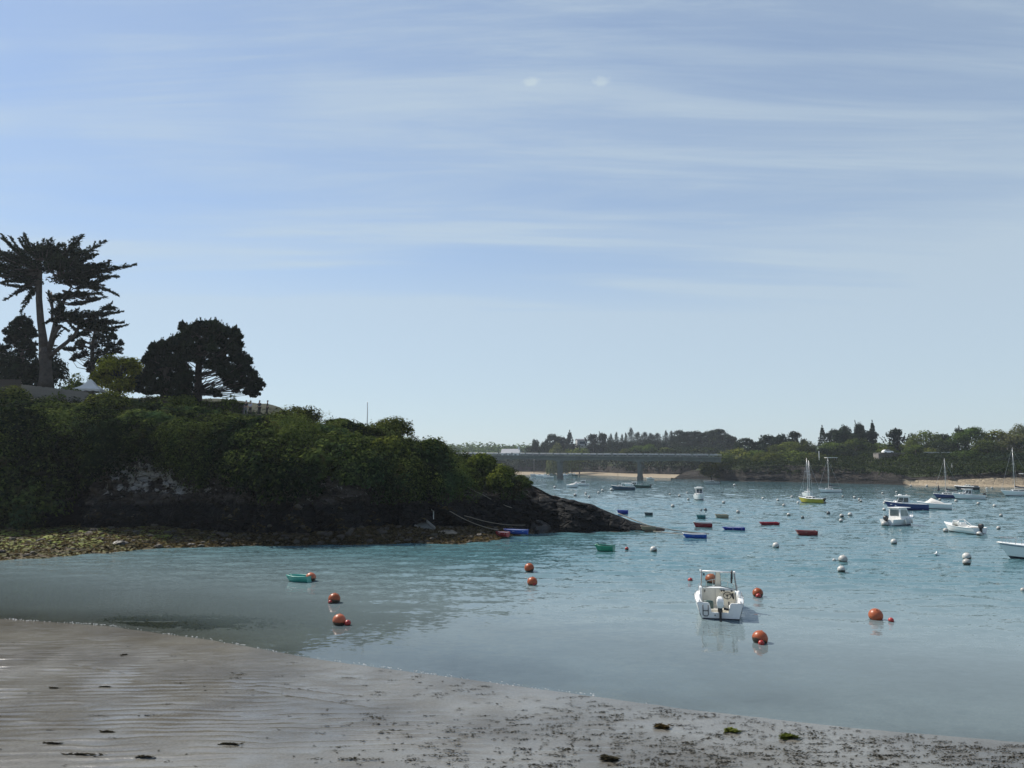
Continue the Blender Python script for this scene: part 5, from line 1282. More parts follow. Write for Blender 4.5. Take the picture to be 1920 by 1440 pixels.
rope('taut rope along the rock tip past the beige tender', [onrock(1160, 972, 0.5), G(1215, 985, 0.75), G(1262, 994, 0.35), G(1330, 1001, 0.1)], 0.05, 0.02)
rope('lower rope along the rock tip to the bright blue tender', [G(1225, 996, 0.15), G(1290, 1003, 0.12)], 0.04, 0.0)

# ------------------------------------------------------------------ boulders and shore rubble
def boulder_mesh(seed, flat=0.7, sub=18):
    u = np.linspace(0, 2 * math.pi, sub, endpoint=False); v = np.linspace(-math.pi / 2, math.pi / 2, sub // 2 + 1)
    U_, V_ = np.meshgrid(u, v, indexing='ij')
    d = np.stack([np.cos(U_) * np.cos(V_), np.sin(U_) * np.cos(V_), np.sin(V_)], -1)
    r = 1 + 0.5 * fbm(d[..., 0] * 1.3 + seed, d[..., 1] * 1.3, d[..., 2] * 1.3, 3) + 0.12 * fbm(d[..., 0] * 5 + seed, d[..., 1] * 5, d[..., 2] * 5, 2)
    r = np.round(r * 7) / 7 * 0.5 + r * 0.5
    p = d * r[..., None] * np.array([1, 1, flat])
    n1, n2 = p.shape[:2]; V = p.reshape(-1, 3)
    Q = []
    for i in range(n1):
        for j in range(n2 - 1): Q.append((i * n2 + j, ((i + 1) % n1) * n2 + j, ((i + 1) % n1) * n2 + j + 1, i * n2 + j + 1))
    return V, np.array(Q)
DROCK = mat('dark_wet_rock', (0.022, 0.020, 0.018), 0.55, 0.5, 1.5, 0.08, 4)
BROCK = mat('brown_rock', (0.055, 0.045, 0.035), 0.8, 0.45, 1.2, 0.08, 4, dirt=(0.085, 0.080, 0.035), dirt_amt=0.6)
def boulder(px, py, wpx, hpx, label, m_, z=0.3, seed=1.0):
    c = G(px, py, z); s = c.y / FPX * wpx / 2; V, Q = boulder_mesh(seed)
    V = V * np.array([s, s * 0.8, hpx * c.y / FPX / 1.1])
    o = link('boulder', quad_mesh('boulder', V, Q, m_, False)); o.location = (c.x, c.y, z + 0.05); o.rotation_euler = (0, 0, seed)
    tag(o, label, 'boulder')
boulder(225, 1021, 26, 11, 'single dark block of rock on the green weedy shelf', DROCK, 0.35, 1.3)
boulder(662, 990, 44, 14, 'low dark boulder at the back of the shelf below the landing', DROCK, 0.9, 2.7)
boulder(1012, 996, 46, 28, 'large dark pointed boulder behind the blue tender', DROCK, 0.1, 4.1)
boulder(250, 985, 90, 14, 'long flat outcrop of rock at the back of the weedy shelf', BROCK, 1.0, 5.5)
boulder(300, 992, 60, 12, 'brown rounded outcrop beside the long flat one', BROCK, 0.8, 6.2)
boulder(570, 1001, 40, 8, 'small brown rock at the foot of the shaded cliff', BROCK, 0.7, 7.9)
boulder(835, 1000, 50, 8, 'flat pale rock on the shelf near the red tender', mat('pale_rock', (0.22, 0.18, 0.13), 0.85, 0.3, 2), 0.5, 8.4)
boulder(1090, 985, 90, 34, 'dark humped rock on the low tip of the headland', DROCK, 0.3, 9.3)
# loose stones and weed on the shelf: nobody could count them
bl = [boulder_mesh(20 + k, 0.6, 8) for k in range(5)]
Vs, Qs = [], []; base_n = 0
for k in range(520):
    px = RNG.uniform(-20, 960); t = RNG.random() ** 0.8
    x_ = HXP(px); ya = np.interp(x_, hx, ysh); yb_ = np.interp(x_, hx, yf); y_ = ya + 0.1 + (yb_ - ya) * t
    V, Q = bl[RNG.integers(5)]; s = 0.06 + 0.22 * RNG.random() ** 3
    a = RNG.random() * 6.28; R_ = np.array([[math.cos(a), -math.sin(a), 0], [math.sin(a), math.cos(a), 0], [0, 0, 1]])
    Vs.append((V * np.array([s * 1.4, s, s])) @ R_.T + np.array([x_, y_, hz(x_, y_) + s * 0.2])); Qs.append(Q + base_n); base_n += len(V)
o = link('shore_rubble', quad_mesh('shore_rubble', np.concatenate(Vs), np.concatenate(Qs), BROCK, False)); tag(o, 'brown weed covered stones scattered over the rocky shelf', 'rubble', None, 'stuff')
WEEDM = leaf_mat('bladder_weed', (0.022, 0.016, 0.008), (0.105, 0.080, 0.034), 0.1, 0)
L = Leaves(); n = 9000; px = RNG.uniform(-30, 960, n); xw = HXP(px); ta = RNG.random(n)
yw_ = np.interp(xw, hx, ysh) + 0.05 + (np.interp(xw, hx, yf) - np.interp(xw, hx, ysh)) * ta
zw = np.array([hz(a, b) for a, b in zip(xw, yw_)]) + 0.03
C = np.stack([xw, yw_, zw], 1); L.add(C, np.array([[0, -0.2, 1.0]]) + rvec(n) * 0.45, 0.16 + 0.18 * RNG.random(n), 2.0, np.clip(0.4 + 0.3 * RNG.normal(size=n), 0, 1))
tag(link('shore_weed', L.mesh('shore_weed', WEEDM)), 'brown seaweed draped over the rocky shelf', 'seaweed', None, 'stuff')

# ------------------------------------------------------------------ seaweed on the sand
SWD = leaf_mat('wrack', (0.010, 0.010, 0.008), (0.060, 0.052, 0.032), 0.05, 0)
L = Leaves()
def clump(L, c, ln, wd, n, size, tint=0.35, h=0.03):
    t = RNG.normal(size=(n, 2)) * 0.42; wob = 0.25 * np.sin(t[:, 0] * 3 + RNG.random() * 6)
    C = np.stack([c[0] + t[:, 0] * ln, c[1] + (t[:, 1] * 0.5 + wob) * wd + 0.0, np.full(n, c[2]) + RNG.random(n) * h], 1)
    nn = np.array([[0, 0, 1.0]]) + rvec(n) * 0.4
    al = np.array([[1.0, 0.1, 0]]) + rvec(n) * 0.5
    L.add(C, nn, size * (0.5 + RNG.random(n)), 2.4, np.clip(tint + 0.25 * RNG.normal(size=n), 0, 1), al)
def sandz(x, y): 
    i = np.clip(np.searchsorted(gx, x), 0, len(gx) - 1); j = np.clip(np.searchsorted(gy, y), 0, len(gy) - 1); return Z[i, j]
made = 0
while made < 1350:
    px, py = RNG.uniform(-40, 1980), RNG.uniform(1200, 1465)
    g_ = G(px, py, 0.1)
    sd = (shore_y(g_.x) - g_.y) * 0.9
    if sd < 0.15: continue
    dens = np.interp(px, [0, 500, 900, 1200, 1920], [0.02, 0.05, 0.35, 0.9, 1.0]) * (0.35 + 0.65 * (vn3(g_.x * 0.55, g_.y * 0.9, 3.0) > 0.45))
    if RNG.random() > dens: continue
    ln = 0.05 + 0.32 * RNG.random() ** 2.5
    clump(L, (g_.x, g_.y, sandz(g_.x, g_.y) + 0.004), ln, 0.03 + 0.10 * ln, int(7 + 80 * ln), 0.015 + 0.026 * ln)
    made += 1
for (px, py, ln) in ((100, 1290, 0.15), (198, 1286, 0.15), (232, 1224, 0.12), (200, 1376, 0.18), (150, 1422, 0.42), (430, 1398, 0.28), (425, 1397, 0.1), (270, 1427, 0.2), (95, 1400, 0.25)):
    g_ = G(px, py, 0.15); clump(L, (g_.x, g_.y, sandz(g_.x, g_.y) + 0.004), ln, 0.05, int(40 + 120 * ln), 0.045)
tag(link('seaweed', L.mesh('seaweed', SWD)), 'dark wisps of seaweed strewn over the wet sand', 'seaweed', None, 'stuff')
GWD = leaf_mat('green_weed', (0.030, 0.040, 0.008), (0.13, 0.15, 0.03), 0.2, 0)
for px, py, w, lab, m_, ti in ((1371, 1369, 20, 'bright green seaweed clump on the sand, middle one of three', GWD, 0.6), (1478, 1380, 28, 'dark green seaweed clump on the sand close to the water', GWD, 0.15), (1241, 1362, 20, 'brown seaweed clump on the sand left of the two green ones', WEEDM, 0.3), (1143, 1427, 22, 'dark heaped seaweed clump at the bottom of the beach', SWD, 0.4)):
    g_ = G(px, py, 0.08); L = Leaves(); s = w * g_.y / FPX
    clump(L, (0, 0, 0.0), s * 0.62, s * 0.7, 260, 0.055, ti, 0.07)
    o = link('seaweed_clump', L.mesh('seaweed_clump', m_)); o.location = (g_.x, g_.y, sandz(g_.x, g_.y) + 0.01); tag(o, lab, 'seaweed', 'larger seaweed clumps on the beach')
# weed bed under the shallow water
L = Leaves(); c = G(338, 1165); n = 14000
t = RNG.normal(size=(n, 2)) * np.array([0.95, 0.36]); C = np.stack([c.x + t[:, 0] * 1.5, c.y + t[:, 1] * 1.6, np.zeros(n)], 1)
C[:, 2] = np.minimum(bed(C[:, 0], C[:, 1]) + 0.02 + 0.006 * RNG.normal(size=n), -0.012)
C = C[(bed(C[:, 0], C[:, 1]) < -0.012) & (fbm(C[:, 0] * 1.1, C[:, 1] * 2.2, 3.0, 3) > -0.18)]; n = len(C)
L.add(C, np.array([[0, 0, 1.0]]) + rvec(n) * 0.25, 0.07 + 0.08 * RNG.random(n), 2.0, np.clip(0.4 + 0.3 * RNG.normal(size=n), 0, 1))
tag(link('submerged_weed', L.mesh('submerged_weed', leaf_mat('eelgrass', (0.014, 0.016, 0.006), (0.045, 0.045, 0.016), 0.2, 0))), 'dark patch of weed under the shallow water', 'seaweed', None, 'stuff')
# white flecks painting froth and sun sparkle where the water laps the sand
fm = MB(); L = Leaves(); n = 700
xs = RNG.uniform(-26, 6, n); xs = xs[RNG.random(n) < np.interp(xs, [-26, -5, 6], [1, 0.8, 0.1]) * (0.25 + 0.75 * (vn3(xs * 1.3, 2.0, 1.0) > 0.5))]
ys_ = shore_y(xs) + 0.10 + 0.06 * RNG.normal(size=len(xs)) + 0.1 * fbm(xs * 0.7, 1.0, 1.0, 2)
C = np.stack([xs, ys_, np.full(len(xs), 0.012)], 1); L.add(C, np.array([[0, -0.5, 1.0]]) + rvec(len(xs)) * 0.3, 0.012 + 0.022 * RNG.random(len(xs)), 2.4, 0.4, np.array([[1, -0.35, 0.0]]) + rvec(len(xs)) * 0.3)
tag(link('foam_sparkle', L.mesh('foam_sparkle', leaf_mat('foam_sparkle', (0.5, 0.5, 0.5), (0.8, 0.8, 0.8), 0.3, 0))), 'thin broken line of froth and painted sun sparkle along the edge of the sand', 'foam_sparkle', None, 'stuff')

# ------------------------------------------------------------------ people on the clifftop path
SKIN = mat('skin', (0.42, 0.26, 0.19), 0.6); HAIR = mat('dark_hair', (0.03, 0.022, 0.016), 0.6)
def skinned(name, joints, edges, m_, parent, sub=1):
    me = bpy.data.meshes.new(name); me.from_pydata([j[0] for j in joints], edges, []); me.update()
    o = link(name, me, parent); o.modifiers.new('skin', 'SKIN')
    for sv, j in zip(me.skin_vertices[0].data, joints): sv.radius = (j[1], j[1] * (j[2] if len(j) > 2 else 1.0))
    me.skin_vertices[0].data[0].use_root = True
    s = o.modifiers.new('sub', 'SUBSURF'); s.levels = sub; s.render_levels = sub
    me.materials.append(m_)
    return o
def person(px, py, Y, hpx, face, label, top_c, leg_c, step=0.0, hat=None, arms=0.0):
    foot = P(px, py, Y); H = hpx * Y / FPX; k = H / 1.72
    gz = hz(foot.x, Y)
    root = empty('person', (foot.x, Y, foot.z), face, label, 'person', 'walkers on the clifftop path')
    root.scale = (k, k, k)
    s = step
    J = [((0, 0, 0.95), 0.13, 0.8), ((0, 0, 1.12), 0.125, 0.75), ((0, 0, 1.36), 0.15, 0.65), ((0, 0, 1.47), 0.06), ((0, 0.01, 1.55), 0.075), ((0, 0.015, 1.65), 0.085),
         ((0.17, 0, 1.39), 0.06), ((0.23, 0.04 + arms * 0.1, 1.12), 0.045), ((0.22, 0.10 + arms * 0.3, 0.88 + arms * 0.2), 0.035), ((0.215, 0.13 + arms * 0.34, 0.80 + arms * 0.22), 0.04),
         ((-0.17, 0, 1.39), 0.06), ((-0.23, -0.04 + arms * 0.1, 1.12), 0.045), ((-0.22, 0.04 + arms * 0.3, 0.88 + arms * 0.2), 0.035), ((-0.215, 0.06 + arms * 0.34, 0.80 + arms * 0.22), 0.04),
         ((0.09, 0, 0.88), 0.095), ((0.10, 0.06 + s * 0.6, 0.50), 0.065), ((0.10, s, 0.08), 0.045), ((0.10, s + 0.15, 0.03), 0.035),
         ((-0.09, 0, 0.88), 0.095), ((-0.10, 0.06 - s * 0.4, 0.50), 0.065), ((-0.10, -s, 0.08), 0.045), ((-0.10, -s + 0.15, 0.03), 0.035)]
    E = [(0, 1), (1, 2), (2, 3), (3, 4), (4, 5), (2, 6), (6, 7), (7, 8), (8, 9), (2, 10), (10, 11), (11, 12), (12, 13), (0, 14), (14, 15), (15, 16), (16, 17), (0, 18), (18, 19), (19, 20), (20, 21)]
    skinned('body', J, E, SKIN, root)
    g = 1.14
    idx = [0, 1, 2, 6, 7, 10, 11]; mp = {a: i for i, a in enumerate(idx)}
    skinned('shirt', [(J[a][0], J[a][1] * g, J[a][2] if len(J[a]) > 2 else 1.0) for a in idx], [(mp[a], mp[b]) for a, b in E if a in mp and b in mp], top_c, root)
    idx = [0, 14, 15, 16, 18, 19, 20]; mp = {a: i for i, a in enumerate(idx)}
    skinned('trousers', [(J[a][0], J[a][1] * g, J[a][2] if len(J[a]) > 2 else 1.0) for a in idx], [(mp[a], mp[b]) for a, b in E if a in mp and b in mp], leg_c, root)
    h = MB(); h.lathe([(0.02, 0.10), (0.085, 0.06), (0.100, 0.0), (0.092, -0.05)][::-1], 12, (0, -0.012, 1.665)); h.build('hair', HAIR, root, True)
    if hat:
        h = MB(); h.lathe([(0.19, 0.0), (0.19, 0.015), (0.10, 0.03), (0.095, 0.11), (0.03, 0.13)], 14, (0, 0.01, 1.69)); h.build('hat', hat, root, True)
    return root
NAVY = mat('navy_cloth', (0.025, 0.03, 0.04), 0.9); BLACKC = mat('black_cloth', (0.012, 0.012, 0.014), 0.9); WHC = mat('white_cloth', (0.62, 0.60, 0.64), 0.9); GREYC = mat('grey_cloth', (0.22, 0.22, 0.22), 0.9); TEAL = mat('slate_cloth', (0.05, 0.07, 0.08), 0.9); STRAW = mat('straw', (0.45, 0.38, 0.25), 0.9)
person(461, 777, 87.0, 26, 2.6, 'person in dark top and pale trousers walking closest to the hedge', NAVY, GREYC, 0.14)
person(469, 778, 86.6, 26, 2.8, 'person in loose white shirt and brimmed hat on the clifftop path', WHC, BLACKC, 0.08, STRAW, 0.5)
person(486, 778, 86.8, 27, 2.9, 'person in dark jacket with rounded shoulders, third along the path', TEAL, BLACKC, 0.04, None, 0.6)
person(501, 778, 86.6, 27, 1.9, 'person all in dark clothes standing alone at the end of the path', NAVY, BLACKC, 0.06)
# the trodden path they stand on
A = [P(x_, y_, 86.8) for x_, y_ in ((405, 774), (440, 774), (458, 776.5), (485, 778), (520, 780))]
m = MB(); rings = []
for q in A: rings.append([(q.x, q.y - 1.0, q.z), (q.x, q.y + 1.2, q.z), (q.x, q.y + 1.2, q.z - 2.6), (q.x, q.y - 1.1, q.z - 2.6)])
m.loft(rings, True, True); tag(m.build('path', mat('trodden_turf', (0.085, 0.095, 0.04), 0.95, 0.4, 2, 0.03, 12)), 'trodden grass path along the clifftop hedge', None, None, 'structure')
# ================================================================== BOATS
def paint(name, c, rough=0.3, var=0.06): return mat(name, c, rough, var, 2.5, coat=0.25, dirt=tuple(v * 0.6 for v in c), dirt_amt=0.25)
GEL = paint('white_gelcoat', (0.80, 0.80, 0.78)); CREAM = paint('cream_gelcoat', (0.66, 0.63, 0.54)); BLUEH = paint('navy_hull', (0.012, 0.035, 0.16)); YELH = paint('yellow_hull', (0.42, 0.36, 0.02)); GREYH = paint('grey_hull', (0.34, 0.35, 0.35)); DKBL = paint('dark_blue_hull', (0.02, 0.06, 0.11)); GRNH = paint('green_tube', (0.015, 0.07, 0.06)); BLKH = paint('black_hull', (0.015, 0.015, 0.018))
ANTI = mat('antifouling', (0.02, 0.025, 0.04), 0.6); ANTIR = mat('red_antifouling', (0.16, 0.03, 0.025), 0.6)
ALU = mat('mast_alloy', (0.55, 0.55, 0.55), 0.35, 0.05, 3, metal=0.6); SAILB = mat('sail_cover', (0.015, 0.025, 0.045), 0.8); WOODM = mat('varnished_wood', (0.22, 0.11, 0.04), 0.4, 0.3, 6)
TINT = mat('window_tint', (0.03, 0.045, 0.05), 0.08, 0.1, 2, spec=0.8)
def glass_mat():
    m, ns, ls, out = nmat('clear_screen'); t = N(ns, 'ShaderNodeBsdfTransparent'); t.inputs[0].default_value = (0.82, 0.88, 0.86, 1)
    g = N(ns, 'ShaderNodeBsdfGlossy'); g.inputs['Roughness'].default_value = 0.05; f = N(ns, 'ShaderNodeFresnel'); f.inputs[0].default_value = 1.45
    mx = N(ns, 'ShaderNodeMixShader'); ls.new(f.outputs[0], mx.inputs[0]); ls.new(t.outputs[0], mx.inputs[1]); ls.new(g.outputs[0], mx.inputs[2]); ls.new(mx.outputs[0], out.inputs[0]); return m
CLEAR = glass_mat()

class Hull:
    """stern at y=-L/2, bow at y=+L/2, water at z=0"""
    def __init__(s, L, B, H, bow=0.35, tr=0.85, draft=0.25, flare=0.10, fine=2.2, n=18, pram=0.0):
        s.L, s.B, s.H, s.bow, s.tr, s.draft, s.flare, s.fine, s.n, s.pram = L, B, H, bow, tr, draft, flare, fine, n, pram
    def half(s, t):
        b = s.tr + (1 - s.tr) * math.sin(min(1, t / 0.42) * math.pi / 2)
        if t > 0.42: b *= max(s.pram, (1 - ((t - 0.42) / 0.58) ** s.fine)) if s.pram else (1 - ((t - 0.42) / 0.58) ** s.fine)
        return max(0.012, b * s.B / 2)
    def sheer(s, t): return s.H + s.bow * t ** 2.2 + 0.04 * (1 - t)
    def rake(s, t, z):
        return 0.0 if t < 0.7 else (t - 0.7) / 0.3 * 0.16 * s.L * ((z - s.sheer(t)) / (s.H + s.bow + s.draft))
    def ring(s, t, lo, hi, m=5):
        b = s.half(t); zs = s.sheer(t); zk = -s.draft * (1 - t ** 5); zc_ = 0.05 + 0.12 * zs * t
        pts = [(0.0, zk), (b * 0.55, zk * 0.5), (b * (0.86 - s.flare), zc_)]
        for k in range(1, m): f = k / (m - 1); pts.append((b * ((0.86 - s.flare) + (0.14 + s.flare) * f ** 0.75), zc_ + (zs - zc_) * f))
        sel = pts[lo:hi]; y = (t - 0.5) * s.L
        return [(px_, y + s.rake(t, pz), pz) for px_, pz in sel]
    def skin(s, lo, hi):
        m = MB()
        for sg in (1, -1):
            rings = [[(sg * p[0], p[1], p[2]) for p in s.ring(t, lo, hi)] for t in np.linspace(0, 1, s.n)]
            m.loft(rings)
        r0 = s.ring(0.0, lo, hi); n = len(r0)
        m.add([(p[0], p[1], p[2]) for p in r0] + [(-p[0], p[1], p[2]) for p in r0], [(i, i + 1, n + i + 1, n + i) for i in range(n - 1)])
        if s.pram:
            r0 = s.ring(1.0, lo, hi); m.add([(p[0], p[1], p[2]) for p in r0] + [(-p[0], p[1], p[2]) for p in r0], [(i, i + 1, n + i + 1, n + i) for i in range(n - 1)])
        return m
    def rim(s, w=0.05, h=0.05, t0=0.0, t1=1.0):
        m = MB()
        for sg in (1, -1):
            pts = []
            for t in np.linspace(t0, t1, s.n): pts.append((sg * (s.half(t) - 0.01), (t - 0.5) * s.L, s.sheer(t)))
            m.tube(pts, w * 0.6, 6)
        return m
    def deck(s, t0, t1, drop=0.02, camber=0.06, inset=0.985):
        m = MB(); rings = []
        for t in np.linspace(t0, t1, 14):
            b = s.half(t) * inset; z = s.sheer(t) - drop; y = (t - 0.5) * s.L
            rings.append([(-b, y, z), (-b * 0.5, y, z + camber * 0.7), (0, y, z + camber), (b * 0.5, y, z + camber * 0.7), (b, y, z)])
        m.loft(rings); return m
    def floor(s, z=0.06, t1=0.86):
        m = MB(); rings = []
        for t in np.linspace(0.01, t1, 10):
            b = max(0.02, s.half(t) * (0.84 - s.flare)); y = (t - 0.5) * s.L; rings.append([(-b, y, z + 0.10 * t), (b, y, z + 0.10 * t)])
        m.loft(rings); return m
    def inner(s, th=0.035, t1=0.97):
        m = MB()
        for sg in (1, -1):
            rings = []
            for t in np.linspace(0.0, t1, s.n):
                r = s.ring(t, 2, 7); rings.append([(sg * max(0.005, p[0] - th), p[1], p[2]) for p in r])
            m.loft(rings)
        return m

def base_boat(name, label, px, py, heading, hull, topm, botm, cat='boat', group=None, trim=None, z=0.0, roll=0.0):
    p = G(px, py, 0.0); rz = math.radians(heading)
    root = empty(name, (p.x, p.y, z), rz, label, cat, group); root.rotation_euler = (0, roll, rz)
    h = hull.skin(2, 7).build('hull', topm, root, True); b = hull.skin(0, 3).build('bottom', botm, root, True)
    hull.rim().build('gunwale', trim or topm, root, True)
    return root
def outboard(root, y, z, s=1.0, cowl=None, tilt=0.0):
    o = empty('outboard_motor', (0, y, z), 0, None, None, None, root); o.rotation_euler = (tilt, 0, 0)
    m = MB(); rings = []
    for (zz_, w, f, b) in ((0.10, 0.10, 0.12, -0.24), (0.22, 0.145, 0.15, -0.30), (0.40, 0.15, 0.15, -0.31), (0.52, 0.12, 0.12, -0.26), (0.575, 0.06, 0.05, -0.16)):
        rings.append([(-w * s, b * s, zz_ * s), (-w * s, f * s, zz_ * s), (w * s, f * s, zz_ * s), (w * s, b * s, zz_ * s)])
    m.loft(rings, True, True); m.build('cowl', cowl or DARK, o, False, 0.035 * s)
    m = MB(); m.box((0, -0.10 * s, -0.18 * s), (0.10 * s, 0.17 * s, 0.62 * s)); m.build('leg', DARK, o, False, 0.02 * s)
    m = MB(); m.box((0, 0.06 * s, 0.0), (0.20 * s, 0.12 * s, 0.22 * s)); m.build('bracket', DARK, o, False, 0.01)
    m = MB(); m.lathe([(0.015, -0.18), (0.055, -0.1), (0.06, 0.1), (0.015, 0.2)], 10, (0, -0.12 * s, -0.52 * s), axis=Matrix.Rotation(-math.pi / 2, 4, 'X')); m.build('gearcase', DARK, o, True)
    m = MB()
    for k in range(3):
        a = k * 2.094; m.box((math.sin(a) * 0.09 * s, -0.32 * s, -0.52 * s + math.cos(a) * 0.09 * s), (0.09 * s, 0.02, 0.12 * s), 0, 0)
    m.build('propeller', DARK, o)
    return o
def mast_rig(root, y, z, h, boomlen, cover=SAILB, furled=True, hull=None, lean=0.0, dark=None, nostays=False, rake=0.01):
    m = MB(); m.tube([(0, y, z), (lean * 0.5, y - rake * h * 0.5, z + h * 0.5), (lean, y - rake * h, z + h)], [0.05, 0.045, 0.03], 8); mo = m.build('mast', dark or ALU, root, True)
    m = MB(); m.tube([(-0.55, y - 0.05, z + h * 0.62), (0.55, y - 0.05, z + h * 0.62)], 0.025, 5); m.build('spreader', ALU, mo)
    if boomlen:
        m = MB(); m.tube([(0, y - 0.05, z + 0.75), (0, y - boomlen, z + 0.70)], 0.05, 6); bo = m.build('boom', ALU, root, True)
        m = MB(); m.tube([(0, y - 0.08, z + 1.35), (0, y - 0.16, z + 1.02), (0, y - boomlen * 0.4, z + 0.86), (0, y - boomlen * 0.97, z + 0.78)], [0.07, 0.15, 0.13, 0.07], 8); m.build('sail_cover', cover, bo, True)
    if hull and not nostays:
        m = MB(); t = (y / hull.L) + 0.5
        for sg in (-1, 1): m.tube([(sg * hull.half(t) * 0.95, y - 0.15, hull.sheer(t)), (sg * 0.5, y - 0.05, z + h * 0.62), (0, y, z + h * 0.97)], 0.012, 4)
        m.tube([(0, hull.L * 0.49, hull.sheer(1.0)), (0, y, z + h * 0.97)], 0.014, 4); m.tube([(0, -hull.L * 0.49, hull.sheer(0)), (0, y, z + h * 0.98)], 0.012, 4)
        m.build('rigging', METAL, root)
def box_cabin(root, y0, y1, w0, w1, z0, z1, m_, name='cabin', winm=TINT, rake=0.25, wins=True, roof=None):
    """cabin trunk from y0 (aft) to y1 (forward); raked front"""
    m = MB(); r = rake * (z1 - z0) / 0.5
    vs = [(-w0, y0, z0), (w0, y0, z0), (w1, y1, z0), (-w1, y1, z0), (-w0 * 0.9, y0 + 0.03, z1), (w0 * 0.9, y0 + 0.03, z1), (w1 * 0.86, y1 - r, z1), (-w1 * 0.86, y1 - r, z1)]
    m.add(vs, [(4, 5, 6, 7), (0, 1, 5, 4), (1, 2, 6, 5), (2, 3, 7, 6), (3, 0, 4, 7)]); c = m.build(name, m_, root, False, 0.03)
    if wins:
        def pane(a, b, c_, d, e=0.014):
            a, b, c_, d = map(Vector, (a, b, c_, d)); nrm = (b - a).cross(d - a).normalized()
            def lerp(u, v): return (a * (1 - u) + b * u) * (1 - v) + (d * (1 - u) + c_ * u) * v + nrm * e
            return lerp
        V_ = [Vector(v) for v in vs]
        for q, cuts in (((1, 2, 6, 5), 2), ((3, 0, 4, 7), 2), ((2, 3, 7, 6), 2), ((0, 1, 5, 4), 1)):
            f = pane(*[V_[i] for i in q])
            for k in range(cuts):
                u0, u1 = 0.08 + k * 0.86 / cuts, 0.08 + (k + 0.92) * 0.86 / cuts
                m = MB(); m.add([f(u0, 0.42), f(u1, 0.42), f(u1, 0.88), f(u0, 0.88)], [(0, 1, 2, 3)]); m.build('window', winm, c)
    return c
def bow_rail(root, hull, t0=0.55, h=0.35):
    m = MB(); pts = []
    for sg in (1,):
        pass
    L_ = [(hull.half(t) * 0.94, (t - 0.5) * hull.L, hull.sheer(t) + h) for t in np.linspace(t0, 0.97, 8)]
    m.tube(L_ + [(-a, b, c) for a, b, c in reversed(L_)], 0.016, 5)
    for t in np.linspace(t0, 0.95, 4):
        for sg in (1, -1): m.tube([(sg * hull.half(t) * 0.94, (t - 0.5) * hull.L, hull.sheer(t)), (sg * hull.half(t) * 0.94, (t - 0.5) * hull.L, hull.sheer(t) + h)], 0.014, 5)
    m.build('bow_rail', METAL, root)

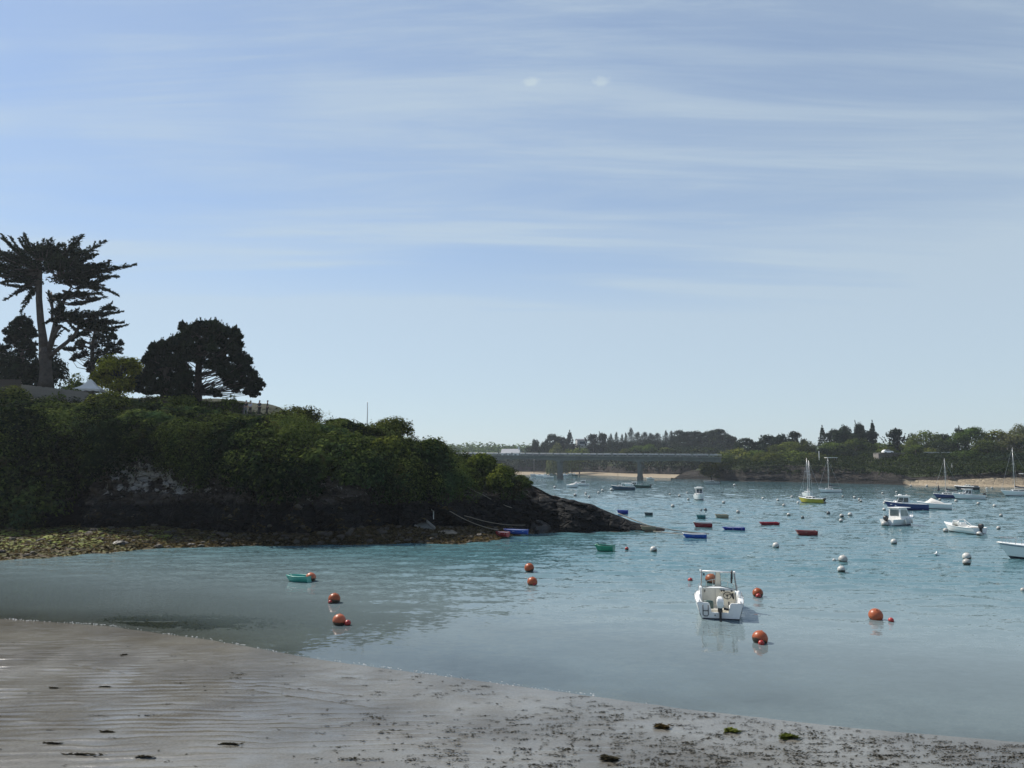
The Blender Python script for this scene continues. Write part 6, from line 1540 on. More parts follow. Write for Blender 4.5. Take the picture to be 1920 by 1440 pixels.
# ------------------------------------------------------------------ the white motorboat in the foreground
def main_boat():
    L, B = 4.4, 2.15; hu = Hull(L, B, 0.66, 0.12, 0.90, 0.22, 0.05, 2.3, 26)
    p = G(1351, 1162, 0); hd = -13.5; c = Vector((p.x, p.y, 0)) + Matrix.Rotation(math.radians(hd), 4, 'Z') @ Vector((0, L / 2, 0))
    root = empty('motorboat', tuple(c), math.radians(hd), 'white open motorboat seen from the stern with white outboard and windscreen frame', 'boat')
    ys = -L / 2
    # sides
    m = MB()
    for sg in (1, -1): m.loft([[(sg * q[0], q[1], q[2]) for q in hu.ring(t, 2, 7)] for t in np.linspace(0, 1, 26)])
    m.build('hull', GEL, root, True)
    hu.skin(0, 3).build('bottom', ANTI, root, True)
    m = MB()   # rubbing strake
    for sg in (1, -1): m.tube([(sg * (hu.half(t) - 0.02), (t - 0.5) * L, hu.sheer(t) - 0.06) for t in np.linspace(0, 1, 24)], 0.022, 6)
    m.build('rubbing_strake', GREYH, root, True)
    m = MB()   # moulded step low on the side
    for sg in (1, -1): m.tube([(sg * (hu.ring(t, 4, 5)[0][0] + 0.002), hu.ring(t, 4, 5)[0][1], hu.ring(t, 4, 5)[0][2]) for t in np.linspace(0, 0.92, 24)], 0.012, 5)
    m.build('hull_crease', GREYH, root, True)
    # transom with motor well cut-out, as a thick plate
    zt = hu.sheer(0); b = hu.half(0); bl = hu.ring(0, 2, 3)[0][0]
    nl, nr, zw = -0.44, 0.42, 0.30
    prof = [(-bl, 0.05), (bl, 0.05), (b, zt), (nr + 0.06, zt), (nr, zt - 0.05), (nr - 0.08, zw), (nl + 0.08, zw), (nl, zt - 0.05), (nl - 0.06, zt), (-b, zt)]
    m = MB(); n = len(prof)
    m.add([(x_, ys, z_) for x_, z_ in prof] + [(x_, ys + 0.07, z_) for x_, z_ in prof], [tuple(range(n)), tuple(range(2 * n - 1, n - 1, -1))] + [(i, n + i, n + (i + 1) % n, (i + 1) % n) for i in range(n)])
    m.build('transom', GEL, root, False, 0.015)
    # cockpit liner: side decks, coaming walls, sole
    t_c = 0.50
    m = MB()
    for sg in (1, -1):
        rings = []
        for t in np.linspace(0.0, 0.60, 12):
            o_, z_ = hu.half(t) * 0.985, hu.sheer(t) - 0.01; i_ = o_ - 0.24; y = (t - 0.5) * L
            rings.append([(sg * o_, y, z_), (sg * (o_ - 0.03), y, z_ + 0.025), (sg * (i_ + 0.03), y, z_ + 0.025), (sg * i_, y, z_), (sg * (i_ - 0.02), y, 0.16)])
        m.loft(rings)
    m.build('side_deck', GEL, root, True)
    m = MB(); rings = []
    for t in np.linspace(0.012, 0.60, 10): w = hu.half(t) * 0.985 - 0.22; rings.append([(-w, (t - 0.5) * L, 0.17), (w, (t - 0.5) * L, 0.17)])
    m.loft(rings); m.build('cockpit_sole', CREAM, root)
    m = MB(); m.box((0.0, ys + 0.42, 0.24), (1.0, 0.10, 0.24)); m.build('well_bulkhead', CREAM, root, False, 0.02)
    # foredeck and cuddy
    hu.deck(0.58, 0.995, 0.01, 0.10).build('foredeck', GEL, root, True)
    yb = -0.10; zb_ = 1.00
    m = MB()   # cuddy moulding
    vs = [(-0.80, yb, 0.15), (0.78, yb, 0.15), (0.72, yb, zb_ - 0.03), (0.15, yb, zb_ + 0.02), (-0.74, yb, zb_), (-0.70, yb + 1.1, 0.74), (0.68, yb + 1.1, 0.74), (0.28, yb + 1.7, 0.72), (-0.28, yb + 1.7, 0.72)]
    m.add(vs, [(0, 1, 2, 3, 4), (4, 3, 2, 6, 5), (5, 6, 7, 8), (0, 4, 5), (1, 6, 2)]); cd = m.build('cuddy', CREAM, root, False, 0.02)
    m = MB(); m.box((-0.78, yb + 0.02, 0.62), (0.12, 0.5, 0.86)); m.build('cuddy_side', GEL, cd, False, 0.04)
    m = MB(); m.box((0.80, yb + 0.10, 0.50), (0.10, 0.4, 0.62)); m.build('cuddy_side', GEL, cd, False, 0.04)
    m = MB(); m.box((-0.14, yb - 0.02, 0.62), (0.018, 0.02, 0.66)); m.build('door_edge', GREYH, cd)
    m = MB(); m.box((-0.60, yb - 0.025, 0.86), (0.035, 0.03, 0.10)); m.build('door_handle', DARK, cd)
    m = MB(); m.box((0.38, yb - 0.07, 0.90), (0.62, 0.16, 0.16), 0, 0.5); da = m.build('dashboard', CREAM, root, False, 0.03)
    for x_ in (0.14, 0.24, 0.58): m = MB(); m.lathe([(0.01, 0), (0.045, 0), (0.045, 0.02), (0.01, 0.025)], 12, (x_, yb - 0.17, 0.92), axis=Matrix.Rotation(math.pi / 2, 4, 'X')); m.build('gauge', DARK, da)
    m = MB(); nn_ = 18; m.tube([(0.38 + 0.17 * math.cos(a), yb - 0.22 - 0.04 * math.sin(a), 0.72 + 0.16 * math.sin(a)) for a in np.linspace(0, 2 * math.pi, nn_)], 0.018, 6)
    for a in (0.5, 2.6, 4.7): m.tube([(0.38, yb - 0.2, 0.72), (0.38 + 0.17 * math.cos(a), yb - 0.22, 0.72 + 0.16 * math.sin(a))], 0.014, 5)
    m.lathe([(0.05, 0), (0.05, 0.03)], 10, (0.38, yb - 0.19, 0.72), axis=Matrix.Rotation(math.pi / 2, 4, 'X')); m.build('steering_wheel', DARK, root)
    # windscreen frame
    zt_ = 1.73; yt = yb + 0.10; ybm = yb + 0.28
    m = MB(); m.tube([(-0.78, yt, zt_), (0.76, yt, zt_ - 0.02)], 0.04, 8); m.tube([(-0.80, yt, zt_ + 0.01), (-0.72, yt, zt_ + 0.01)], 0.06, 8); m.tube([(0.70, yt, zt_ - 0.02), (0.79, yt, zt_ - 0.02)], 0.055, 8); m.build('grab_bar', GEL, root, True)
    fr = MB()
    fr.tube([(-0.72, yt, zt_), (-0.76, ybm - 0.1, zb_ - 0.05)], 0.038, 7); fr.tube([(0.72, yt, zt_), (0.82, ybm, zb_ - 0.12)], 0.038, 7); fr.tube([(-0.73, ybm, zb_ + 0.02), (0.10, ybm, zb_ + 0.04), (0.80, ybm, zb_ - 0.08)], 0.02, 6)
    fr.tube([(-0.08, yt + 0.02, zt_ - 0.03), (-0.14, ybm, zb_ + 0.03)], 0.02, 6); fr.tube([(0.10, yt + 0.02, zt_ - 0.03), (0.12, ybm, zb_ + 0.03)], 0.02, 6)
    fr.build('windscreen_frame', GREYH, root, True)
    m = MB(); m.add([(-0.70, yt, zt_ - 0.03), (-0.09, yt, zt_ - 0.03), (-0.15, ybm, zb_ + 0.03), (-0.73, ybm, zb_ + 0.02)], [(0, 1, 2, 3)]); m.build('pane', CLEAR, root)
    m = MB(); m.add([(0.11, yt, zt_ - 0.03), (0.70, yt, zt_ - 0.03), (0.79, ybm, zb_ - 0.06), (0.13, ybm, zb_ + 0.03)], [(0, 1, 2, 3)]); m.build('pane', CLEAR, root)
    m = MB(); m.add([(-0.07, yt - 0.02, zt_ - 0.04), (0.09, yt - 0.02, zt_ - 0.04), (0.12, ybm - 0.02, zb_ + 0.03), (-0.14, ybm - 0.02, zb_ + 0.03), (-0.07, yt + 0.0, zt_ - 0.04), (0.09, yt + 0.0, zt_ - 0.04), (0.12, ybm, zb_ + 0.03), (-0.14, ybm, zb_ + 0.03)], [(0, 1, 2, 3), (7, 6, 5, 4), (0, 3, 7, 4), (1, 5, 6, 2)]); m.build('screen_door', CREAM, root)
    m = MB(); m.box((-0.62, yt - 0.03, zt_ - 0.14), (0.07, 0.05, 0.10)); m.build('mirror', DARK, root)
    m = MB(); m.tube([(0.62, yt - 0.05, zt_ + 0.08), (0.61, yt - 0.02, zt_ - 0.25), (0.59, yt - 0.04, zt_ - 0.5)], [0.035, 0.05, 0.035], 8); m.build('rod_holder', DARK, root, True)
    m = MB(); m.tube([(0.60, yb - 0.06, 0.95), (0.62, yb - 0.1, 0.70), (0.66, yb - 0.1, 0.55)], [0.03, 0.05, 0.03], 7); m.build('fire_extinguisher', DARK, root, True)
    # seats and gear
    m = MB(); m.lathe([(0.20, 0), (0.22, 0.04), (0.22, 0.30), (0.20, 0.36), (0.05, 0.38)], 16, (-0.46, -0.75, 0.17), sy=0.6); m.build('seat', mat('green_vinyl', (0.03, 0.07, 0.065), 0.5), root, True)
    m = MB(); m.box((0.60, -1.55, 0.34), (0.42, 0.62, 0.34)); m.build('locker', GEL, root, False, 0.04)
    m = MB(); m.box((0.40, -1.4, 0.48), (0.06, 0.10, 0.30)); m.build('throttle', DARK, root, False, 0.01)
    for sg, y_ in ((-1, -0.4), (1, -0.6)):
        t = y_ / L + 0.5; m = MB(); m.tube([(sg * hu.half(t) * 0.93, y_ - 0.1, hu.sheer(t)), (sg * hu.half(t) * 0.93, y_ - 0.1, hu.sheer(t) + 0.22), (sg * hu.half(t) * 0.93, y_ + 0.25, hu.sheer(t) + 0.22), (sg * hu.half(t) * 0.93, y_ + 0.25, hu.sheer(t))], 0.013, 5); m.build('hand_rail', METAL, root)
    m = MB(); m.lathe([(0.02, 0), (0.09, 0.03), (0.10, 0.2), (0.09, 0.36), (0.02, 0.4)], 12, (0.86, -0.75, 0.62)); m.build('fender', WHITE, root, True)
    for sg in (-1, 1): m = MB(); m.box((sg * (b - 0.10), ys + 0.15, zt + 0.04), (0.05, 0.16, 0.05)); m.build('cleat', METAL, root)
    bow_rail(root, hu, 0.66, 0.30)
    # boarding ladder on the transom
    m = MB(); x0, x1, z0, z1 = -0.72, -0.50, 0.14, 0.60; yl = ys - 0.05
    m.tube([(x0, yl, z1), (x0, yl, z0 + 0.05), (x0 + 0.05, yl, z0), (x1 - 0.05, yl, z0), (x1, yl, z0 + 0.05), (x1, yl, z1)], 0.018, 7); m.tube([(x0, yl, 0.36), (x1, yl, 0.36)], 0.018, 7)
    m.build('boarding_ladder', DARK, root, True)
    m = MB(); m.lathe([(0.005, 0), (0.025, 0), (0.025, 0.02), (0.005, 0.02)], 10, (-0.22, ys - 0.01, 0.18), axis=Matrix.Rotation(math.pi / 2, 4, 'X')); m.build('drain', DARK, root)
    ob = outboard(root, ys - 0.02, 0.42, 0.98, GEL)
    m = MB(); m.tube([(0.15, 0.05, 0.05), (0.28, 0.02, 0.02), (0.36, 0.12, 0.0)], 0.05, 7); m.build('cable_boot', DARK, ob, True)
main_boat()

# ------------------------------------------------------------------ moored boats
def cabin_boat(label, px, py, hd, L, B, H, topm, botm, wheel=(0.0, 0.55), cabh=1.25, motor=None, name='cabin_boat', winm=TINT, hardtop=True, cabm=GEL, bowr=True, cuddy=True, fend=False, trim=None):
    hu = Hull(L, B, H, 0.42, 0.86, 0.3, 0.12, 2.3, 16)
    r = base_boat(name, label, px, py, hd, hu, topm, botm, trim=trim)
    t0 = 0.5 + wheel[0] / L
    hu.deck(0.55, 0.99, 0.02, 0.08).build('foredeck', cabm, r, True); hu.floor(0.18, 0.7).build('cockpit_sole', CREAM, r); hu.inner(0.05, 0.6).build('liner', cabm, r, True)
    if cuddy: box_cabin(r, wheel[1] - 0.1, L * 0.36, B * 0.36, B * 0.22, H * 0.9, H + 0.45, cabm, 'cuddy', winm, 0.5)
    c = box_cabin(r, wheel[0] - 0.55, wheel[1] + 0.35, B * 0.38, B * 0.34, H * 0.6, H + cabh, cabm, 'wheelhouse', winm, 0.22)
    if hardtop:
        m = MB(); m.box((0, (wheel[0] - 0.6 + wheel[1] + 0.05) / 2, H + cabh + 0.03), (B * 0.76, wheel[1] - wheel[0] + 0.9, 0.07)); m.build('roof', cabm, r, False, 0.03)
    if bowr: bow_rail(r, hu, 0.6, 0.38)
    if motor: outboard(r, -L / 2 - 0.04, H * 0.75, 1.1, motor, 0.0)
    if fend:
        for y_ in (-0.6, 0.7):
            t = y_ / L + 0.5; m = MB(); m.lathe([(0.02, 0), (0.10, 0.05), (0.10, 0.4), (0.02, 0.46)], 10, (hu.half(t) + 0.08, y_, 0.18)); m.build('fender', CREAM, r, True)
    return r, hu
r, hu = cabin_boat('small white cabin boat with tall windowed wheelhouse and black outboard', 1688, 984, -62, 4.6, 1.95, 0.62, GEL, ANTI, (-0.35, 0.75), 1.25, DARK, winm=CLEAR, fend=True, cuddy=False)
r, hu = cabin_boat('dark blue hulled cruiser with white wheelhouse behind the small cabin boat', 1699, 956, 68, 5.8, 2.2, 0.85, BLUEH, ANTI, (0.1, 1.2), 1.15, None, trim=GEL)
m = MB(); m.lathe([(0.05, 0), (0.26, 0.03), (0.26, 0.15), (0.05, 0.2)], 14, (0, 0.7, 2.1)); m.build('radar_dome', GEL, r, True)
r, hu = cabin_boat('white cruiser pointing at the camera with raised wheelhouse, alone mid water', 1311, 937, 172, 5.6, 2.1, 0.80, GEL, ANTI, (-0.2, 0.9), 1.45, None)
m = MB(); m.box((0, 0.3, 2.42), (0.9, 0.6, 0.12)); m.build('roof_box', GEL, r, False, 0.03)
# white cuddy boat under a cover
hu = Hull(4.6, 1.9, 0.72, 0.35, 0.88, 0.25, 0.1); r = base_boat('cuddy_boat', 'white cuddy boat with bunched white cover, right of the blue cruiser', 1752, 954, 62, hu, GEL, ANTI)
hu.deck(0.0, 0.99, 0.02, 0.08).build('deck', GEL, r, True)
m = MB(); rings = []
for y_, w, z in ((-1.5, 0.55, 0.78), (-1.0, 0.70, 1.05), (-0.3, 0.75, 1.30), (0.3, 0.72, 1.55), (0.75, 0.6, 1.25), (1.3, 0.35, 0.95)):
    rings.append([(w * math.cos(a), y_ + 0.05 * math.sin(5 * a), 0.72 + (z - 0.72) * math.sin(a) * (1 + 0.12 * math.sin(7 * a + y_ * 9))) for a in np.linspace(0, math.pi, 13)])
m.loft(rings); m.build('cover', CANVAS, r, True)
# open boat from the stern
hu = Hull(4.3, 1.95, 0.55, 0.32, 0.9, 0.2, 0.12); r = base_boat('open_boat', 'white open boat seen from astern with folded windscreen and black outboard', 1804, 998, 14, hu, GEL, ANTI)
hu.floor(0.15).build('cockpit_sole', CREAM, r); hu.inner(0.10).build('liner', GEL, r, True); hu.deck(0.62, 0.99, 0.02, 0.07).build('foredeck', GEL, r, True)
m = MB(); m.box((0.25, 0.2, 0.55), (0.7, 0.45, 0.75)); m.build('console', GEL, r, False, 0.05); m = MB(); m.box((0, -1.1, 0.42), (1.4, 0.4, 0.4)); m.build('seat', CANVAS, r, False, 0.05)
m = MB(); m.tube([(-0.75, 0.45, 0.6), (-0.62, 0.35, 1.18), (0.2, 0.5, 1.15), (0.62, 0.35, 1.25), (0.80, 0.1, 0.6)], 0.035, 6); m.tube([(0.62, 0.35, 1.25), (0.92, -0.35, 0.62)], 0.035, 6); m.build('windscreen_frame', GEL, r)
m = MB(); m.add([(-0.62, 0.36, 1.16), (0.2, 0.5, 1.13), (0.2, 0.62, 0.65), (-0.72, 0.46, 0.65)], [(0, 1, 2, 3)]); m.build('pane', CLEAR, r)
for sx in (-0.45, 0.5):
    m = MB(); m.lathe([(0.02, 0), (0.15, 0.05), (0.15, 0.25), (0.02, 0.32)], 12, (sx, -0.7, 0.2)); m.build('fender', WHITE, r, True)
outboard(r, -2.18, 0.46, 0.95, DARK)
# speedboat and motor launch by the beach
hu = Hull(6.0, 2.2, 0.70, 0.30, 0.86, 0.25, 0.16, 2.0); r = base_boat('speedboat', 'sleek speedboat with black hull and white deck moored off the beach', 1812, 918, 80, hu, BLKH, ANTI, trim=GEL)
hu.deck(0.0, 0.99, 0.0, 0.16).build('deck', GEL, r, True); box_cabin(r, -0.9, 0.9, 0.72, 0.5, 0.82, 1.35, CREAM, 'windscreen', TINT, 0.9); m = MB(); m.box((0, -2.2, 0.95), (1.6, 1.2, 0.35)); m.build('sun_pad', BLKH, r, False, 0.12)
r, hu = cabin_boat('white motor launch with small cab, overlapping the blue sailing boat', 1815, 936, 78, 5.6, 2.1, 0.78, GEL, ANTI, (0.0, 0.7), 1.15, DARKM if False else DARK, hardtop=True)
# motorboats farther off
r, hu = cabin_boat('grey motorboat lying off the rocky nose by the bridge end', 1334, 908, 82, 5.4, 2.0, 0.75, GREYH, ANTI, (-0.4, 0.5), 0.6, DARK, cabm=GREYH, hardtop=False)
r, hu = cabin_boat('white boat with raised wheelhouse just past the headland tip', 1091, 911, 82, 4.6, 1.9, 0.65, GEL, ANTI, (-0.6, 0.3), 1.1, None)
hu = Hull(3.6, 1.7, 0.7, 0.5, 0.85, 0.2, 0.12); r = base_boat('small_boat', 'small white boat under a peaked cover beside the wheelhouse boat', 1074, 914, -100, hu, GEL, ANTI); hu.deck(0, 0.99, 0.0, 0.1).build('deck', GEL, r, True)
m = MB(); rings = [[(w * math.cos(a), y_, 0.7 + z * math.sin(a)) for a in np.linspace(0, math.pi, 9)] for y_, w, z in ((-1.3, 0.3, 0.1), (-0.6, 0.6, 0.35), (0.4, 0.6, 0.5), (1.0, 0.4, 1.0), (1.4, 0.2, 0.5))]; m.loft(rings); m.build('cover', CANVAS, r, True)
# wooden fishing boat with a mast
hu = Hull(6.4, 2.3, 0.75, 0.5, 0.75, 0.4, 0.10, 2.4); r = base_boat('fishing_boat', 'dark blue fishing boat with white wheel shelter and bare mast', 1168, 918.5, 84, hu, DKBL, ANTI, trim=GEL)
hu.deck(0.55, 0.99, 0.02, 0.08).build('foredeck', GEL, r, True); hu.floor(0.2, 0.6).build('sole', CREAM, r); hu.inner(0.06, 0.6).build('liner', GEL, r, True); box_cabin(r, 0.3, 1.5, 0.7, 0.55, 0.6, 1.25, GEL, 'cuddy'); m = MB(); m.box((0, -1.0, 1.78), (1.7, 2.9, 0.08)); m.build('awning', GEL, r, False, 0.03)
for sx in (-0.75, 0.75):
    for y_ in (-2.3, 0.3): m = MB(); m.tube([(sx, y_, 0.7), (sx, y_, 1.75)], 0.03, 5); m.build('awning_post', METAL, r)
mast_rig(r, 1.3, 0.9, 5.2, 0, hull=hu, dark=BARK_D, nostays=True)
# green inflatable with motor
hu = Hull(4.8, 1.9, 0.5, 0.3, 0.95, 0.2, 0.1, 2.6); r = base_boat('inflatable_boat', 'dark green inflatable boat with console behind the fishing boat', 1204, 914.5, 84, hu, GRNH, ANTI); hu.rim(0.36, 0.3).build('tube', GRNH, r, True); hu.floor(0.2).build('sole', GREYH, r); m = MB(); m.box((0, 0.1, 0.7), (0.6, 0.5, 0.9)); m.build('console', GREYH, r, False, 0.05); outboard(r, -2.4, 0.4, 1.1)
m = MB(); m.box((0, 2.1, 0.75), (0.8, 0.5, 0.5)); m.build('bow_locker', BLKH, r, False, 0.1)
r, hu = cabin_boat('white motorboat half hidden behind the dark blue fishing boat', 1187, 913, 84, 5.2, 2.0, 0.6, GEL, ANTI, (-0.5, 0.3), 0.9, DARK)

# sailing boats
def sailboat(label, px, py, hd, L, B, H, topm, botm, mh, boom, my=0.4, name='sailing_boat', cover=SAILB, motor=False, z1=0.32, deckm=None, mastm=None):
    hu = Hull(L, B, H, 0.30, 0.66, 0.35, 0.08, 2.1, 20); r = base_boat(name, label, px, py, hd, hu, topm, botm, trim=deckm)
    hu.deck(0.0, 0.99, 0.01, 0.07).build('deck', deckm or GEL, r, True); box_cabin(r, -L * 0.12, L * 0.24, B * 0.32, B * 0.16, H * 0.9, H + z1 + 0.12, deckm or GEL, 'coachroof', TINT, 0.3)
    m = MB(); m.box((0, -L * 0.28, H + 0.07), (B * 0.5, L * 0.26, 0.12)); m.build('cockpit_well', GREYH, r, False, 0.03)
    mast_rig(r, my, H + 0.1, mh, boom, cover, True, hu, 0.0, mastm, bool(mastm), 0.11 if mastm else 0.01); bow_rail(r, hu, 0.78, 0.4)
    m = MB(); m.box((0, -L / 2 - 0.08, 0.1), (0.05, 0.22, 0.9)); m.build('rudder', deckm or GEL, r)
    if motor: outboard(r, -L / 2 - 0.1, H * 0.7, 0.8)
    return r, hu
sailboat('blue hulled sailing boat with sagging dark sail cover off the beach', 1778, 934, 82, 5.6, 2.0, 0.62, BLUEH, ANTI, 7.2, 2.3, 0.35, deckm=GEL)
sailboat('low white sailing boat with dark sail cover off the rocky cliff', 1556, 923.5, 84, 5.2, 2.0, 0.60, GEL, DKBL, 7.6, 2.4, 0.2, motor=True)
sailboat('yellow hulled sailing boat moored off the cliff', 1521, 943, 42, 4.6, 1.9, 0.72, YELH, ANTI, 6.6, 0, 0.2, deckm=GEL, motor=True)
sailboat('white sailing boat directly behind the yellow one, bow towards camera', 1515, 932, 168, 5.4, 2.1, 0.75, GEL, ANTI, 7.2, 1.8, 0.2)
sailboat('large white sailing boat at the far edge in front of the beach', 1912, 930, 82, 7.4, 2.5, 0.90, GEL, ANTI, 9.4, 3.0, 0.9)
sailboat('small pale sailing boat aground at the edge of the beach', 1788, 909.5, 84, 4.6, 1.8, 0.5, GREYH, ANTI, 6.6, 2.0, 0.2, z1=0.2)
# white yacht cut by the right edge
r, hu = sailboat('white sailing boat cut by the photo edge with dark sheer stripe', 1967, 1049, 70, 6.2, 2.3, 0.80, GEL, ANTI, 8.2, 2.6, 1.35, z1=0.38, mastm=BARK_D)
m = MB()
for sg in (1, -1): m.tube([(sg * (hu.half(t) + 0.004), (t - 0.5) * hu.L + hu.rake(t, hu.sheer(t) - 0.1), hu.sheer(t) - 0.10) for t in np.linspace(0.02, 0.985, 24)], 0.03, 5)
m.build('sheer_stripe', DKBL, r, True)
# little fleet beyond the headland, far off
for px, py, L_, lab, mh in ((1002, 892, 5.5, 'tiny white boat with tall mast closest to the headland, far off', 9.5), (1012, 894, 5.0, 'tiny white motorboat second from the headland in the far cluster', 0), (1022, 893, 5.4, 'tiny white boat in the middle of the far cluster', 0), (1028, 896.5, 5.6, 'nearest white motorboat of the far cluster', 0), (1036, 890.5, 5.2, 'tiny sailing boat with thin mast behind the far cluster', 9), (1041, 890, 5.0, 'tiny sailing boat with thin mast beside the first pier', 8.5), (1059, 892, 4.6, 'tiny pale boat just right of the first bridge pier', 0), (1071, 890.5, 5.2, 'tiny sailing boat right of the first bridge pier', 9.5), (1077, 892, 4.2, 'tiny greenish boat right of the first bridge pier', 0)):
    hu = Hull(L_, 2.0, 0.75, 0.4, 0.8, 0.3, 0.1, 2.2, 10); r = base_boat('far_boat', lab, px, py, 80 + RNG.uniform(-12, 12), hu, GRNH if 'greenish' in lab else GEL, ANTI, 'boat', 'boats moored beyond the headland')
    hu.deck(0, 0.99, 0.01, 0.08).build('deck', GEL, r, True); box_cabin(r, -0.6, 1.0, 0.65, 0.4, 0.7, 1.5 if not mh else 1.2, GEL, 'cabin', TINT, 0.3)
    if mh: mast_rig(r, 0.3, 0.8, mh, 0)
r, hu = cabin_boat('tiny white boat lying off the sandy beach by the second pier', 1219, 899, 70, 3.6, 1.6, 0.5, GEL, ANTI, (-0.4, 0.2), 0.6, None, hardtop=False, bowr=False)
# dark post buoy beside the blue sailing boat
p = G(1760, 920); root = empty('channel_mark', (p.x, p.y, 0), 0, 'small dark pointed mark beside the blue sailing boat mast', 'buoy'); m = MB(); m.lathe([(0.28, -0.2), (0.34, 0.15), (0.22, 0.6), (0.10, 1.2), (0.03, 1.6)], 12); m.build('body', BLKH, root, True); m = MB(); m.tube([(0, 0, 1.5), (0, 0, 2.1)], 0.03, 5); m.build('staff', BLKH, root)

# ------------------------------------------------------------------ tenders
def tender(label, px, py, hd, L, B, H, m_, inm=None, pram=0.55, bow=0.10, capsized=False, cover=None, trim=None):
    hu = Hull(L, B, H, bow, 0.88, 0.10, 0.14, 2.2 if not pram else 3.0, 12, pram)
    r = base_boat('tender', label, px, py, hd, hu, m_, m_, 'tender', 'small tenders moored off the rocks', trim)
    hit = HB.ray_cast(Vector((0, 0, CAM_H)), ray(px, py).normalized())[0]
    if hit and hit.z > 0.0 and hit.y < r.location.y: r.location = (hit.x, hit.y - 0.35, hz(hit.x, hit.y - 0.35) + 0.12)      # drawn up on the weed
    hu.inner(0.03, 1.0).build('liner', inm or m_, r, True); hu.floor(0.05, 0.98).build('floor', inm or m_, r)
    for t in (0.18, 0.55): m = MB(); m.box((0, (t - 0.5) * L, H * 0.72), (hu.half(t) * 1.8, 0.2, 0.03)); m.build('thwart', inm or m_, r)
    if cover: hu.deck(0.02, 0.98, -0.02, 0.10, 0.98).build('cover', cover, r, True)
    return r
def tp(n, c): return paint(n, c, 0.4)
TBLUE, TDARK, TTEAL, TBEIGE, TRED, TROYAL, TGREEN, TMINT, TBRR = tp('blue_tender', (0.012, 0.03, 0.30)), tp('dark_tender', (0.03, 0.05, 0.06)), tp('teal_tender', (0.03, 0.16, 0.17)), tp('beige_tender', (0.34, 0.29, 0.20)), tp('red_tender', (0.24, 0.012, 0.022)), tp('royal_tender', (0.015, 0.10, 0.46)), tp('green_tender', (0.015, 0.24, 0.14)), tp('mint_tender', (0.05, 0.34, 0.28)), tp('brick_tender', (0.26, 0.03, 0.03))
tender('deep blue tender lying beyond the rock tip', 1167.5, 963.5, 78, 1.5, 1.1, 0.42, TBLUE)
tender('small dark tender to the right of the deep blue one', 1216, 966.5, 80, 1.1, 0.9, 0.30, TDARK)
tender('small teal tender beyond the dark red rowing boat', 1314, 972, 82, 1.1, 0.9, 0.34, TTEAL)
tender('beige tender beyond the dark red rowing boat', 1353, 971.5, 84, 1.6, 1.0, 0.38, TBEIGE)
tender('dark red rowing boat with upswept ends, side on', 1317, 988.5, 86, 1.95, 1.05, 0.40, TRED, None, 0.0, 0.16, trim=GREYH)
tender('low royal blue tender to the right of the dark red rowing boat', 1375, 994.5, 87, 2.2, 0.95, 0.26, TBLUE, GEL, 0.5, 0.06)
tender('bright blue tender tied at the end of the rock tip ropes', 1302, 1009, 84, 2.1, 1.0, 0.34, TROYAL, GREYH, 0.55, 0.1, trim=GEL)
tender('low crimson tender farthest right but one of the red ones', 1442, 984.5, 88, 2.1, 0.95, 0.26, tp('crimson_tender', (0.34, 0.012, 0.03)), None, 0.5, 0.06)
tender('brick red tender on its own among white buoys', 1512, 1003, 86, 1.9, 1.0, 0.34, TBRR, TBEIGE, 0.55, 0.1, trim=TRED)
tender('green tender floating alone in front of the rock tip', 1134, 1033, 68, 1.45, 0.95, 0.36, TGREEN, TDARK, 0.55, 0.12)
tender('mint green tender touching an orange buoy near the beach', 560, 1090, 74, 1.4, 0.8, 0.28, TMINT, None, 0.5, 0.06)
tender('royal blue tender drawn up against the dark boulder', 967, 999, 76, 2.3, 1.0, 0.30, tp('cobalt_tender', (0.02, 0.08, 0.42)), GEL, 0.5, 0.08)
tender('red tender drawn up at the edge of the weedy shelf', 942, 1005, 60, 1.2, 0.9, 0.30, tp('scarlet_tender', (0.32, 0.02, 0.025)), GEL, 0.5, 0.06)
r = tender('beige tender perched on the low rock tip beside the ropes', 1214, 989, 82, 1.5, 0.95, 0.32, TBEIGE)

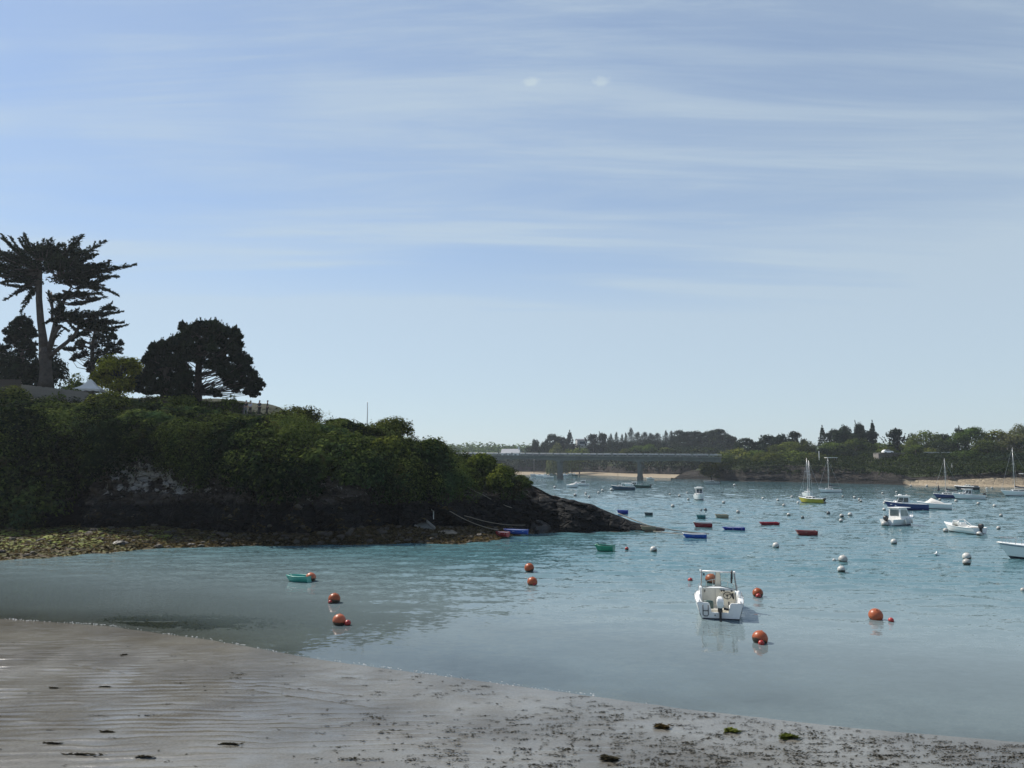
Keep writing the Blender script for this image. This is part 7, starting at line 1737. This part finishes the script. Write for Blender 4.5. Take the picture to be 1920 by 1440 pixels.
# ------------------------------------------------------------------ buoys
def buoy_mat(name, c, trans):
    m, ns, ls, out = nmat(name)
    t = N(ns, 'ShaderNodeTexCoord'); nz = N(ns, 'ShaderNodeTexNoise'); nz.inputs['Scale'].default_value = 5; nz.inputs['Detail'].default_value = 5; ls.new(t.outputs['Object'], nz.inputs['Vector'])
    sp = N(ns, 'ShaderNodeSeparateXYZ'); ls.new(t.outputs['Object'], sp.inputs[0])
    mx = N(ns, 'ShaderNodeMix', data_type='RGBA'); mx.inputs['A'].default_value = tuple(v * 0.6 for v in c) + (1,); mx.inputs['B'].default_value = tuple(c) + (1,); ls.new(nz.outputs[0], mx.inputs['Factor'])
    oi = N(ns, 'ShaderNodeObjectInfo'); hv_ = N(ns, 'ShaderNodeHueSaturation'); vr = N(ns, 'ShaderNodeMapRange'); vr.inputs[3].default_value = 0.66; vr.inputs[4].default_value = 1.05; ls.new(oi.outputs['Random'], vr.inputs[0]); ls.new(vr.outputs[0], hv_.inputs['Value']); sr = N(ns, 'ShaderNodeMapRange'); sr.inputs[3].default_value = 1.02; sr.inputs[4].default_value = 0.93; ls.new(oi.outputs['Random'], sr.inputs[0]); ls.new(sr.outputs[0], hv_.inputs['Saturation']); ls.new(mx.outputs['Result'], hv_.inputs['Color'])
    # weed stain round the waterline
    ad = N(ns, 'ShaderNodeMath', operation='MULTIPLY_ADD'); ls.new(nz.outputs[0], ad.inputs[0]); ad.inputs[1].default_value = 0.14; ls.new(sp.outputs[2], ad.inputs[2])
    mr = N(ns, 'ShaderNodeMapRange'); mr.inputs[1].default_value = -0.10; mr.inputs[2].default_value = 0.0; ls.new(ad.outputs[0], mr.inputs[0])
    m2 = N(ns, 'ShaderNodeMix', data_type='RGBA'); ls.new(mr.outputs[0], m2.inputs['Factor']); m2.inputs['A'].default_value = (0.05, 0.045, 0.03, 1); ls.new(hv_.outputs[0], m2.inputs['B'])
    b = N(ns, 'ShaderNodeBsdfPrincipled'); b.inputs['Roughness'].default_value = 0.38; ls.new(m2.outputs['Result'], b.inputs['Base Color'])
    tr = N(ns, 'ShaderNodeBsdfTranslucent'); ls.new(m2.outputs['Result'], tr.inputs['Color'])
    ms = N(ns, 'ShaderNodeMixShader'); ms.inputs[0].default_value = trans; ls.new(b.outputs[0], ms.inputs[1]); ls.new(tr.outputs[0], ms.inputs[2]); ls.new(ms.outputs[0], out.inputs[0])
    return m
BORANGE = buoy_mat('orange_buoy', (0.62, 0.15, 0.045), 0.30); BRED = buoy_mat('red_float', (0.52, 0.03, 0.025), 0.1); BWHITE = buoy_mat('white_buoy', (0.62, 0.61, 0.57), 0.08); BGREY = buoy_mat('grey_buoy', (0.10, 0.12, 0.13), 0.0)
def sphere_prof(r, flat=1.0): return [(max(0.004, r * math.sin(a)), -r * flat * math.cos(a)) for a in np.linspace(0.02, math.pi - 0.02, 15)]
_bm = {}
def buoy_parts(m_):
    if m_.name not in _bm:
        b = MB(); b.lathe(sphere_prof(0.5, 0.97), 22); e = MB(); e.lathe([(0.09, 0), (0.07, 0.025), (0.04, 0.035)], 10, (0, 0, 0.465)); e.tube([(0.03 * math.cos(a), 0, 0.515 + 0.03 * math.sin(a)) for a in np.linspace(0, 2 * math.pi, 10)], 0.012, 5)
        _bm[m_.name] = (b.mesh('ball', m_, True), e.mesh('eye', m_, True))
    return _bm[m_.name]
def buoy(px, py, dpx, m_, label, name, group, sink=0.20):
    p = G(px, py, 0); d = dpx * p.y / FPX
    root = empty(name, (p.x, p.y, 0), RNG.random() * 6.28, label, 'buoy', group); root.scale = (d, d, d)
    b, e = buoy_parts(m_)
    o1 = link('ball', b, root); o1.location = (0, 0, 0.5 - sink); o2 = link('eye', e, root); o2.location = (0, 0, 0.5 - sink)
    root.rotation_euler = (RNG.normal() * 0.25, RNG.normal() * 0.25, RNG.random() * 6.28)
OG, RG, WG = 'orange mooring buoys', 'small red floats', 'white mooring buoys'
for px, py, d, lab in ((994, 1070, 18, 'orange buoy, farther of the pair in mid water left of the motorboat'), (998, 1097, 19, 'orange buoy, nearer of the pair in mid water left of the motorboat'), (583, 1089, 19, 'orange buoy touching the mint green tender'), (626, 1130, 22, 'orange buoy between the mint tender and the one with a red float at its side'),
    (635, 1171, 24, 'orange buoy nearest the sand with a red float at its side'), (1422, 1118, 19, 'orange buoy with red float in front, beyond the motorboat to its right'), (1423, 1205, 28, 'large orange buoy in front of the motorboat to its right'), (1641, 1160, 25, 'orange buoy far right of the motorboat with a separate red float'), (1331, 1092, 21, 'orange buoy seen through the motorboat windscreen')):
    buoy(px, py, d, BORANGE, lab, 'orange_buoy', OG)
for px, py, d, lab in ((620, 1131.5, 8, 'red float against the orange buoy below the mint tender'), (652, 1172, 12, 'red float beside the orange buoy nearest the sand'), (1422, 1121, 10, 'red float in front of the orange buoy beyond the motorboat'), (1428, 1208, 11, 'red float in front of the large orange buoy'), (1670, 1166, 10, 'red float on its own right of the far right orange buoy'), (1296, 1090, 9, 'red float beyond the motorboat bow'), (1003, 1098.5, 7, 'red float against the nearer orange buoy of the mid water pair'), (1176, 1031, 7, 'tiny brown red float beside the green tender')):
    buoy(px, py, d, BRED, lab, 'red_float', RG)
WB = [(1580, 1053, 16), (1578, 1072, 14), (1564, 1052, 6), (1814, 1048, 15), (1813, 1058.5, 14), (1456, 1026, 12), (1227, 1034, 13), (1677, 1019, 11), (1659, 986, 12), (1773, 997, 9), (1835, 1004, 10), (1877, 968, 6), (1873, 992, 7), (1479, 967, 7), (1577, 978, 7), (1579, 969.5, 8), (1594, 967, 8), (1384, 961.5, 7), (1262, 951, 7), (1291, 938, 5), (1357, 944, 6), (1919, 1109, 9),
    (1431, 936, 5), (1459, 939, 5), (1470, 949, 6), (1485, 933, 5), (1496, 944, 5), (1377, 911, 5), (1602, 934, 5), (1611, 938, 5), (1614, 940.5, 5), (1580, 932, 4), (1659, 945, 6), (1658, 957, 6), (1700, 930, 4), (1681, 924, 4), (1708, 912, 4), (1793, 941, 6), (1834, 946, 6), (1865, 950, 6), (1849, 933, 5), (1738, 912, 4), (1860, 916, 4), (1850, 917, 4), (1655, 926, 4), (1762, 938, 5),
    (1040, 915, 5), (1078, 930, 6), (1099, 927, 5), (1105, 933, 5), (1122, 925, 5), (1130, 921, 5), (1147, 920, 6), (1256, 928, 4), (1274, 931, 5), (1289, 925, 4), (1730, 957, 6)]
GB = [(1322, 957, 6), (1504, 972, 6), (1553, 964, 7), (1315, 957.5, 4)]
# name each white buoy by its neighbour
ANCH = [('yellow hulled sailing boat', 1521, 943), ('low white sailing boat off the cliff', 1556, 923), ('white cabin boat with wheelhouse', 1688, 984), ('dark blue cruiser', 1699, 956), ('covered white cuddy boat', 1752, 954), ('open white boat seen from astern', 1804, 998), ('blue hulled sailing boat', 1778, 934), ('white motor launch', 1815, 936), ('large sailing boat at the far edge', 1912, 930),
        ('brick red tender', 1512, 1003), ('crimson tender', 1442, 984), ('green tender', 1134, 1033), ('white cruiser pointing at the camera', 1311, 937), ('dark blue fishing boat', 1168, 918), ('white wheelhouse boat past the headland', 1091, 911), ('sailing boat cut by the photo edge', 1900, 1049), ('beige floating tender', 1353, 971), ('speedboat off the beach', 1812, 918), ('foreground motorboat', 1351, 1162)]
def where(px, py, d):
    nm, ax, ay = min(ANCH, key=lambda a: math.hypot(a[1] - px, (a[2] - py) * 2.2))
    side = ('in front of' if py - ay > abs(px - ax) * 0.45 else 'beyond' if ay - py > abs(px - ax) * 0.45 else ('left of' if px < ax else 'right of'))
    return nm, side
def lab_buoys(lst, kind):
    grp = {}
    for b in lst: grp.setdefault(where(*b), []).append(b)
    out = []; words = ['closest', 'second closest', 'third closest', 'fourth closest', 'fifth closest', 'sixth closest', 'seventh closest']
    for (nm, side), bs in grp.items():
        _, ax, ay = [a for a in ANCH if a[0] == nm][0]
        bs.sort(key=lambda b: math.hypot(b[0] - ax, b[1] - ay))
        for i, b in enumerate(bs):
            size = 'large' if b[2] > 10 else 'small'
            out.append((b, '%s %s buoy %s the %s%s' % (size, kind, side, nm, '' if len(bs) == 1 else ', ' + words[i])))
    return out
for b, lab in lab_buoys(WB, 'white'): buoy(b[0], b[1], b[2], BWHITE, lab, 'white_buoy', WG, 0.22)
for b, lab in lab_buoys(GB, 'dark grey'): buoy(b[0], b[1], b[2], BGREY, lab, 'grey_buoy', 'dark grey buoys', 0.22)
# a gull sitting on the water
p = G(1755, 1041); root = empty('gull', (p.x, p.y, 0), 0.8, 'white gull sitting on the water right of the paired white buoys', 'bird')
m = MB(); rings = []
for x_, z_, r_ in ((-0.24, 0.10, 0.015), (-0.14, 0.09, 0.06), (0.0, 0.07, 0.085), (0.10, 0.09, 0.07), (0.16, 0.15, 0.045), (0.19, 0.22, 0.042), (0.235, 0.235, 0.036), (0.27, 0.23, 0.012)):
    rings.append([(x_, r_ * math.cos(a), z_ + r_ * math.sin(a)) for a in np.linspace(0, 2 * math.pi, 10, endpoint=False)])
m.loft(rings, True, True); m.build('body', WHITE, root, True); m = MB(); m.tube([(0.265, 0, 0.23), (0.32, 0, 0.22)], [0.012, 0.004], 6); m.build('beak', mat('beak', (0.5, 0.3, 0.03), 0.5), root)
for sg in (-1, 1):
    m = MB(); m.tube([(0.08, sg * 0.075, 0.12), (-0.08, sg * 0.085, 0.13), (-0.30, sg * 0.03, 0.13)], [0.03, 0.035, 0.008], 6); m.build('wing', mat('gull_grey', (0.4, 0.42, 0.44), 0.7), root, True)

# ------------------------------------------------------------------ the air over the bay
HAZE = 0.00016
m_, ns, ls, out = nmat('haze'); v = N(ns, 'ShaderNodeVolumePrincipled'); v.inputs['Color'].default_value = (0.82, 0.90, 1.0, 1); v.inputs['Density'].default_value = HAZE; v.inputs['Anisotropy'].default_value = 0.3; ls.new(v.outputs[0], out.inputs['Volume'])
mb = MB(); mb.box((0, 750, 24.0), (3700, 2400, 58.0)); o = mb.build('haze', m_); tag(o, 'thin pale haze over the bay', 'haze', None, 'stuff')
